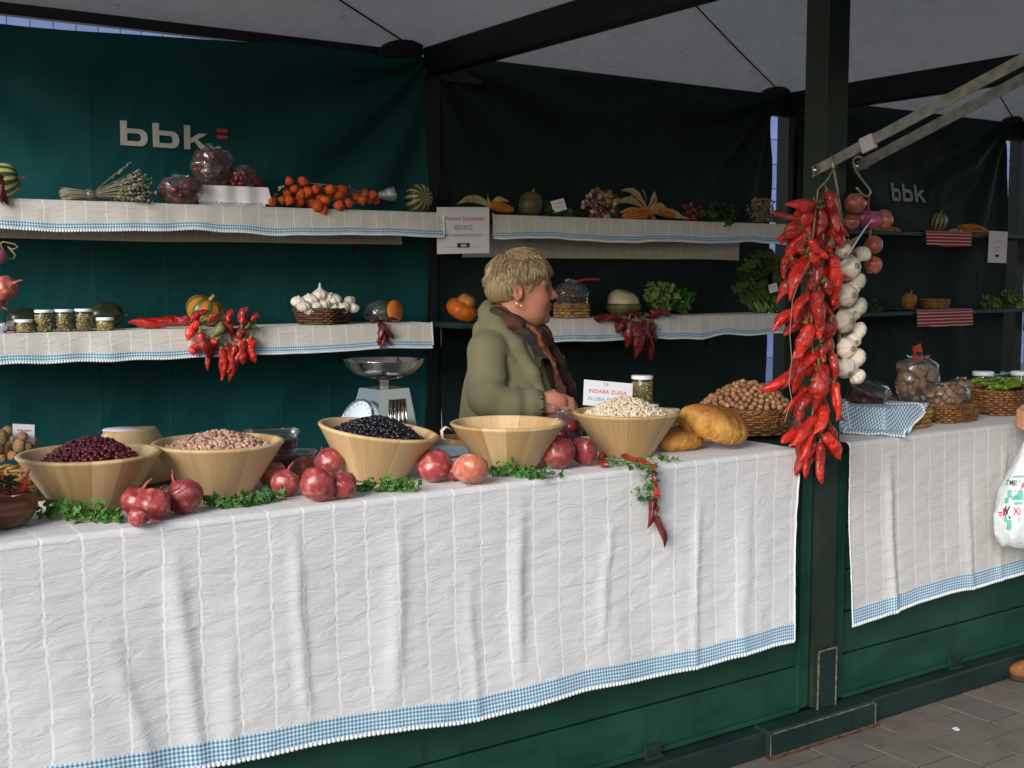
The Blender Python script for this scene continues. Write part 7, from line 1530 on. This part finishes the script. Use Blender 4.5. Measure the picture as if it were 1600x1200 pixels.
# hazelnut basket
c = at(1165, 668, z=TOP); HB = Vector((2.80, 0.40, TOP)); HB = Vector((at(1166, 668, y=0.36).x, 0.36, TOP)); t = thing('hazelnut_basket', 'round brown wicker basket heaped with hazelnuts by the post', 'basket', (HB.x, HB.y, TOP+0.001)); k = mpp(HB)
basket(t, 0.140, 0.135, 0.078, 1.16, 1.0, 9, 34, 'wicker', rim=0.006)
g = G(); g.tube([(0.162*math.cos(a), 0.157*math.sin(a), 0.080) for a in [i*math.pi/30 for i in range(60)]], 0.004, 6, closed=True); obj('inner_rim', g, MT['wicker'], t)
g = G(); g.lathe([(0, 0.150), (0.05, 0.140), (0.10, 0.105), (0.146, 0.070)], 30); g.jitter(0.004, 50); obj('heap_core', g, MT['hazel'], t, kind='stuff')
g = G(); g.lathe([(0, -0.95), (0.45, -0.9), (0.85, -0.5), (1, 0), (0.9, 0.5), (0.5, 0.95), (0.12, 1.2), (0, 1.22)], 12); NUT = g.mesh('hazelnut'); NUT.materials.append(MT['hazel']); n = 190; cnt = 0
for i in range(n):
    r = 0.150*math.sqrt((i+0.5)/n); a = i*2.399963; x, y_ = r*math.cos(a), r*math.sin(a)
    z = 0.085+0.078*(1-(r/0.152)**1.6)+random.uniform(-.004, .005); P3 = HB+Vector((x, y_, z))
    o = bpy.data.objects.new('hazelnut', NUT); COL.objects.link(o); s = random.uniform(0.0088, 0.0112); o.matrix_basis = Matrix.Translation(P3)@rrot().to_4x4()@Matrix.Diagonal((s, s, s, 1)); tag(o, 'brown hazelnut in the heap in the round basket by the post', 'hazelnut', 'hazelnuts heaped in the round basket')
# walnuts at the left edge
WB = Vector((at(14, 715, y=0.47).x, 0.47, TOP)); t = thing('walnut_basket', 'woven straw basket of walnuts at the left edge', 'basket', (WB.x-0.03, WB.y, TOP+0.001)); basket(t, 0.105, 0.09, 0.055, 1.12, 0.9, 5, 20, 'straw')
g = G(); g.ell((0, 0, 0), (1.0, 0.86, 0.88), seg=14, rings=9); g.V = [tuple(Vector(v)*(1+0.05*vnoise(v[0]*4, v[1]*4, v[2]*4)+(0.05 if abs(v[1]) < 0.1 else 0))) for v in g.V]; WAL = g.mesh('walnut'); WAL.materials.append(MT['walnut'])
for i, (x, y_, r) in enumerate([(2, 683, 13), (13, 673, 9), (14, 700, 14), (30, 696, 12), (26, 686, 11), (-3, 700, 14), (44, 699, 10), (55, 691, 8), (3, 715, 10), (20, 712, 9), (-12, 690, 12), (40, 690, 9), (35, 682, 9)]):
    q = at(x, y_, y=WB.y-0.04+0.05*(i % 3)); s = r*mpp(q); o = bpy.data.objects.new('walnut', WAL); COL.objects.link(o); o.matrix_basis = Matrix.Translation(q)@rrot().to_4x4()@Matrix.Diagonal((s, s, s, 1)); tag(o, 'tan walnut in the straw basket at the left edge', 'walnut', 'walnuts in the straw basket')
c = at(37, 678, y=WB.y-0.02); card(c, 0.050, 0.046, upright(R(10), R(15), R(-8)), 'small white card stuck among the walnuts', [('########', 0.0075, 0, 0.008, 'ink_red', 0.95), ('######', 0.0080, 0, -0.006, 'ink_grey', 1)])
# chilli and herb garland over the edge
o0 = at(985, 722, z=TOP); t = thing('chilli_garland', 'garland of small red chillies and herb sprigs hanging over the cloth edge', 'chilli garland', o0)
ZT = TOP+0.012
for (a, b_, c_, d_, w) in [(935, 715, 955, 700, 9), (950, 708, 975, 712, 10), (968, 708, 1000, 718, 9), (985, 715, 1015, 722, 9), (1000, 720, 1028, 728, 9), (940, 722, 952, 728, 12), (1010, 724, 1024, 734, 8)]:
    pepper(t, at(a, b_, z=ZT)-o0, at(c_, d_, z=ZT-0.003)-o0, w*0.0020, MT['pepper'], 'chilli')
for (a, b_, c_, d_, w) in [(1022, 742, 1024, 760, 9), (1024, 762, 1026, 784, 10), (1020, 780, 1012, 826, 11), (1026, 806, 1038, 857, 12), (1022, 778, 1028, 800, 9)]:
    pepper(t, at(a, b_, y=-0.045)-o0, at(c_, d_, y=-0.052)-o0, w*0.0020, MT['pepper_dry'] if b_ > 770 else MT['pepper'], 'chilli')
cs = [at(random.uniform(945, 1025), random.gauss(724, 5), z=TOP+random.uniform(.004, .02))-o0 for _ in range(46)]+[at(random.gauss(1018, 8), random.uniform(735, 785), y=-0.045+random.uniform(-.012, .005))-o0 for _ in range(46)]+[at(random.gauss(996, 5), random.uniform(760, 790), y=-0.045)-o0 for _ in range(12)]
obj('leaves', leaf_batch(cs, 0.0095), MT['leaf'], t, kind='stuff'); g = G(); L_ = [at(940, 718, z=ZT)-o0, at(975, 722, z=ZT)-o0, at(1008, 728, z=ZT)-o0, at(1020, 742, y=-0.04)-o0, at(1022, 775, y=-0.045)-o0, at(1026, 800, y=-0.045)-o0]; g.tube(L_, 0.0016, 5)
for k in range(10): a = random.choice(L_[:4]); q = random.choice(cs); g.tube([a, a.lerp(q, .5)+Vector((0, -.004, .004)), q], 0.0009, 4)
obj('stem', g, MT['stem'], t, kind='stuff')

# ------------------------------------------------------------------ counter of the neighbouring stall
c = at(1385, 668, z=TOP); bx = Vector((c.x, 0.14, TOP)); t = thing('chip_box', 'flat woven wood-chip box half covered by blue gingham', 'basket', (at(1385, 664, y=0.16).x, 0.16, TOP+0.001), rot=(0, 0, R(4))); basket(t, 0.125, 0.085, 0.062, 1.10, 0.28, 4, 18, 'straw'); BX = Vector(t.location)
# gingham napkin draped over the box
P = np.zeros((48, 48, 3)); UV = np.zeros((48, 48, 2))
for i in range(48):
    for j in range(48):
        u, v = i/47-0.5, j/47-0.5; a = R(30); x = (u*math.cos(a)-v*math.sin(a))*0.32-0.118; y_ = (u*math.sin(a)+v*math.cos(a))*0.30-0.045
        ex = max(0.0, -x-0.150); ey = max(0.0, -y_-0.108); e = math.hypot(ex, ey); drop = min(e, 0.062); rest = e-drop       # over the rim, down the side, then out on the table
        if e > 0: nx, ny = ex/e, ey/e; x = max(x, -0.150)-nx*(drop*0.22+rest); y_ = max(y_, -0.108)-ny*(drop*0.22+rest)
        z = 0.086-drop*1.25+0.004*vnoise(x*16, y_*16, 3)+0.005*math.sin(x*46+y_*30)*(0.4+(e > 0)); P[i, j] = (x, y_, max(z, 0.003+0.002*abs(vnoise(x*30, y_*30)))); UV[i, j] = (u*0.36, v*0.36)
nk = thing('gingham_napkin', 'blue gingham napkin with white lace edge draped over the chip box', 'napkin', BX); MT['gingham2'] = gingham_mat('blue_gingham_large', 0.0115, (0.06, 0.20, 0.30)); obj('cloth', grid_mesh('cloth', P, UV), MT['gingham2'], nk)
edge = [P[i, 0] for i in range(40)]+[P[39, j] for j in range(40)]+[P[i, 39] for i in range(39, -1, -1)]+[P[0, j] for j in range(39, -1, -1)]; lace_along([Vector(e)+Vector((0, -0.002, 0.001)) for e in edge], nk, 0.010, 0.0058, nrm=(0, -0.7, 0.7))
tub(1345, 640, 64, 44, 0.22, 'clear domed tub of dark preserve in the gingham covered box', 'jam', z=TOP+0.06, rot=(R(25), 0, 0))
net_of(1434, 585, 78, 78, TOP, 0.50, 'green net bag of small onions with a red label', 'walnut', 'onion_net', n=75, size=0.017, seed=31, tail=(1432, 552), tailmat='tarp', shape='n', pname='small_onions', film='film', grp=None)
c = at(1434, 552, y=0.49); g = G(); g.box((0, 0, 0), (0.050, 0.003, 0.066)); g.jitter(0.004, 40); tag(obj('red_label', g, MT['pepper'], loc=c, rot=(0, R(-14), 0)), 'bright red paper tag tied on the green net bag', 'label')
net_of(1378, 618, 54, 26, TOP, 0.46, 'red net of produce behind the gingham napkin', 'pepper_dry', 'produce_net', n=26, size=0.018, seed=33, shape='n', pname='produce', grp=None)
c = at(1478, 660, y=0.17); t = thing('onion_basket', 'shallow brown wicker basket holding a red net of nuts', 'basket', (c.x, 0.17, TOP+0.001)); basket(t, 0.098, 0.075, 0.058, 1.14, 0.55, 7, 26, 'wicker', rim=0.005)
net_of(1476, 640, 84, 40, TOP+0.035, 0.18, 'red net of brown nuts lying in the shallow wicker basket', 'hazel', 'nut_net', n=80, size=0.013, seed=35, shape='n', pname='nuts', grp='nets of nuts')
net_of(1500, 622, 52, 40, TOP, 0.46, 'bag of small brown bulbs behind the green peppers', 'walnut', 'bulb_bag', n=40, size=0.015, seed=37, shape='n', pname='bulbs', grp=None)
c = at(1560, 650, y=0.20); t = thing('pepper_basket', 'wicker basket of long green peppers near the right edge', 'basket', (c.x, 0.20, TOP+0.001)); basket(t, 0.100, 0.085, 0.085, 1.15, 0.7, 9, 26, 'wicker', rim=0.006); PB = Vector(t.location)
MT['green_pepper'] = mat('green_pepper_skin', (0.10, 0.20, 0.018), (0.17, 0.28, 0.03), rough=0.3, vs=18, bump=0.3, bs=40, objvar=0.3, coat=0.2)
for i in range(26):
    a = random.uniform(-0.5, 0.5)+(math.pi if random.random() < 0.5 else 0); p0 = PB+Vector((random.uniform(-.06, .06), random.uniform(-.06, .06), 0.092+random.uniform(0, .034))); d = Vector((math.cos(a), math.sin(a)*0.8, random.uniform(-.05, .35)))*random.uniform(.07, .10)
    q = thing('green_pepper', 'long thin green pepper piled in the wicker basket', 'green pepper', p0-d*0.5, group='green peppers in the basket'); pepper(q, Vector((0, 0, 0)), d, random.uniform(.020, .026), MT['green_pepper'], 'pepper')
jar(1535, 640, 34, 52, 0.38, TOP, 'white-lidded jar behind the green peppers', grp=None, exact=(at(1534, 640, y=0.42).x, 0.42, TOP+0.001)); jar(1592, 640, 34, 50, 0.34, TOP, 'white-lidded jar at the right edge of the counter', grp=None, exact=(at(1594, 640, y=0.36).x, 0.36, TOP+0.001))
c = at(1575, 588, y=0.52); P = np.zeros((16, 10, 3))
for i in range(16):
    for j in range(10): P[i, j] = (-0.09+0.18*i/15, -0.03+0.06*j/9, 0.02*vnoise(i*.45, j*.5, 1)+0.02*(1-j/9))
o = tag(obj('blue_wrapper', grid_mesh('blue_wrapper', P), MT['bluepaper'], loc=(c.x, 0.52, c.z)), 'crumpled pale blue wrapper on the produce at the right edge', 'wrapper'); o.modifiers.new('thick', 'SOLIDIFY').thickness = 0.002
t = thing('produce_crate', 'brown crate of produce under the blue wrapper', 'crate', (c.x, 0.53, TOP+0.001)); hh_ = c.z-TOP-0.03
for sy2 in (-0.06, 0.06):
    for j in range(3): g = G(); g.box((0, sy2, hh_*(j+0.5)/3), (0.22, 0.008, hh_/3-0.008), bev=0.001); obj('slat', g, MT['board'], t)
for sx2 in (-0.106, 0.106): g = G(); g.box((sx2, 0, hh_/2), (0.008, 0.112, hh_)); obj('end_board', g, MT['board'], t)
g = G(); g.box((0, 0, 0.006), (0.20, 0.11, 0.008)); obj('crate_bottom', g, MT['board'], t)
mats = [(rrot(), (random.uniform(-.09, .09), random.uniform(-.045, .045), hh_-0.005+random.uniform(-.01, .015)), (0.02, 0.018, 0.016)) for _ in range(30)]; V, F = batch(BEAD_V, BEAD_F, mats); obj('produce', fast_mesh('produce', V, F), MT['hazel'], t, kind='stuff')

# ------------------------------------------------------------------ litter on the paving
def flat_bit(px, py, w, h, matk, label, nm, cat, rz):
    c = at(px, py, z=0.004); g = G(); P = np.zeros((6, 4, 3))
    for i in range(6):
        for j in range(4): P[i, j] = ((i/5-0.5)*w*(1-0.4*abs(j/3-0.5)), (j/3-0.5)*h*(1-abs(i/5-.5)*1.2), 0.003+0.006*abs(vnoise(i*.9+px, j*.8)))
    o = tag(obj(nm, grid_mesh(nm, P), MT[matk], loc=(c.x, c.y, 0.003), rot=(0, 0, rz)), label, cat); o.modifiers.new('thick', 'SOLIDIFY').thickness = 0.0012
flat_bit(1374, 1167, 0.035, 0.016, 'leaf', 'small green leaf lying on the paving', 'fallen_leaf', 'leaf', 0.3); flat_bit(1217, 1174, 0.085, 0.006, 'leaf', 'thin green stalk lying beside the stall foot', 'fallen_stalk', 'stalk', 0.4)
flat_bit(1494, 1140, 0.035, 0.028, 'paper', 'scrap of white paper on the paving', 'paper_scrap', 'paper', 0.8); flat_bit(1348, 1127, 0.030, 0.010, 'paper', 'thin white scrap at the corner of the stall foot', 'paper_scrap', 'paper', -0.4); flat_bit(1542, 1075, 0.03, 0.008, 'leaf', 'tiny green leaf near the shoe', 'fallen_leaf', 'leaf', 1.0)
